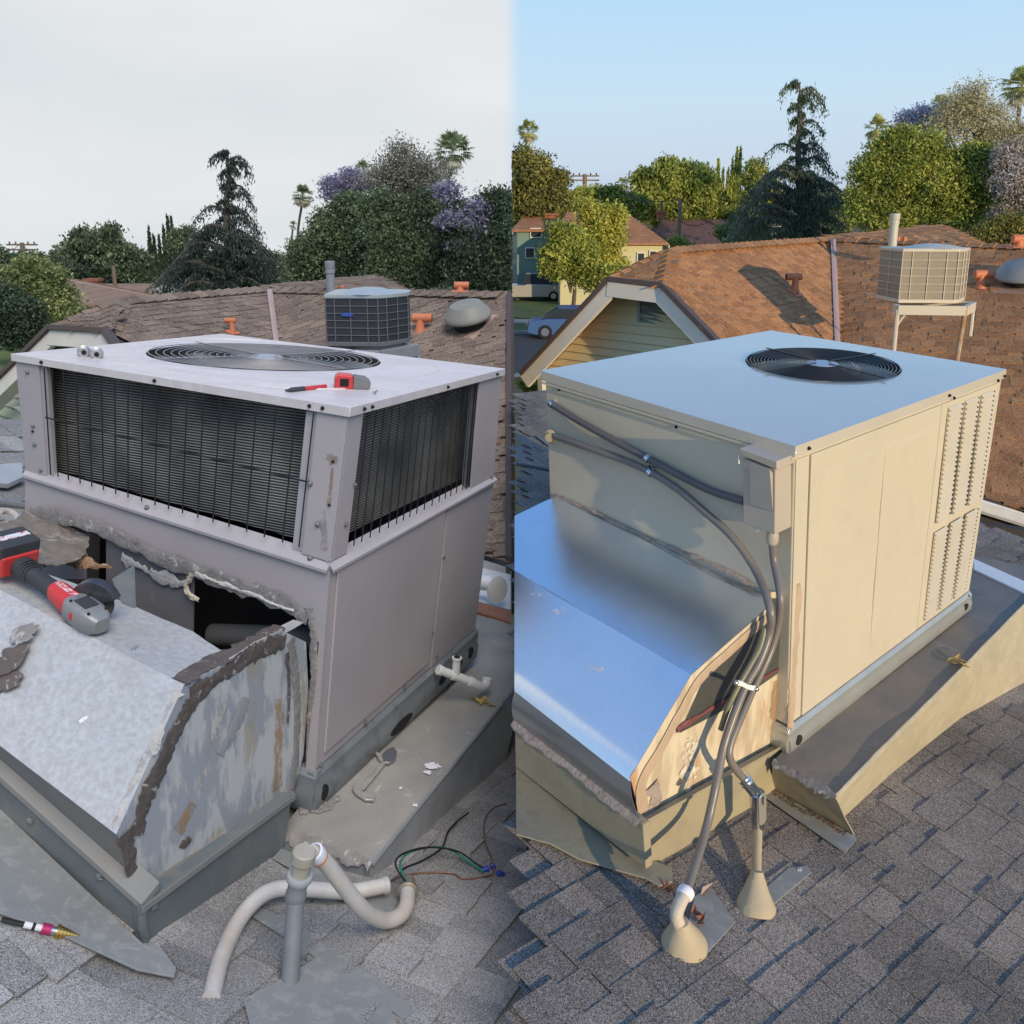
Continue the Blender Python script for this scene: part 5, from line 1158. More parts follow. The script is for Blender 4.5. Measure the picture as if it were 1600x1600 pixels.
def condenser(P, s, label, mfin, mgrid, mtop, mstand, legs, stand=True, yaw=0., badge=None, label2='', dims=(118, 78)):
    """octagonal air conditioner condenser with wire grid; P base centre, s metres per pixel"""
    t = thing('condenser_unit', label, 'condenser', P); up = Vector((0, 0, 1)); Wd, Hh = dims[0]*s, dims[1]*s
    cx = [(-.5, -.33), (.17, -.38), (.27, -.30), (.5, .05), (.5, .4), (.3, .55), (-.45, .55), (-.5, .45)]
    ca, sa = math.cos(yaw), math.sin(yaw); pts = [Vector(((x*ca-y*sa)*Wd, (x*sa+y*ca)*Wd, 0)) for x, y in cx]; n = len(pts)
    b = MB(); b.prism([P+p+up*.03 for p in pts], up*(Hh-.05)); b.build('coil_core', [mfin], t)
    b = MB(); b.prism([P+p*1.03 for p in pts], up*.035); b.build('base_pan', [mgrid], t, bevel=.006)
    b = MB(); b.prism([P+p*1.04+up*(Hh-.03) for p in pts], up*.035); b.build('top_rim', [mtop], t, bevel=.008)
    b = MB(); b.lathe(P+up*(Hh), up, [(Wd*.40, 0), (Wd*.36, .012), (Wd*.2, .035), (Wd*.06, .045), (.001, .046)], 36); b.build('fan_cover', [mtop], t, smooth=True)
    g = MB()
    # grid wires
    for k in range(5):
        z = .03+(Hh-.06)*(k+1)/6
        for i in range(n): b = None
        w_ = MB(); w_.tube([P+p*1.02+up*z for p in pts]+[P+pts[0]*1.02+up*z], .0032, 5, cap=False); w_.build('grille_wire', [mgrid], t)
    for i, fr_ in ((0, 0), (0, .18), (0, .48), (0, .8), (1, 0), (2, 0), (2, .5), (3, 0), (7, .5), (4, .5)):
        a = pts[i].lerp(pts[(i+1) % n], fr_)*1.022; w_ = MB(); w_.tube([P+a+up*.03, P+a+up*(Hh-.02)], .0045, 5); w_.build('grille_wire', [mgrid], t)
    if badge:
        a = pts[0].lerp(pts[1], .42)*1.04; d = (pts[1]-pts[0]).normalized(); q = P+a+up*Hh*.62
        bb = MB(); bb.box(q, d*.045, Vector((0, -.003, 0)), up*.014); bb.build('badge', [badge], t, bevel=.006)
    if stand:
        st = thing('equipment_stand', label2, 'stand', P)
        b = MB(); fp = [Vector((-.58, -.50, 0)), Vector((.22, -.62, 0)), Vector((.62, .02, 0)), Vector((-.3, .35, 0))]
        fp = [P+q*Wd-up*.0 for q in fp]
        for i in range(4):
            d = (fp[(i+1) % 4]-fp[i]); bb = MB(); nn = d.cross(up).normalized()*.025
            bb.hexa([fp[i]-nn-up*.10, fp[i]+d-nn-up*.10, fp[i]+d+nn-up*.10, fp[i]+nn-up*.10, fp[i]-nn-up*.01, fp[i]+d-nn-up*.01, fp[i]+d+nn-up*.01, fp[i]+nn-up*.01]); bb.build('rail', [mstand[0]], st, bevel=.004)
        for (dx, q) in legs:
            bb = MB(); bb.tube([fp[q]-up*.05, fp[q]+Vector(dx)], .022, 8); bb.build('leg', [mstand[1] if q == 1 else mstand[0]], st, smooth=True)
            bb = MB(); bb.tube([fp[q]-up*.09+(fp[(q+1) % 4]-fp[q])*.12, fp[q]+Vector(dx)*.35], .012, 6); bb.build('brace', [mstand[0]], st, smooth=True)
    return t
X_ = Vector((1, 0, 0)); Y_ = Vector((0, 1, 0))
# --- left roof fittings
tile_vent(plane3(*[W(*q) for q in (VL['peak'], VL['ridge'], VL['rake'])]), 363, 521, 22, 24, 'terracotta roof vent just left of the pink valley strip, dull light', -X_, 'terracotta roof vents on the dull side')
tile_vent(PBL, 657, 521, 40, 30, 'terracotta roof vent between the dark condenser and the taupe dome', X_, 'terracotta roof vents on the dull side')
p_ = W(719, 456, 9.9)
tile_vent(plane3(p_, p_+X_, p_+Y_*1+Vector((0, 0, .05))), 719, 457, 30, 14, 'low terracotta vent on the brown ridge under dark trees', X_, 'terracotta roof vents on the dull side')
M_TAUPE = mat('taupe_painted_dome', (.235, .225, .19), .55, col2=(.28, .27, .23), scale=10, bump=.15, bscale=30)
dome_vent(PBL, 735, 512, 37, M_TAUPE, 'round taupe dome vent on the brown roof, right of the terracotta vent')
pipe_vent(W(517, 452, 11.0), .048, .31, mat('grey_painted_pipe', (.25, .27, .29), .5), 'grey vent pipe on the brown roof behind the dark condenser')
for x in (525, 535):
    b = MB(); b.lathe(W(x, 453, 11.2), (0, 0, 1), [(.03, 0), (.03, .04), (.015, .05)], 10); tag(b.build('vent_stub', [M_TERRA], smooth=True), 'tiny terracotta vent stub at the foot of the grey pipe', 'vent', 'vent stubs beside the grey pipe')
M_COND_L = mat('navy_black_coil', (.028, .029, .034), .55, .1, col2=(.045, .045, .05), scale=60)
M_GRID_L = mat('pale_grey_wire', (.13, .133, .14), .5)
M_TOP_L = mat('grey_green_condenser_top', (.42, .46, .45), .4, .2, col2=(.3, .36, .4), scale=5)
sL = 7.6/F
pc = W(578, 536, 7.6)
condenser(pc, sL, 'dark grey condenser unit with pale wire grid on the brown roof in dull light', M_COND_L, M_GRID_L, M_TOP_L, (M_GALV, M_GALV), [((-.05, -.0, -.55), 0), ((0, -.05, -.6), 1), ((.05, 0, -.5), 2), ((0, 0, -.35), 3)], badge=mat('blue_badge', (.05, .09, .35), .4), label2='low metal stand under the dark condenser unit')
# --- right roof fittings
COL = CA
PAR = plane3(*[W(*q) for q in (VR['peak'], VR['ridge'], VR['rake'])])
tile_vent(PAR, 1241, 458, 30, 30, 'terracotta roof vent with its dark mouth facing left, in evening sun', -X_, 'terracotta roof vents in evening sun')
tile_vent(PBR, 1532, 452, 34, 26, 'terracotta roof vent between the cream condenser and the right hand dome', X_, 'terracotta roof vents in evening sun')
p_ = W(1592, 386, 12.3)
tile_vent(plane3(p_, p_+X_, p_+Y_+Vector((0, 0, .05))), 1592, 387, 32, 15, 'low terracotta vent on the ridge at the right edge of the photo', X_, 'terracotta roof vents in evening sun')
dome_vent(PBR, 1600, 442, 38, mat('grey_painted_dome', (.24, .25, .23), .5), 'grey dome vent cut by the right edge of the photo')
pipe_vent(W(1395, 377, 13.2), .055, .36, mat('pale_painted_pipe', (.5, .5, .42), .5), 'pale vent pipe standing on the sunlit brown ridge')
for x in (1403, 1413):
    b = MB(); b.lathe(W(x, 376, 13.6), (0, 0, 1), [(.03, 0), (.03, .05), (.015, .06)], 10); tag(b.build('vent_stub', [M_TERRA], smooth=True), 'tiny terracotta vent stub at the foot of the pale pipe', 'vent', 'vent stubs beside the pale pipe')
M_COND_R = mat('beige_condenser_coil', (.27, .235, .17), .6, col2=(.22, .19, .14), scale=30)
M_GRID_R = mat('cream_wire', (.58, .53, .42), .5)
M_TOP_R = mat('cream_condenser_top', (.55, .52, .42), .4, col2=(.45, .42, .34), scale=5)
M_RUSTY = mat('rust_stained_cream_leg', (.45, .38, .27), .6, col2=(.38, .17, .06), scale=7, amt=.9)
sR = 9.6/F
pc = W(1449, 470, 9.6)
condenser(pc, sR, 'cream condenser unit on a tall white metal stand in evening sun', M_COND_R, M_GRID_R, M_TOP_R, (M_GRID_R, M_RUSTY), [((0, 0, -.62), 0), ((-.03, .0, -.62), 1), ((0, 0, -.35), 2), ((0, 0, -.1), 3)], label2='white metal stand with a rust stained front leg under the cream condenser', dims=(118, 80))

# ================================================================== GROUND
M_GRASS = mat('lawn_grass', (.075, .115, .025), .9, col2=(.12, .15, .035), scale=.6, amt=.9, bump=.6, bscale=30, dist=.03)
M_GROUND = mat('dry_suburban_ground', (.09, .10, .05), .95, col2=(.14, .12, .08), scale=.1)
M_ASPH = mat('asphalt_road', (.05, .05, .053), .9, col2=(.07, .07, .07), scale=2)
M_CONC = mat('concrete_path', (.36, .34, .30), .85, col2=(.30, .28, .25), scale=1.5)
def sheet(name, x0, x1, y0, y1, z, m, label=None):
    b = MB(); b.add([(x0, y0, z), (x1, y0, z), (x1, y1, z), (x0, y1, z)], [(0, 1, 2, 3)]); return struct(b.build(name, [m], fixn=False), label)
for c, x0, x1 in ((CB, -900, 0), (CA, 0, 900)):
    COL = c
    if c is CA: sheet('ground', x0, x1, -300, 1500, GZ, M_GROUND)
    else:   # on the western side the land falls away behind the houses
        b = MB(); b.add([(x0, -300, GZ), (x1, -300, GZ), (x1, 96, GZ), (x0, 96, GZ), (x1, 1500, GZ-220), (x0, 1500, GZ-220)], [(0, 1, 2, 3), (3, 2, 4, 5)]); struct(b.build('ground', [M_GROUND], fixn=False))
COL = CA
sheet('lawn', 0, 40, 54, 80, GZ+.03, M_GRASS); sheet('sidewalk', 0, 60, 50.6, 52.6, GZ+.1, M_CONC); sheet('verge', 0, 60, 47.5, 50.5, GZ+.09, M_GRASS)
sheet('road', 0, 60, 34, 46.6, GZ+.02, M_ASPH); b = MB(); b.box((30, 46.9, GZ+.06), (30, 0, 0), (0, .18, 0), (0, 0, .08)); struct(b.build('kerb', [M_CONC]))
COL = CB
sheet('lawn', -40, -12, 34, 60, GZ+.03, M_GRASS); sheet('path', -40, -12, 47, 49.5, GZ+.05, M_CONC)

# ================================================================== DISTANT HOUSES
def far_house(label, x0, x1, yr, ye, yb, Y, dep, mroof, mwall, ridge=(0.15, .85), wins=(), chim=None, gable_r=None, overhang=.3, roofdx=0):
    """house with ridge along x; pixel columns x0..x1, ridge row, eave row"""
    A, B_ = W(x0, ye, Y), W(x1, ye, Y); R0, R1 = W(lerp(x0, x1, ridge[0]), yr, Y+dep/2), W(lerp(x0, x1, ridge[1]), yr, Y+dep/2)
    A.z = B_.z = (A.z+B_.z)/2
    t = thing('distant_house', label, 'house', Vector(((A.x+B_.x)/2, Y, GZ)))
    z = Vector((0, 0, 1)); D = Vector((0, dep, 0))
    b = MB(); ins = Vector((.35, 0, 0)); i2 = Vector((0, .35, 0))
    base = [A+ins+i2, B_-ins+i2, B_-ins-i2+D, A+ins-i2+D]
    b.hexa([Vector((p.x, p.y, GZ)) for p in base]+base)
    b.build('wall', [mwall], t)
    for fr_, pp in ((ridge[0], (A, A+D, R0)), (1-ridge[1], (B_, B_+D, R1))):
        b = MB(); b.prism([p-z*(.0 if fr_ > .18 else .12) for p in pp], Vector((.05 if pp[0] is A else -.05, 0, 0))); b.build('hip_roof' if fr_ > .18 else 'gable_wall', [mroof if fr_ > .18 else mwall], t)
    b = MB(); th_ = z*.12
    b.prism([A, B_, R1, R0], th_); b.build('roof', [mroof], t); b = MB(); b.prism([A+D, B_+D, R1, R0], th_); b.build('roof', [mroof], t)
    for p, q in ((A, R0), (B_, R1), (A+D, R0), (B_+D, R1)):
        b = MB(); b.prism([p-z*.22, q-z*.22, q-z*.0, p-z*.0], (Vector((-.06 if p.x < (A.x+B_.x)/2 else .06, 0, 0)))); b.build('fascia', [M_WHITE_TRIM], t)
    for (wx0, wx1, wy0, wy1) in wins:
        w0, w1 = W(wx0, wy0, Y+.33), W(wx1, wy1, Y+.33); c = (w0+w1)/2; c.y = Y+.30; hx = abs(w1.x-w0.x)/2; hz_ = abs(w0.z-w1.z)/2
        b = MB(); b.box(c, (hx+.08, 0, 0), (0, .04, 0), (0, 0, hz_+.08)); f = b.build('window', [M_WHITE_TRIM], t)
        b = MB(); b.box(c-Vector((0, .05, 0)), (hx, 0, 0), (0, .01, 0), (0, 0, hz_)); b.build('pane', [M_GLASS], f)
    if chim:
        for cx, cy0, cy1, w_ in chim:
            p = W(cx, cy1, Y+dep*.45); q = W(cx, cy0, Y+dep*.45); b = MB(); b.box(Vector((p.x, p.y, (p.z+q.z)/2)), (w_/2, 0, 0), (0, w_/2, 0), (0, 0, (q.z-p.z)/2)); b.build('chimney', [M_BRICK], t)
            b = MB(); b.box(Vector((p.x, p.y, q.z)), (w_/2+.08, 0, 0), (0, w_/2+.08, 0), (0, 0, .08)); b.build('chimney_cap', [M_BRICK], t)
    return t
M_GLASS = mat('dark_window_glass', (.03, .04, .05), .08, spec=.8)
M_BRICK = mat('red_brick', (.32, .12, .07), .8, col2=(.25, .09, .06), scale=6)
def rows_mat(name, c1, c2, sc_):
    m = bpy.data.materials.new(name); m.use_nodes = True; t = m.node_tree; b = t.nodes['Principled BSDF']; b.inputs['Roughness'].default_value = .9
    g = N(t, 'ShaderNodeNewGeometry'); br = N(t, 'ShaderNodeTexBrick'); br.inputs['Scale'].default_value = sc_; br.inputs['Color1'].default_value = (*c1, 1); br.inputs['Color2'].default_value = (*c2, 1); br.inputs['Mortar'].default_value = (c2[0]*.5, c2[1]*.5, c2[2]*.5, 1); br.inputs['Mortar Size'].default_value = .01
    mp_ = N(t, 'ShaderNodeMapping'); mp_.inputs['Rotation'].default_value = (R(90), 0, 0); LK(t, g.outputs['Position'], mp_.inputs[0]); LK(t, mp_.outputs[0], br.inputs[0]); LK(t, br.outputs[0], b.inputs['Base Color']); return m
M_RT = rows_mat('tan_far_roof', (.27, .18, .125), (.22, .145, .10), 1.5); M_RO = rows_mat('orange_far_roof', (.42, .20, .095), (.34, .155, .075), 1.5)
M_RB = rows_mat('maroon_far_roof', (.17, .095, .08), (.13, .07, .06), 1.5); M_RG = rows_mat('slate_far_roof', (.13, .135, .14), (.10, .105, .11), 1.5)
M_WY = mat('pale_yellow_wall', (.55, .52, .30), .8); M_WW = mat('white_wall', (.6, .6, .58), .8, col2=(.5, .5, .5), scale=1); M_WG = mat('teal_green_wall', (.16, .25, .21), .8); M_WC = mat('cream_wall', (.45, .44, .38), .8)
COL = CA
far_house('yellow walled house with orange roof behind the maple in evening sun', 868, 1045, 334, 383, 420, 62, 9, M_RO, M_WY, (.1, .62), wins=((997, 1006, 396, 408), (1016, 1024, 393, 407)), chim=((1033, 331, 342, .5),))
far_house('teal green gabled house with brick chimney at the left edge of the sunny side', 800, 880, 338, 362, 440, 66, 8, M_RO, M_WG, (.25, .9), wins=((830, 845, 358, 370), (822, 834, 388, 402)), chim=((860, 335, 362, .9),))
far_house('white walled house with maroon roof behind the brown ridge', 1008, 1150, 345, 384, 420, 74, 10, M_RB, M_WW, (.2, .9), chim=())
far_house('white house half hidden behind the dark cedar', 1200, 1312, 328, 352, 420, 78, 10, M_RG, M_WW, (.3, .8))
far_house('small slate roofed house with a white gable near the pale pipe', 1278, 1345, 345, 365, 400, 84, 8, M_RG, M_WW, (.35, .7))
COL = CB
far_house('tan roofed house with white eaves beyond the green trees, dull side', 55, 152, 435, 480, 520, 46, 7, M_RT, M_WC, (.2, .42), chim=())
far_house('low tan roofed house with grey gable beyond the brown ridge, dull side', 138, 252, 446, 466, 520, 60, 9, M_RT, M_WC, (.15, .9), chim=((147, 437, 448, .8),))
far_house('tan roofed house at the far left edge behind the yellow green tree', -90, 45, 436, 462, 520, 58, 9, M_RT, M_WC, (.2, .8))
far_house('pale house partly hidden by the drooping cedar, dull side', 262, 420, 436, 448, 520, 66, 8, M_RG, M_WW, (.2, .8))

# ================================================================== TREES
M_BARK = mat('tree_bark', (.12, .095, .07), .9, col2=(.07, .055, .045), scale=6, bump=.5, bscale=12)
LM = {}
def lm(k):  # sun_ and dull_ copies hold evening and overcast light in their leaf colours
    if k in LM: return LM[k]
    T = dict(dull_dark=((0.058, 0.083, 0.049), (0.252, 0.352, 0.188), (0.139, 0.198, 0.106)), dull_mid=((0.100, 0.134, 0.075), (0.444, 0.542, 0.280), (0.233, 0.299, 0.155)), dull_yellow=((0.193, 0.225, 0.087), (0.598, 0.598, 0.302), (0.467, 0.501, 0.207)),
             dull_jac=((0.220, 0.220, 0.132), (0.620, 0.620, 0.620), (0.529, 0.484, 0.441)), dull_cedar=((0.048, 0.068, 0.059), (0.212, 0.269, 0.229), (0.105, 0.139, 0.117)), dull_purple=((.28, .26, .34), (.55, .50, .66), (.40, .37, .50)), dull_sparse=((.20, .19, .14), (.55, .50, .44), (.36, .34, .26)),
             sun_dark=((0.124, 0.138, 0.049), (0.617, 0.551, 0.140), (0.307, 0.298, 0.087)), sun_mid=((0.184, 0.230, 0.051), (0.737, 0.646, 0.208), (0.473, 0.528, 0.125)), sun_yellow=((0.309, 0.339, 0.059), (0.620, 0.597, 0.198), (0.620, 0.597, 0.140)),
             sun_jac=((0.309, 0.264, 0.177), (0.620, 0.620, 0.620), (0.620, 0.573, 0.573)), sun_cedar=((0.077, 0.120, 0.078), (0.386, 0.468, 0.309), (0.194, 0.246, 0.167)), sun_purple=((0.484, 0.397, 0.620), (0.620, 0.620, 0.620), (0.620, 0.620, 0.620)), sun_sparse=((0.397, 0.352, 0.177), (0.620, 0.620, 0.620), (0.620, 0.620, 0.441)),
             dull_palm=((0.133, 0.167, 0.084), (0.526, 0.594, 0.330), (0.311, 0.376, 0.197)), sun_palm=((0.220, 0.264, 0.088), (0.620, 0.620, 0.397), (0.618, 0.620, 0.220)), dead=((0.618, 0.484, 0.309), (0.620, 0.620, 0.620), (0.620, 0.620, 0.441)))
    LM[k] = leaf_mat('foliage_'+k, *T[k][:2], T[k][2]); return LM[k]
def leafcloud(C, size, aspect=.55, rng=nrng, droop=0.):
    """quads centred on C (n,3)"""
    n = len(C); a = rng.normal(size=(n, 3)); 
    if droop: a[:, 2] = -abs(a[:, 2])*droop*3
    a /= np.linalg.norm(a, axis=1, keepdims=True); b = np.cross(a, rng.normal(size=(n, 3))); b /= np.linalg.norm(b, axis=1, keepdims=True)
    s = size*rng.uniform(.6, 1.4, (n, 1)); a = a*s; b = b*s*aspect
    V = np.stack([C-a, C-b*.9, C+a, C+b*.9], 1).reshape(-1, 3); return V
def blobs_points(blobs, Y, n, dz=1., rng=nrng, shell=.45, cl=14, clr=.55):
    bl2 = []
    for (bx, by, rx, ry) in blobs:
        bl2.append((bx, by, rx*.80, ry*.80))
        for _ in range(7):
            a = rng.uniform(0, 2*math.pi); q = rng.uniform(.22, .42); bl2.append((bx+math.cos(a)*rx*.78, by-abs(math.sin(a))*ry*.80 if rng.random() < .75 else by+abs(math.sin(a))*ry*.7, rx*q, ry*q))
    blobs = bl2
    P = []; vol = np.array([b[2]*b[3] for b in blobs], float); vol /= vol.sum(); s = Y/F
    for (bx, by, rx, ry), v in zip(blobs, vol):
        c = np.array(W(bx, by, Y)); k = max(3, int(n*v/cl)); d = rng.normal(size=(k, 3)); d /= np.linalg.norm(d, axis=1, keepdims=True)
        r = rng.uniform(shell, 1, (k, 1))**.7
        lum = np.array([1+.42*mnoise.noise(Vector(q*2.3)+Vector((bx, by, 0)))+.22*mnoise.noise(Vector(q*7)+Vector((by, 0, 0))) for q in d])[:, None]
        cc = c+d*r*lum*.95*np.array([rx*s, min(rx, ry)*s*dz, ry*s])
        P.append((cc[:, None, :]*1.0+rng.normal(size=(k, cl, 3))*clr*.4*np.array([1, 1, .7])).reshape(-1, 3))
    return np.concatenate(P)
def half(P):  # each tree stays on its own side of the meeting line
    x = np.asarray(P)[:, 0]
    return P[(x < -.02) if COL is CB else (x > .02)]
def tree(label, blobs, Y, n, leaf, mk, trunkpx=None, trunk_r=.22, name='tree', cat='tree', group=None, extra=None, clr=.6, shell=.45, aspect=.55, droop=0., limbs=5, dz=1.):
    C = half(blobs_points(blobs, Y, int(n*2.4), clr=clr, shell=shell, dz=dz))
    bx = sum(b[0]*b[2]*b[3] for b in blobs)/sum(b[2]*b[3] for b in blobs) if trunkpx is None else trunkpx
    cy = sum(b[1]*b[2]*b[3] for b in blobs)/sum(b[2]*b[3] for b in blobs)
    base = W(bx, 340, Y); base.z = GZ; t = thing(name, label, cat, base, group)
    V = leafcloud(C, leaf*.62, aspect, droop=droop)-np.array(base); Fc = np.arange(len(V)).reshape(-1, 4)
    o = mesh_np('crown', V, Fc, lm(mk), t); tone_attr(o.data, np.repeat(nrng.normal(0, .14, len(C)//1), 1))
    b = MB(); top = W(bx, cy, Y); b.tube([base, base.lerp(top, .5)+Vector((.2, 0, 0)), top], [trunk_r, trunk_r*.4], 8, smooth=4)
    for i in range(limbs):
        bl = blobs[i % len(blobs)]; e = W(bl[0]+rnd.uniform(-.6, .6)*bl[2], bl[1]+rnd.uniform(-.7, .3)*bl[3], Y+rnd.uniform(-.5, .5)); st_ = base.lerp(top, rnd.uniform(.45, .8))
        b.tube([st_, st_.lerp(e, .5)+Vector((0, 0, .3)), e], [trunk_r*.4, trunk_r*.08], 6, smooth=3)
    b.build('trunk', [M_BARK], t, smooth=True)
    if extra:
        for nm, bl2, n2, lf2, mk2 in extra:
            C2 = half(blobs_points(bl2, Y-.5, n2, clr=.5, shell=.1)); 
            if len(C2) == 0: continue
            V2 = leafcloud(C2, lf2, .7)-np.array(base); o2 = mesh_np(nm, V2, np.arange(len(V2)).reshape(-1, 4), lm(mk2), t); tone_attr(o2.data, nrng.normal(0, .12, len(C2)))
    return t
def cypress(px, yt, yb, Y, wpx, label, mk, group):
    s = Y/F; n = 1500; t_ = nrng.random(n)**.8; zt = W(px, yt, Y); zb = W(px, yb+60, Y); r = wpx/2*s*np.clip(np.minimum(t_*3.2, 1.0), .05, 1)*(1-.2*t_)
    a = nrng.random(n)*2*math.pi; q = np.sqrt(nrng.random(n)); zz = zt.z+(zb.z-zt.z)*t_
    C = np.stack([zt.x+np.cos(a)*r*q, zt.y+np.sin(a)*r*q, zz], 1); base = Vector((zt.x, zt.y, GZ)); t = thing('cypress_tree', label, 'cypress', base, group)
    V = leafcloud(C, .26, .35, droop=.0)-np.array(base); V2 = V.reshape(-1, 4, 3); ctr = V2.mean(1, keepdims=True); V2 = ctr+(V2-ctr)*np.array([.55, .55, 1.6]); o = mesh_np('crown', V2.reshape(-1, 3), np.arange(len(V)).reshape(-1, 4), lm(mk), t); tone_attr(o.data, nrng.normal(0, .12, n))
    b = MB(); b.tube([base, Vector((zt.x, zt.y, (zt.z+zb.z)/2))], .12, 6); b.build('trunk', [M_BARK], t)
def palm(px, py, rpx, ybase, Y, label, mk, name='palm_tree', skirt=True, group=None):
    s = Y/F; rpx = rpx*1.3; c = W(px, py, Y); base = Vector((c.x+(-.25), c.y, GZ)); t = thing(name, label, 'palm', base, group); r = rpx*s; rr = np.random.default_rng(int(px*7+py)); V = []; VD = []
    for i in range(64 if rpx > 12 else 34):
        el = rr.uniform(-1.15, 1.45); az = rr.uniform(0, 2*math.pi); d = np.array([math.cos(az)*math.cos(el), math.sin(az)*math.cos(el), math.sin(el)])
        st = np.array(c); L = r*rr.uniform(.32, .55); h = st+d*L; side = np.cross(d, [0, 0, 1]); side /= np.linalg.norm(side)+1e-6; up = np.cross(side, d)
        dead = el < -.55
        tgt = VD if dead else V
        w_ = .03+.004*rpx
        tgt.append([st, st+side*.03, h+side*.03, h])
        for k in range(11):
            an = (k/10-.5)*2.6; dd = d*math.cos(an)+side*math.sin(an); fl = r*rr.uniform(.36, .48)*(1-.2*abs(an)/1.3)
            e = h+dd*fl+np.array([0, 0, -.35*fl*abs(an)/1.3-.12*fl]); wd = np.cross(dd, up)*r*.032+up*0
            m_ = h+dd*fl*.55; tgt.append([h, m_+wd, e, m_-wd])
    if skirt:
        for i in range(40):
            az = rr.uniform(0, 2*math.pi); d = np.array([math.cos(az)*.28, math.sin(az)*.28, -1]); st = np.array(c)+np.array([0, 0, -.1*r]); L = r*rr.uniform(.4, .85); sd = np.array([-math.sin(az), math.cos(az), 0])*r*.06
            VD.append([st, st+d*L*.5+sd, st+d*L, st+d*L*.5-sd])
    for nm, Q, mm in (('crown', V, lm(mk)), ('dead_fronds', VD, lm('dead'))):
        if not Q: continue
        Q = np.array(Q).reshape(-1, 3); ok = Q.reshape(-1, 4, 3)[:, :, 0]; m_ = (ok.max(1) < -.01) if COL is CB else (ok.min(1) > .01); Q = Q.reshape(-1, 4, 3)[m_].reshape(-1, 3)
        if len(Q) == 0: continue
        o = mesh_np(nm, Q-np.array(base), np.arange(len(Q)).reshape(-1, 4), mm, t); tone_attr(o.data, rr.normal(.1, .15, len(Q)//4))
    b = MB(); yb_ = W(px-.12*(ybase-py), ybase, Y); b.tube([Vector((yb_.x, yb_.y, GZ)), yb_, c-Vector((0, 0, .2*r))], [max(.11, r*.10), max(.08, r*.075)], 8, smooth=4); b.build('trunk', [M_BARK], t, smooth=True)
def cedar(px, yt, yb, Y, label, mk, sx=1.):
    """deodar cedar: bare leader, tiers of arching limbs hung with needle curtains"""
    s = Y/F; h = yb-yt; top = W(px, yt, Y); base = Vector((W(px+4, 340, Y).x, Y, GZ)); t = thing('cedar_tree', label, 'cedar', base)
    tr = MB(); tr.tube([base, W(px+3, yb, Y), W(px-2, lerp(yt, yb, .45), Y), W(px+1, lerp(yt, yb, .2), Y), top], [.34, .035], 8, smooth=5)
    tiers = [(t_/20, (-1)**t_*(6+t_*.7), .3) for t_ in range(2, 16, 2)]+[(.03, -24, .4), (.0, -10, .2), (.06, 30, .5), (.10, 36, .6), (.15, -14, .5), (.12, 18, .5), (.24, -10, .5), (.27, 34, .5), (.33, 30, .6), (.36, -14, .4), (.43, -42, .5), (.42, 30, .5), (.46, 40, .6), (.5, -24, .4), (.52, 50, .5), (.57, -44, .5), (.6, 30, .5), (.63, -66, .5), (.66, 58, .5), (.7, 70, .5), (.72, -78, .5), (.76, 40, .4), (.78, -40, .4), (.8, -90, .5), (.82, 82, .5), (.86, 55, .4), (.88, -98, .4), (.9, -60, .4), (.92, 72, .4), (.95, -104, .3), (.97, 60, .3), (1.0, -80, .3), (1.0, 78, .3), (.88, 20, .3), (.94, -20, .3), (.8, 10, .3), (.72, -20, .3), (.98, 30, .3), (.98, -35, .3)]
    C = []
    for f, L, dr in tiers:
        for rep in range(2 if f > .5 else 1):
            y0 = yt+f*h; st = W(px+rnd.uniform(-2, 2), y0, Y); Lw = L*1.12*sx*s*rnd.uniform(.85, 1.05); dy = rnd.uniform(-.75, .75)*abs(Lw) if f > .3 else rnd.uniform(-.3, .3)*abs(Lw)
            e = st+Vector((Lw, dy, abs(Lw)*(.05-dr*.75))); mdl = st+Vector((Lw*.5, dy*.5, abs(Lw)*(.16)))
            P = catmull([st, mdl, e], 8); tr.tube(P, [.09*(abs(L)/60+.3), .02], 5)
            for p_i, p in enumerate(P):
                u_ = p_i/(len(P)-1)
                if u_ < .02 and f < .8: continue
                k = int(30 if f > .55 else 15)
                q = np.array(p)+nrng.normal(size=(k, 3))*(np.array([abs(Lw)*.05+.05, .30, .06]) if f > .5 else np.array([abs(Lw)*.05+.03, .12, .05])); q[:, 2] -= nrng.exponential((.08+.22*dr*(.3+u_)) if f < .5 else (.10+.34*dr*(.4+u_)), k); C.append(q)
    C = half(np.concatenate(C)); V = leafcloud(C, .12, .3, droop=1.2)-np.array(base)
    o = mesh_np('crown', V, np.arange(len(V)).reshape(-1, 4), lm(mk), t); tone_attr(o.data, nrng.normal(0, .15, len(C)))
    tr.build('trunk', [M_BARK], t, smooth=True)
# ---- dull side
COL = CB
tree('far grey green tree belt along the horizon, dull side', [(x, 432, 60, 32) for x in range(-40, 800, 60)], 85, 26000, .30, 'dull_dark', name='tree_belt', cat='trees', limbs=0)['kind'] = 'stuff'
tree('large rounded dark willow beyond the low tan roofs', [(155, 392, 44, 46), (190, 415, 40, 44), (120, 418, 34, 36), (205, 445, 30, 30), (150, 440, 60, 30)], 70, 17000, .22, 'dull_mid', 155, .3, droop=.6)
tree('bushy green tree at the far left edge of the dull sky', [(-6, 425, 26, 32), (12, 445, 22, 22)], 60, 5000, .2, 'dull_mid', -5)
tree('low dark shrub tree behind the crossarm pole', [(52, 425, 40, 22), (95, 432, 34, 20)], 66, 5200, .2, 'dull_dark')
tree('yellow green maple turning orange at the left of the dull side', [(60, 455, 48, 36), (45, 430, 30, 26), (82, 475, 36, 34), (70, 440, 28, 28), (30, 480, 36, 34), (95, 490, 26, 20)], 40, 13000, .13, 'dull_yellow', 55, .16, clr=.45)
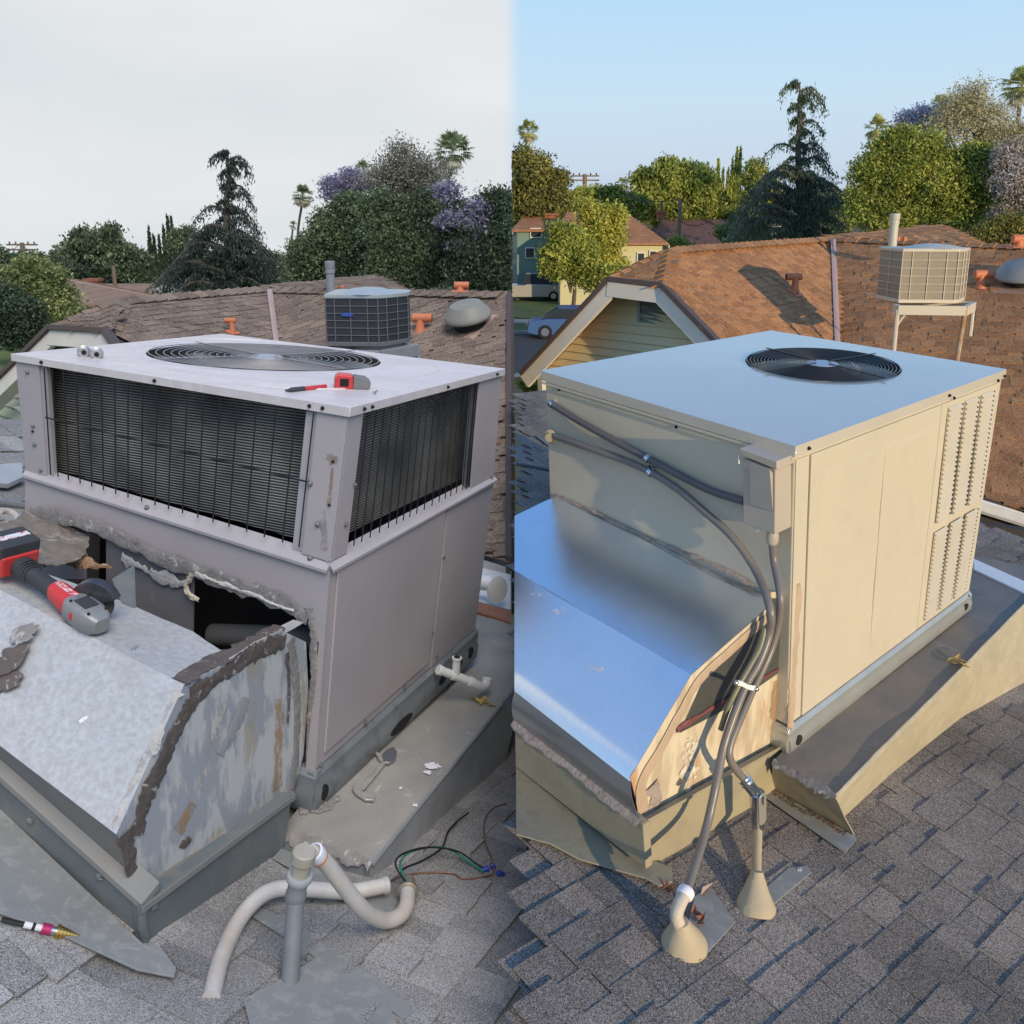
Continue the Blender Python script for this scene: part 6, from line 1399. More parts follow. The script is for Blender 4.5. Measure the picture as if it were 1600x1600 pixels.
tree('small dark green tree with a bare trunk on the left lawn', [(18, 485, 36, 40), (40, 505, 30, 34), (0, 500, 34, 36), (20, 525, 40, 22)], 36, 10000, .12, 'dull_dark', 13, .12, clr=.4)
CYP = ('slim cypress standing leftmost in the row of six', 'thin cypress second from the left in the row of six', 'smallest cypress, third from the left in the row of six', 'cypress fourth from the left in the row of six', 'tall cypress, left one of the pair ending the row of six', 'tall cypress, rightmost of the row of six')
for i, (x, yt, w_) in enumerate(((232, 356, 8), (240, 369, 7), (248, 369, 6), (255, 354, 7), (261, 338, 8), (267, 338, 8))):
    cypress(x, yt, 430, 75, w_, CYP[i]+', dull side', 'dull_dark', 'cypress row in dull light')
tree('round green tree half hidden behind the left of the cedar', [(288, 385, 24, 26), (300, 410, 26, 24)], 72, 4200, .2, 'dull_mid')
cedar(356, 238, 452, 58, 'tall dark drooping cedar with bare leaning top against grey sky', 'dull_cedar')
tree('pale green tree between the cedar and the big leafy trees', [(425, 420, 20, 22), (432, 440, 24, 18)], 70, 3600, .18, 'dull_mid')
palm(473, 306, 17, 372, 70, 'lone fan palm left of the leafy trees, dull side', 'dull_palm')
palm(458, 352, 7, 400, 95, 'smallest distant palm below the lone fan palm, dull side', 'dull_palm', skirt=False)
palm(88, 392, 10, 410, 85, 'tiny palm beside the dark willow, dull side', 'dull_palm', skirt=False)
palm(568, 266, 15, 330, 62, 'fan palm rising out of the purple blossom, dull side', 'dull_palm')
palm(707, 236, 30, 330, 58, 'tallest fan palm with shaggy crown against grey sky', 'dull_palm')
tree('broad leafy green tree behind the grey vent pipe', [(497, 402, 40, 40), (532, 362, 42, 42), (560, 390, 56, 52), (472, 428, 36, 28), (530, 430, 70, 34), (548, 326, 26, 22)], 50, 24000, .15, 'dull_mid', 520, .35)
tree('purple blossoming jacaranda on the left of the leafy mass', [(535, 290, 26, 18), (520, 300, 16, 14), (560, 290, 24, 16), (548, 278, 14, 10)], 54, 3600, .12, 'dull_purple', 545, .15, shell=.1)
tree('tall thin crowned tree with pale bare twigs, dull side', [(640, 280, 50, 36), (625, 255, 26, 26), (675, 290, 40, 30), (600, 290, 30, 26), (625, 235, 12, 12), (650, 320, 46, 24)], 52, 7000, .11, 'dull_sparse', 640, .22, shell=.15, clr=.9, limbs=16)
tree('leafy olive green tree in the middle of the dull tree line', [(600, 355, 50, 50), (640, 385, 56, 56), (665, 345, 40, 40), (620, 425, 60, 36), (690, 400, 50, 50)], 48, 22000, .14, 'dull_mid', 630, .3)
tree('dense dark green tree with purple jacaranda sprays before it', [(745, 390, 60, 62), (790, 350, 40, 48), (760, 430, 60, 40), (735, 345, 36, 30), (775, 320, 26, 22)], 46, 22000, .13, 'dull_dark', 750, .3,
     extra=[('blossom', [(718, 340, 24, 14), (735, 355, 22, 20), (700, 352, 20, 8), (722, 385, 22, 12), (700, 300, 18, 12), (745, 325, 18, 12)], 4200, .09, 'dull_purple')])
# ---- sunny side
COL = CA
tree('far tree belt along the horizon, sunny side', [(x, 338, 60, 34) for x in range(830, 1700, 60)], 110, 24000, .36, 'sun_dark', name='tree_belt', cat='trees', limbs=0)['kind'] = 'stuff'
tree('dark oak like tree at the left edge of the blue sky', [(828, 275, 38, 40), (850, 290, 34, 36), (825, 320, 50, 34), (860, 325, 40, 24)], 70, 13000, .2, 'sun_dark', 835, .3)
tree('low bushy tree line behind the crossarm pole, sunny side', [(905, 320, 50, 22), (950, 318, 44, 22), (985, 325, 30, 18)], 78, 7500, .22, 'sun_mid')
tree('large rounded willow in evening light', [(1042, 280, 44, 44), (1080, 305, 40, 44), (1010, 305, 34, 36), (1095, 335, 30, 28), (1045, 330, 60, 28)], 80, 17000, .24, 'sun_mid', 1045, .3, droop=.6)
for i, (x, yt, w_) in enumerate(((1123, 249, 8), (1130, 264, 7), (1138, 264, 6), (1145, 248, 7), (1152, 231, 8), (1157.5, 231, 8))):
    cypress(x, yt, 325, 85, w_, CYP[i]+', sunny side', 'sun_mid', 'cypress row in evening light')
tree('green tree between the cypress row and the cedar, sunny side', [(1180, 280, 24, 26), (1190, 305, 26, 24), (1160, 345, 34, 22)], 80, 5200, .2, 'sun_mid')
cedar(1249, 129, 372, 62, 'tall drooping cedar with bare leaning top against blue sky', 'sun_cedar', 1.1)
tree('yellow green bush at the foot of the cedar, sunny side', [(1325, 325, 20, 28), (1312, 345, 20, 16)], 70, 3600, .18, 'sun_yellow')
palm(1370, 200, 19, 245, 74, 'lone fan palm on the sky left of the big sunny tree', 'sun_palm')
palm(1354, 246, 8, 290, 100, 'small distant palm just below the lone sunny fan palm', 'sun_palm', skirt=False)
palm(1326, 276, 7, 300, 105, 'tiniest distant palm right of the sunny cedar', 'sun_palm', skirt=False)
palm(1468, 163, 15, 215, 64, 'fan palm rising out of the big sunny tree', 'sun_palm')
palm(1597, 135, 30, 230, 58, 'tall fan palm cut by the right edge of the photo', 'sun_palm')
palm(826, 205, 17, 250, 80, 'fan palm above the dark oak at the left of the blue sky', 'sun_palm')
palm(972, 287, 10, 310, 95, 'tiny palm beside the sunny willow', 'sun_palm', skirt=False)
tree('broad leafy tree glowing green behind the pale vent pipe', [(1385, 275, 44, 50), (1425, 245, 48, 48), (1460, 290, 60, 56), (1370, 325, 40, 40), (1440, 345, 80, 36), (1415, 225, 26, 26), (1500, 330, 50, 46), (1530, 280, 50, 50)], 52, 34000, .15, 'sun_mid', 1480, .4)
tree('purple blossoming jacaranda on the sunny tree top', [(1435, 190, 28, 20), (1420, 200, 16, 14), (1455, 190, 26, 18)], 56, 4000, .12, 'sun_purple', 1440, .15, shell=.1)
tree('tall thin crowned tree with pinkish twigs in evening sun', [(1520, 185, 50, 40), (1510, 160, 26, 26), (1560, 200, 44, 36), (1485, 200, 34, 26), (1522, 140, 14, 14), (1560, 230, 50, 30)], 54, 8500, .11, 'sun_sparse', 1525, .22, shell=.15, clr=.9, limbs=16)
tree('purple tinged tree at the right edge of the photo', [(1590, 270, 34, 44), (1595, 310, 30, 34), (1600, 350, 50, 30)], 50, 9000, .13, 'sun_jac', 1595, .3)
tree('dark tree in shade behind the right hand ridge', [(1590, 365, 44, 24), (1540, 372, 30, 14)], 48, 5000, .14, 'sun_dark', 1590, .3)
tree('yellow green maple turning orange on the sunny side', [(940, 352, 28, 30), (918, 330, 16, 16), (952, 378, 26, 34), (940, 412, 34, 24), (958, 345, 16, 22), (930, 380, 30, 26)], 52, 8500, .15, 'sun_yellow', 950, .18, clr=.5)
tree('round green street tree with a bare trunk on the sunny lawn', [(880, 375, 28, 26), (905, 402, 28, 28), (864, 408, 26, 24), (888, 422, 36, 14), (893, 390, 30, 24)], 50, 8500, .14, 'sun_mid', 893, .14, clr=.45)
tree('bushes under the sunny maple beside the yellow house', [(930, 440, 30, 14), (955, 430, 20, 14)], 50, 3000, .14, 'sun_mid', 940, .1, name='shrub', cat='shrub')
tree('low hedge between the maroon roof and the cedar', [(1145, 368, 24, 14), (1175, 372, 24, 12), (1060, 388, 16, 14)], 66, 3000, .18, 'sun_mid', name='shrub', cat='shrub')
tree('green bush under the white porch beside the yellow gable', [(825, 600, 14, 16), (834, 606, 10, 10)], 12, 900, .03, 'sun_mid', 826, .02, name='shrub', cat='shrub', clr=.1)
# ================================================================== POLES AND WIRES
M_WOOD = mat('weathered_pole_wood', (.20, .15, .10), .9); M_WIRE = mat('black_overhead_wire', (.03, .03, .03), .6)
def pole(px, yt, Y, r, arm, label, col=None):
    top = W(px, yt, Y); base = Vector((top.x, Y, GZ)); t = thing('utility_pole', label, 'utility pole', base); b = MB(); b.tube([base, top], [r*1.3, r], 8); b.build('pole', [M_WOOD], t, smooth=True)
    if arm:
        for dz in (.15, .5) if arm > 0 else (.25,):
            b = MB(); b.box(top-Vector((0, 0, dz)), (abs(arm), 0, 0), (0, .06, 0), (0, 0, .06)); b.build('crossarm', [M_WOOD], t)
        for k in (-.8, -.4, .4, .8):
            b = MB(); b.lathe(top+Vector((k*abs(arm), 0, -.1)), (0, 0, 1), [(.05, 0), (.07, .1), (.03, .2)], 8); b.build('insulator', [M_GLASS], t)
    return top
def wire(label, a, b_, sag, grp):
    n = 14; P = [a.lerp(b_, i/n)-Vector((0, 0, sag*4*(i/n)*(1-i/n))) for i in range(n+1)]
    m_ = MB(); m_.tube(P, .022, 5); tag(m_.build('overhead_wire', [M_WIRE]), label, 'wire', grp)
COL = CB
a1 = pole(34, 379, 70, .16, 1.1, 'utility pole with dark crossarm at the left of the grey sky')
a2 = pole(177, 415, 52, .10, 0, 'short utility pole before the dark willow')
wire('thin wire sagging from the short pole before the dark willow', a2, W(104, 405, 60), .3, 'wires on the dull side'); wire('lower slack wire sagging from the short pole before the dark willow', a2-Vector((0, 0, .6)), W(90, 420, 50), .6, 'wires on the dull side')
wire('thin wire from the crossarm pole out of the left edge', a1, W(-20, 392, 70), .4, 'wires at the crossarm pole, dull side'); wire('thin wire from the crossarm pole to the tree tops', a1, W(62, 398, 70), .3, None)
COL = CA
a1 = pole(914, 272, 84, .18, 1.2, 'utility pole with dark crossarm against the evening sky')
a2 = pole(1063, 311, 70, .13, 0, 'short pale utility pole before the sunny willow')
a3 = pole(1034, 314, 72, .10, 0, 'thin pole beside the brick chimney, sunny side')
wire('thin wire running left from the short pale pole', a2, W(962, 294, 78), .5, 'wires at the short pale pole'); wire('lower wire running left from just below the top of the short pale pole', a2-Vector((0, 0, .3)), W(975, 305, 74), .3, 'wires at the short pale pole')
wire('slack lower wire before the sunny willow', W(1050, 335, 68), W(1115, 342, 68), .6, None)
# ================================================================== VEHICLES
def vehicle(label, cat, name, c, L, Wd, H, mbody, prof, glass, heading, wheels, cabrear=None):
    t = thing(name, label, cat, c); f = Vector((math.cos(heading), math.sin(heading), 0)); s = Vector((-f.y, f.x, 0)); z = Vector((0, 0, 1))
    def body(pr_, w_, m, nm, bev=.05):
        b = MB(); P = [c+f*(x*L)+z*(y*H)-s*(w_/2) for x, y in pr_]; b.prism(P, s*w_); return b.build(nm, [m], t, bevel=bev, segs=3)
    body(prof, Wd, mbody, 'body')
    body(glass, Wd*.86, M_GLASS, 'cabin_glass', .04)
    rf = [(x, y) for x, y in glass if y > max(g[1] for g in glass)-.12]; 
    xs = [g[0] for g in glass if g[1] > max(q[1] for q in glass)-.1]
    b = MB(); b.box(c+f*L*(min(xs)+max(xs))/2+z*H, f*L*(max(xs)-min(xs))/2*1.02, s*Wd*.42, z*.025); b.build('roof_panel', [mbody], t, bevel=.02)
    for wx in wheels:
        for sd in (-1, 1):
            b = MB(); q = c+f*L*wx+s*sd*(Wd/2-.08)+z*.33; b.lathe(q-s*.11, s, [(.24, 0), (.33, .02), (.33, .2), (.24, .22)], 20); wh = b.build('wheel', [M_DARK], t, smooth=True)
            b = MB(); b.lathe(q-s*.125, s, [(.19, 0), (.19, .25)], 14); b.build('rim', [M_STEEL], wh, smooth=True)
    for e in (-1, 1):
        for sd in (-1, 1):
            b = MB(); b.box(c+f*e*L*.498+s*sd*Wd*.38+z*H*.48, f*.03, s*.14, z*.07); b.build('headlight' if e > 0 else 'tail_light', [M_CHROME if e > 0 else M_BRICK], t, bevel=.01)
COL = CA
vehicle('silver grey pickup truck parked beyond the sunny lawn', 'truck', 'pickup_truck', Vector((W(850, 340, 66).x-1.2, 66, GZ+.05)), 5.6, 1.9, 1.8, mat('silver_car_paint', (.42, .40, .36), .3, .3),
        [(-.5, .2), (-.5, .58), (-.02, .58), (.02, .62), (.28, .60), (.5, .52), (.5, .2), (.42, .14), (-.42, .14)], [(-.05, .58), (.0, .98), (.2, .98), (.32, .6)], 0, (-.32, .33))
vehicle('blue sedan parked at the kerb behind the gable rake', 'car', 'parked_car', Vector((W(900, 340, 46).x, 45.2, GZ+.02)), 4.5, 1.8, 1.42, mat('blue_car_paint', (.045, .11, .26), .4),
        [(-.5, .2), (-.5, .55), (-.3, .66), (.3, .66), (.48, .55), (.5, .2), (.4, .13), (-.4, .13)], [(-.34, .64), (-.15, .98), (.18, .98), (.36, .64)], R(176), (-.31, .31))
# ================================================================== SMALLER PIECES BETWEEN THE ROOFS
b = MB(); wp = [FR.w(0, 0, 0)]
P1 = W(806, 573, 11.2); P2 = W(846, 575, 10.6)
th_ = thing('porch_frame', 'yellow white porch beam and post beside the yellow gable', 'porch', W(845, 610, 10.5))
b = MB(); b.tube([W(806, 590, 10.8), W(846, 583, 10.4)], .05, 4); b.build('beam', [M_WHITE_TRIM], th_); b = MB(); b.tube([W(846, 583, 10.4), W(848, 640, 10.4)], .045, 4); b.build('post', [M_WHITE_TRIM], th_)
# grey low roof beyond the right gutter
COL = CA
q = [W(1500, 825, 7.4), W(1700, 850, 7.4), W(1700, 990, 4.6), W(1500, 935, 4.6)]
b = MB(); b.prism([W(1440, 822, 7.4), W(1720, 862, 7.2), W(1720, 1010, 4.2), W(1440, 940, 4.2)], Vector((0, 0, -.1))); tag(b.build('low_roof', [M_SHG_R]), 'low grey roof between the new unit and the white gutter', 'roof')
b = MB(); b.prism([W(1440, 806, 7.6), W(1700, 842, 7.4), W(1700, 885, 7.4), W(1440, 842, 7.6)], Vector((0, .1, 0))); tag(b.build('low_wall', [M_UNDER]), 'dark wall strip under the white gutter, right of the unit', 'wall')
COL = CB
hb = thing('white_roof_jack', 'white coated roof jack with a capped pipe behind the old unit', 'roof jack', W(760, 940, 5.6))
b = MB(); b.prism([W(750, 886, 6.2), W(799, 897, 6.1), W(799, 965, 5.2), W(735, 945, 5.3)], Vector((0, 0, -.05))); b.build('white_sheet', [M_WHITEP], hb, bevel=.01)
b = MB(); b.tube([W(738, 925, 5.4)+Vector((0, 0, .06)), W(768, 926, 5.4)+Vector((0, 0, .06))], .045, 14); b.build('pipe', [M_WHITEP], hb, smooth=True)
b = MB(); b.lathe(W(770, 930, 5.35)+Vector((0, 0, .04)), (.7, -.7, .15), [(.03, 0), (.075, .03), (.08, .045), (.03, .05)], 22); b.build('pipe_cap', [M_WHITEP], hb, smooth=True)
b = MB(); b.prism([FL.ip(737, 938, 2, .012), FL.ip(798, 955, 2, .012), FL.ip(798, 972, 2, .012), FL.ip(733, 952, 2, .012)], Wp*-.01); tag(b.build('rusty_strip', [M_RUSTMET]), 'rusty red metal strip at the far end of the grey platform', 'metal strip')
# ================================================================== SUNNY SIDE: DISCONNECT, CONDUITS, BOOTS
COL = CA; KS = 1.0
def RA(x, y, v=-.025): return FR.ip(x, y, 1, v)      # on the left face plane
def RB(x, y, u=-.02): return FR.ip(x, y, 0, u)       # on the side plane
def RR(x, y, off=0.): return roofpt(FR, hR, x, y, off)
M_BOX = mat('beige_switch_box', (.47, .42, .35), .4, col2=(.40, .36, .30), scale=3)
M_COND = mat('grey_liquidtight_conduit', (.20, .18, .16), .35, col2=(.15, .14, .13), scale=9)
M_CONDK = mat('dark_grey_conduit', (.10, .095, .10), .35, col2=(.15, .14, .14), scale=9)
M_BOOT = mat('tan_painted_boot', (.50, .42, .27), .7, col2=(.43, .35, .23), scale=8, amt=.7, bump=.5, bscale=40, dist=.005)
# switch box: local metric frame, u 0.0..0.13
BX = thing('disconnect_box', 'beige electrical disconnect box strapped on the shaded face of the new unit', 'switch box', RA(1200, 840))
vb = -.088
c_tl, c_tr, c_bl, c_br = RA(1160, 716, vb), RA(1212, 734, vb), RA(1161, 818, vb), RA(1211, 836, vb)
bk = lambda p, k=1.: p-Vector(FR.M[:, 1])*vb*k
b = MB(); b.hexa([c_bl, c_br, bk(c_br), bk(c_bl), c_tl, c_tr, bk(c_tr), bk(c_tl)]); b.build('box_body', [M_BOX], BX, bevel=.004)
tl, tr_ = RA(1155, 700, vb-.012), RA(1214, 721, vb-.012); bl_, br_ = RA(1156, 711, vb-.012), RA(1214, 735, vb-.012)
b = MB(); b.hexa([bl_, br_, bk(br_, 1.1), bk(bl_, 1.1), tl, tr_, bk(tr_, 1.1), bk(tl, 1.1)]); b.build('rain_cover', [M_BOX], BX, bevel=.004)
f = [RA(x, y, vb-.003) for x, y in ((1170, 726), (1208, 739), (1208, 800), (1172, 790))]; g = [RA(x, y, vb-.024) for x, y in ((1174, 728), (1204, 738), (1204, 752), (1175, 744))]
b = MB(); b.add(f+[RA(1171, 722, vb-.038), RA(1203, 733, vb-.038)], [(0, 1, 5, 4), (4, 5, 2, 3), (0, 4, 3), (1, 2, 5), (3, 2, 1, 0)]); b.build('front_cover', [M_BOX], BX, bevel=.002)
b = MB(); P = [RA(1183, 824, vb+.02)+Vector(FR.M[:, 0])*.012*math.cos(a)+Vector(FR.M[:, 2])*.012*math.sin(a) for a in [2*math.pi*i/16 for i in range(17)]]; b.tube(P, .003, 6, cap=False); b.build('lock_loop', [M_WHITEP], BX, smooth=True)
b = MB(); b.box(RA(1155, 718, vb), Vector(FR.M[:, 0])*.002, Vector(FR.M[:, 1])*.004, Vector(FR.M[:, 2])*.014); b.build('latch', [M_WHITEP], BX)
b = MB(); pbt = RA(1207, 838, vb+.03)+upR*.02; b.lathe(pbt-upR*.045, upR, [(.016, 0), (.02, .008), (.02, .03), (.016, .045)], 16); b.build('conduit_hub', [M_BOX], BX, smooth=True)
def cond(pts, r, label, m=M_COND, grp=None, parts=(), smooth=6):
    t = thing('conduit', label, 'conduit', pts[0], grp); b = MB(); b.tube(pts, r, 12, smooth=smooth); b.build('tube', [m], t, smooth=True); return t
cA = cond([RA(862, 631, -.02), RA(900, 655, -.03), RA(950, 683, -.035), RA(1012, 716, -.03), RA(1080, 752, -.03), RA(1120, 770, -.03), RA(1162, 783, -.02)], .0135, 'dark conduit running from the upper left corner of the new unit into the switch box', M_CONDK)
cB = cond([RA(868, 682, -.02), RA(920, 700, -.035), RA(970, 717, -.03), RA(1017, 738, -.03), RA(1060, 765, -.04), RA(1105, 803, -.06), RA(1145, 840, -.075), RA(1180, 890, -.08), RB(1203, 950, -.03), RB(1202, 990, -.035), RB(1186, 1035, -.04), RB(1166, 1070, -.04), RB(1146, 1120, -.05), RB(1130, 1170, -.06), RB(1118, 1230, -.09), RB(1102, 1300, -.12), RR(1073, 1392, .14)], .0135, 'long curving conduit from the lower wall fitting down to the left tan boot')
cC = cond([pbt-upR*.04, RA(1210, 880, vb+.035), RB(1219, 930, -.035), RB(1216, 975, -.04), RB(1203, 1020, -.04), RB(1180, 1070, -.045), RB(1158, 1120, -.06), RB(1142, 1160, -.07), RB(1140, 1183, -.08), RB(1150, 1202, -.09), RB(1163, 1218, -.10)], .0125, 'conduit from the bottom of the switch box to the chrome elbow')
cD = cond([RB(1196, 978, -.02), RB(1188, 1010, -.028), RB(1172, 1040, -.03), RB(1156, 1068, -.03), RB(1138, 1105, -.025), RB(1126, 1140, -.015)], .009, 'thin greenish conduit running beside the bundle above the white strap', mat('olive_conduit', (.20, .19, .12), .4))
for pts, lab in (((RA(860, 628, -.02), RA(864, 634, -.02)), 'small bright strap at the upper left wall fitting'), ((RA(1009, 713, -.03), RA(1015, 719, -.03)), 'upper bright strap holding the dark conduit'), ((RA(1013, 735, -.03), RA(1019, 741, -.03)), 'lower bright strap holding the long conduit')):
    d = (pts[1]-pts[0]).normalized(); t = thing('pipe_strap', lab, 'strap', pts[0]); b = MB(); b.lathe((pts[0]+pts[1])/2-d*.008, d, [(.0145, 0), (.017, .001), (.017, .016), (.0145, .017)], 16, cap=False); b.build('band', [M_CHROME], t, smooth=True)
    b = MB(); q = (pts[0]+pts[1])/2-upR*.024*(1 if 'lower' not in lab else -1); b.box(q+nAr*-.015, Vector(FR.M[:, 0])*.008, Vector(FR.M[:, 1])*.0015, upR*.014); b.build('tab', [M_CHROME], t); screw(q+nAr*-.013, nAr, .004, t, M_STEEL)
t = thing('wall_fitting', 'round cream conduit fitting low on the left edge of the new unit', 'fitting', RA(866, 682)); b = MB(); b.lathe(RA(864, 681, -.002), nAr+Vector(FR.M[:, 0])*-.3, [(.026, 0), (.03, .006), (.03, .016), (.018, .02), (.017, .034)], 18); b.build('ring', [M_BOOT], t, smooth=True)
# white clamp round the bundle
t = thing('bundle_strap', 'white metal strap binding the conduit bundle', 'strap', RB(1165, 1070, -.05)); P = [RB(x, y, -.075) for x, y in ((1149, 1066), (1160, 1069), (1170, 1074), (1181, 1076))]
b = MB()
for i in range(3):
    d = Vector(FR.M[:, 2]); b.hexa([P[i]-d*.009, P[i+1]-d*.009, P[i+1]-d*.009-nBr*.003, P[i]-d*.009-nBr*.003, P[i]+d*.009, P[i+1]+d*.009, P[i+1]+d*.009-nBr*.003, P[i]+d*.009-nBr*.003])
b.build('band', [M_WHITEP], t, bevel=.002); screw(P[0]+nBr*.002, nBr, .006, t, M_STEEL); screw(P[3]+nBr*.002, nBr, .006, t, M_STEEL)
# chrome elbow (conduit body)
e0 = RB(1163, 1218, -.10); e1 = RB(1183, 1243, -.125); e2 = RR(1182, 1296, .27); 
t = thing('conduit_elbow', 'shiny chrome conduit elbow with an oval cover above the right boot', 'fitting', e1)
b = MB(); d = (e1-e0).normalized(); b.lathe(e0-d*.012, d, [(.019, 0), (.021, .004), (.021, .012), (.0185, .014), (.021, .018), (.021, .03), (.017, .034)], 16); b.build('compression_nut', [M_CHROME], t, smooth=True)
b = MB(); b.tube([e0+d*.02, e1+d*.012], .0185, 16); b.build('elbow_arm', [M_CHROME], t, smooth=True)
dn = Vector((0, 0, -1)); foot = RR(1181, 1400, 0); topf = Vector((foot.x, foot.y, 0)); 
eb = RB(1184, 1290, -.125); axis = (eb-e1).normalized()
b = MB(); b.tube([e1-axis*.012, eb], [.024, .019], 16); b.build('elbow_body', [M_CHROME], t, smooth=True)
vd = (-e1).normalized(); sdv = axis.cross(vd).normalized(); nv = (vd*.75+sdv*(-.65 if sdv.x < 0 else .65)).normalized()
cvr = MB(); pl = []; c0 = e1.lerp(eb, .08); c1 = e1.lerp(eb, .80); lat = axis.cross(nv).normalized(); 
for i in range(20):
    a = 2*math.pi*i/20; cc_ = c0 if math.cos(a) < 0 else c1; pl.append(cc_+axis*math.cos(a)*.018+lat*math.sin(a)*.018+nv*.020)
cvr.prism(pl, nv*.006); cvr.build('cover_plate', [mat('dull_cover_plate', (.50, .49, .42), .4, .6)], t, bevel=.002)
b = MB(); b.lathe(eb-axis*.005, axis, [(.016, 0), (.019, .004), (.019, .014), (.016, .018)], 16); b.build('lock_ring', [M_CHROME], t, smooth=True)
# boots
t = thing('pipe_boot', 'tan painted cone boot carrying the straight pipe, right of the two', 'pipe boot', RR(1180, 1425, 0))
bb_ = RR(1180, 1418, 0.); ax = (eb+axis*.01-bb_).normalized()
b = MB(); b.lathe(bb_-Wr*.02, (Wr*1.5+ax).normalized(), [(.062, 0), (.060, .02), (.052, .035), (.038, .062), (.023, .100), (.0175, .115)], 26); b.build('cone', [M_BOOT], t, smooth=True)
b = MB(); b.tube([bb_+ax*.05, eb+axis*.01], .0145, 14); b.build('pipe', [M_BOOT], t, smooth=True)
b = MB(); b.prism([RR(x, y, .012) for x, y in ((1190, 1392), (1232, 1355), (1262, 1352), (1268, 1363), (1210, 1412), (1180, 1420))], -Wr*.004); b.build('base_flange', [M_FLASH_L], t, bevel=.002)
blot(RR(1248, 1358, .012), Wr, .010, 'cap_nail', M_GALV, t, .006, asp=1)
t = thing('pipe_boot', 'tan painted bent cone boot with a white elbow, left of the two', 'pipe boot', RR(1066, 1480, 0))
b0_ = RR(1066, 1477, 0); top_ = RR(1058, 1440, .085); ax = (top_-b0_).normalized()
b = MB(); b.lathe(b0_-ax*.02, (ax+Wr).normalized(), [(.068, 0), (.067, .02), (.060, .036), (.045, .062), (.028, .090), (.021, .104)], 28); b.build('cone', [M_BOOT], t, smooth=True)
endB = RR(1073, 1392, .14)
b = MB(); b.tube([b0_+(ax+Wr).normalized()*.06, RR(1057, 1432, .10), RR(1062, 1412, .125), endB], [.018, .019], 14, smooth=6); b.build('white_elbow', [mat('chalky_cream_elbow', (.60, .53, .42), .6, col2=(.5, .43, .33), scale=30, bump=.3)], t, smooth=True)
dE = (endB-RR(1062, 1412, .125)).normalized(); b = MB(); b.lathe(endB-dE*.02, dE, [(.021, 0), (.024, .004), (.024, .02), (.020, .026)], 18); b.build('collar', [M_WHITEP], t, smooth=True)
b = MB(); b.prism([RR(x, y, .012) for x, y in ((1085, 1400), (1110, 1385), (1150, 1440), (1095, 1500), (1060, 1500))], -Wr*.004); b.build('base_flange', [M_FLASH_L], t, bevel=.002)
# leaves and litter
def leaves(label, centers, off, fr_, h_, m, n, name='dry_leaf', cat='dry leaf', size=.02, grp=None):
    for i, (x, y) in enumerate(centers):
        p = (FR if fr_ is FR else FL).ip(x, y, 2, off) if h_ is None else roofpt(fr_, h_, x, y, off)
        b = MB(); a = rnd.uniform(0, 6); d1 = Vector((math.cos(a), math.sin(a), .15))*size; d2 = Vector((-math.sin(a), math.cos(a), .1))*size*.45
        b.add([p-d1, p-d1*.2+d2+Vector((0, 0, .006)), p+d1+Vector((0, 0, .01)), p-d1*.2-d2+Vector((0, 0, .004)), p-d1*.1-Vector((0, 0, .002))], [(0, 4, 1), (1, 4, 2), (2, 4, 3), (3, 4, 0)])
        tag(b.build(name, [m], fixn=False), label, cat, grp)
M_LEAFY = mat('yellow_dry_leaf', (.50, .36, .10), .7, col2=(.28, .16, .05), scale=40); M_LEAFB = mat('brown_dry_leaf', (.30, .12, .06), .8, col2=(.18, .08, .05), scale=40)
leaves('curled yellow leaf on the platform sheet beside its sunny edge', [(1487, 1032), (1497, 1029), (1492, 1037), (1506, 1040), (1504, 1034)], .008, FR, None, M_LEAFY, 5, grp='yellow leaves on the sunny platform', size=.026)
leaves('curled brown leaf beside the left tan boot', [(1090, 1430), (1096, 1436), (1085, 1425), (1094, 1445), (1045, 1388), (1048, 1392), (1040, 1384)], .02, FR, hR, M_LEAFB, 7, grp='brown leaves by the boots')
leaves('pale crumpled leaf between the two boots', [(1105, 1391)], .02, FR, hR, mat('pale_dead_leaf', (.52, .36, .26), .8), 1, size=.028)
# ================================================================== DULL SIDE: CONDUITS, WIRES, TOOLS
COL = CB; KS = 1.2
def LR(x, y, off=0.): return roofpt(FL, hL, x, y, off)
M_LT = mat('dirty_white_liquidtight', (.60, .57, .52), .5, col2=(.44, .41, .37), scale=9, amt=.8, col3=(.55, .42, .30), scale3=4, amt3=.4, bump=.1, bscale=60)
M_STUB = mat('grey_galvanised_stub', (.27, .29, .295), .5, .3, col2=(.20, .21, .215), scale=10, amt=.8)
t = thing('conduit_stub', 'upright grey conduit stub with a worn coupling rising from the roof', 'conduit', LR(455, 1560, 0))
s0 = LR(452, 1555, -.02); s1 = LR(462, 1400, .20); s2 = LR(471, 1372, .25); s3 = LR(474, 1340, .31)
b = MB(); b.tube([s0, s1], [.0215, .021], 16); b.build('pipe', [M_STUB], t, smooth=True)
ax = (s3-s1).normalized()
b = MB(); b.lathe(s1-ax*.012, ax, [(.0235, 0), (.0245, .006), (.0245, .02), (.0225, .024), (.0225, .055)], 18); b.build('coupling', [M_STUB], t, smooth=True)
b = MB(); b.lathe(s1+ax*.045, ax, [(.023, 0), (.030, .012), (.031, .022), (.029, .027), (.026, .027)], 20); b.build('flange_ring', [mat('pale_grey_plastic_ring', (.36, .38, .38), .5)], t, smooth=True)
top = s1+ax*.065*1.2
b = MB(); b.lathe(top, ax, [(.022, 0), (.022, .035), (.0275, .038), (.0275, .062), (.024, .066)], 20); b.build('end_nut', [mat('worn_beige_nut', (.42, .40, .34), .6, col2=(.33, .26, .17), scale=14)], t, smooth=True)
topn_ = top+ax*.08
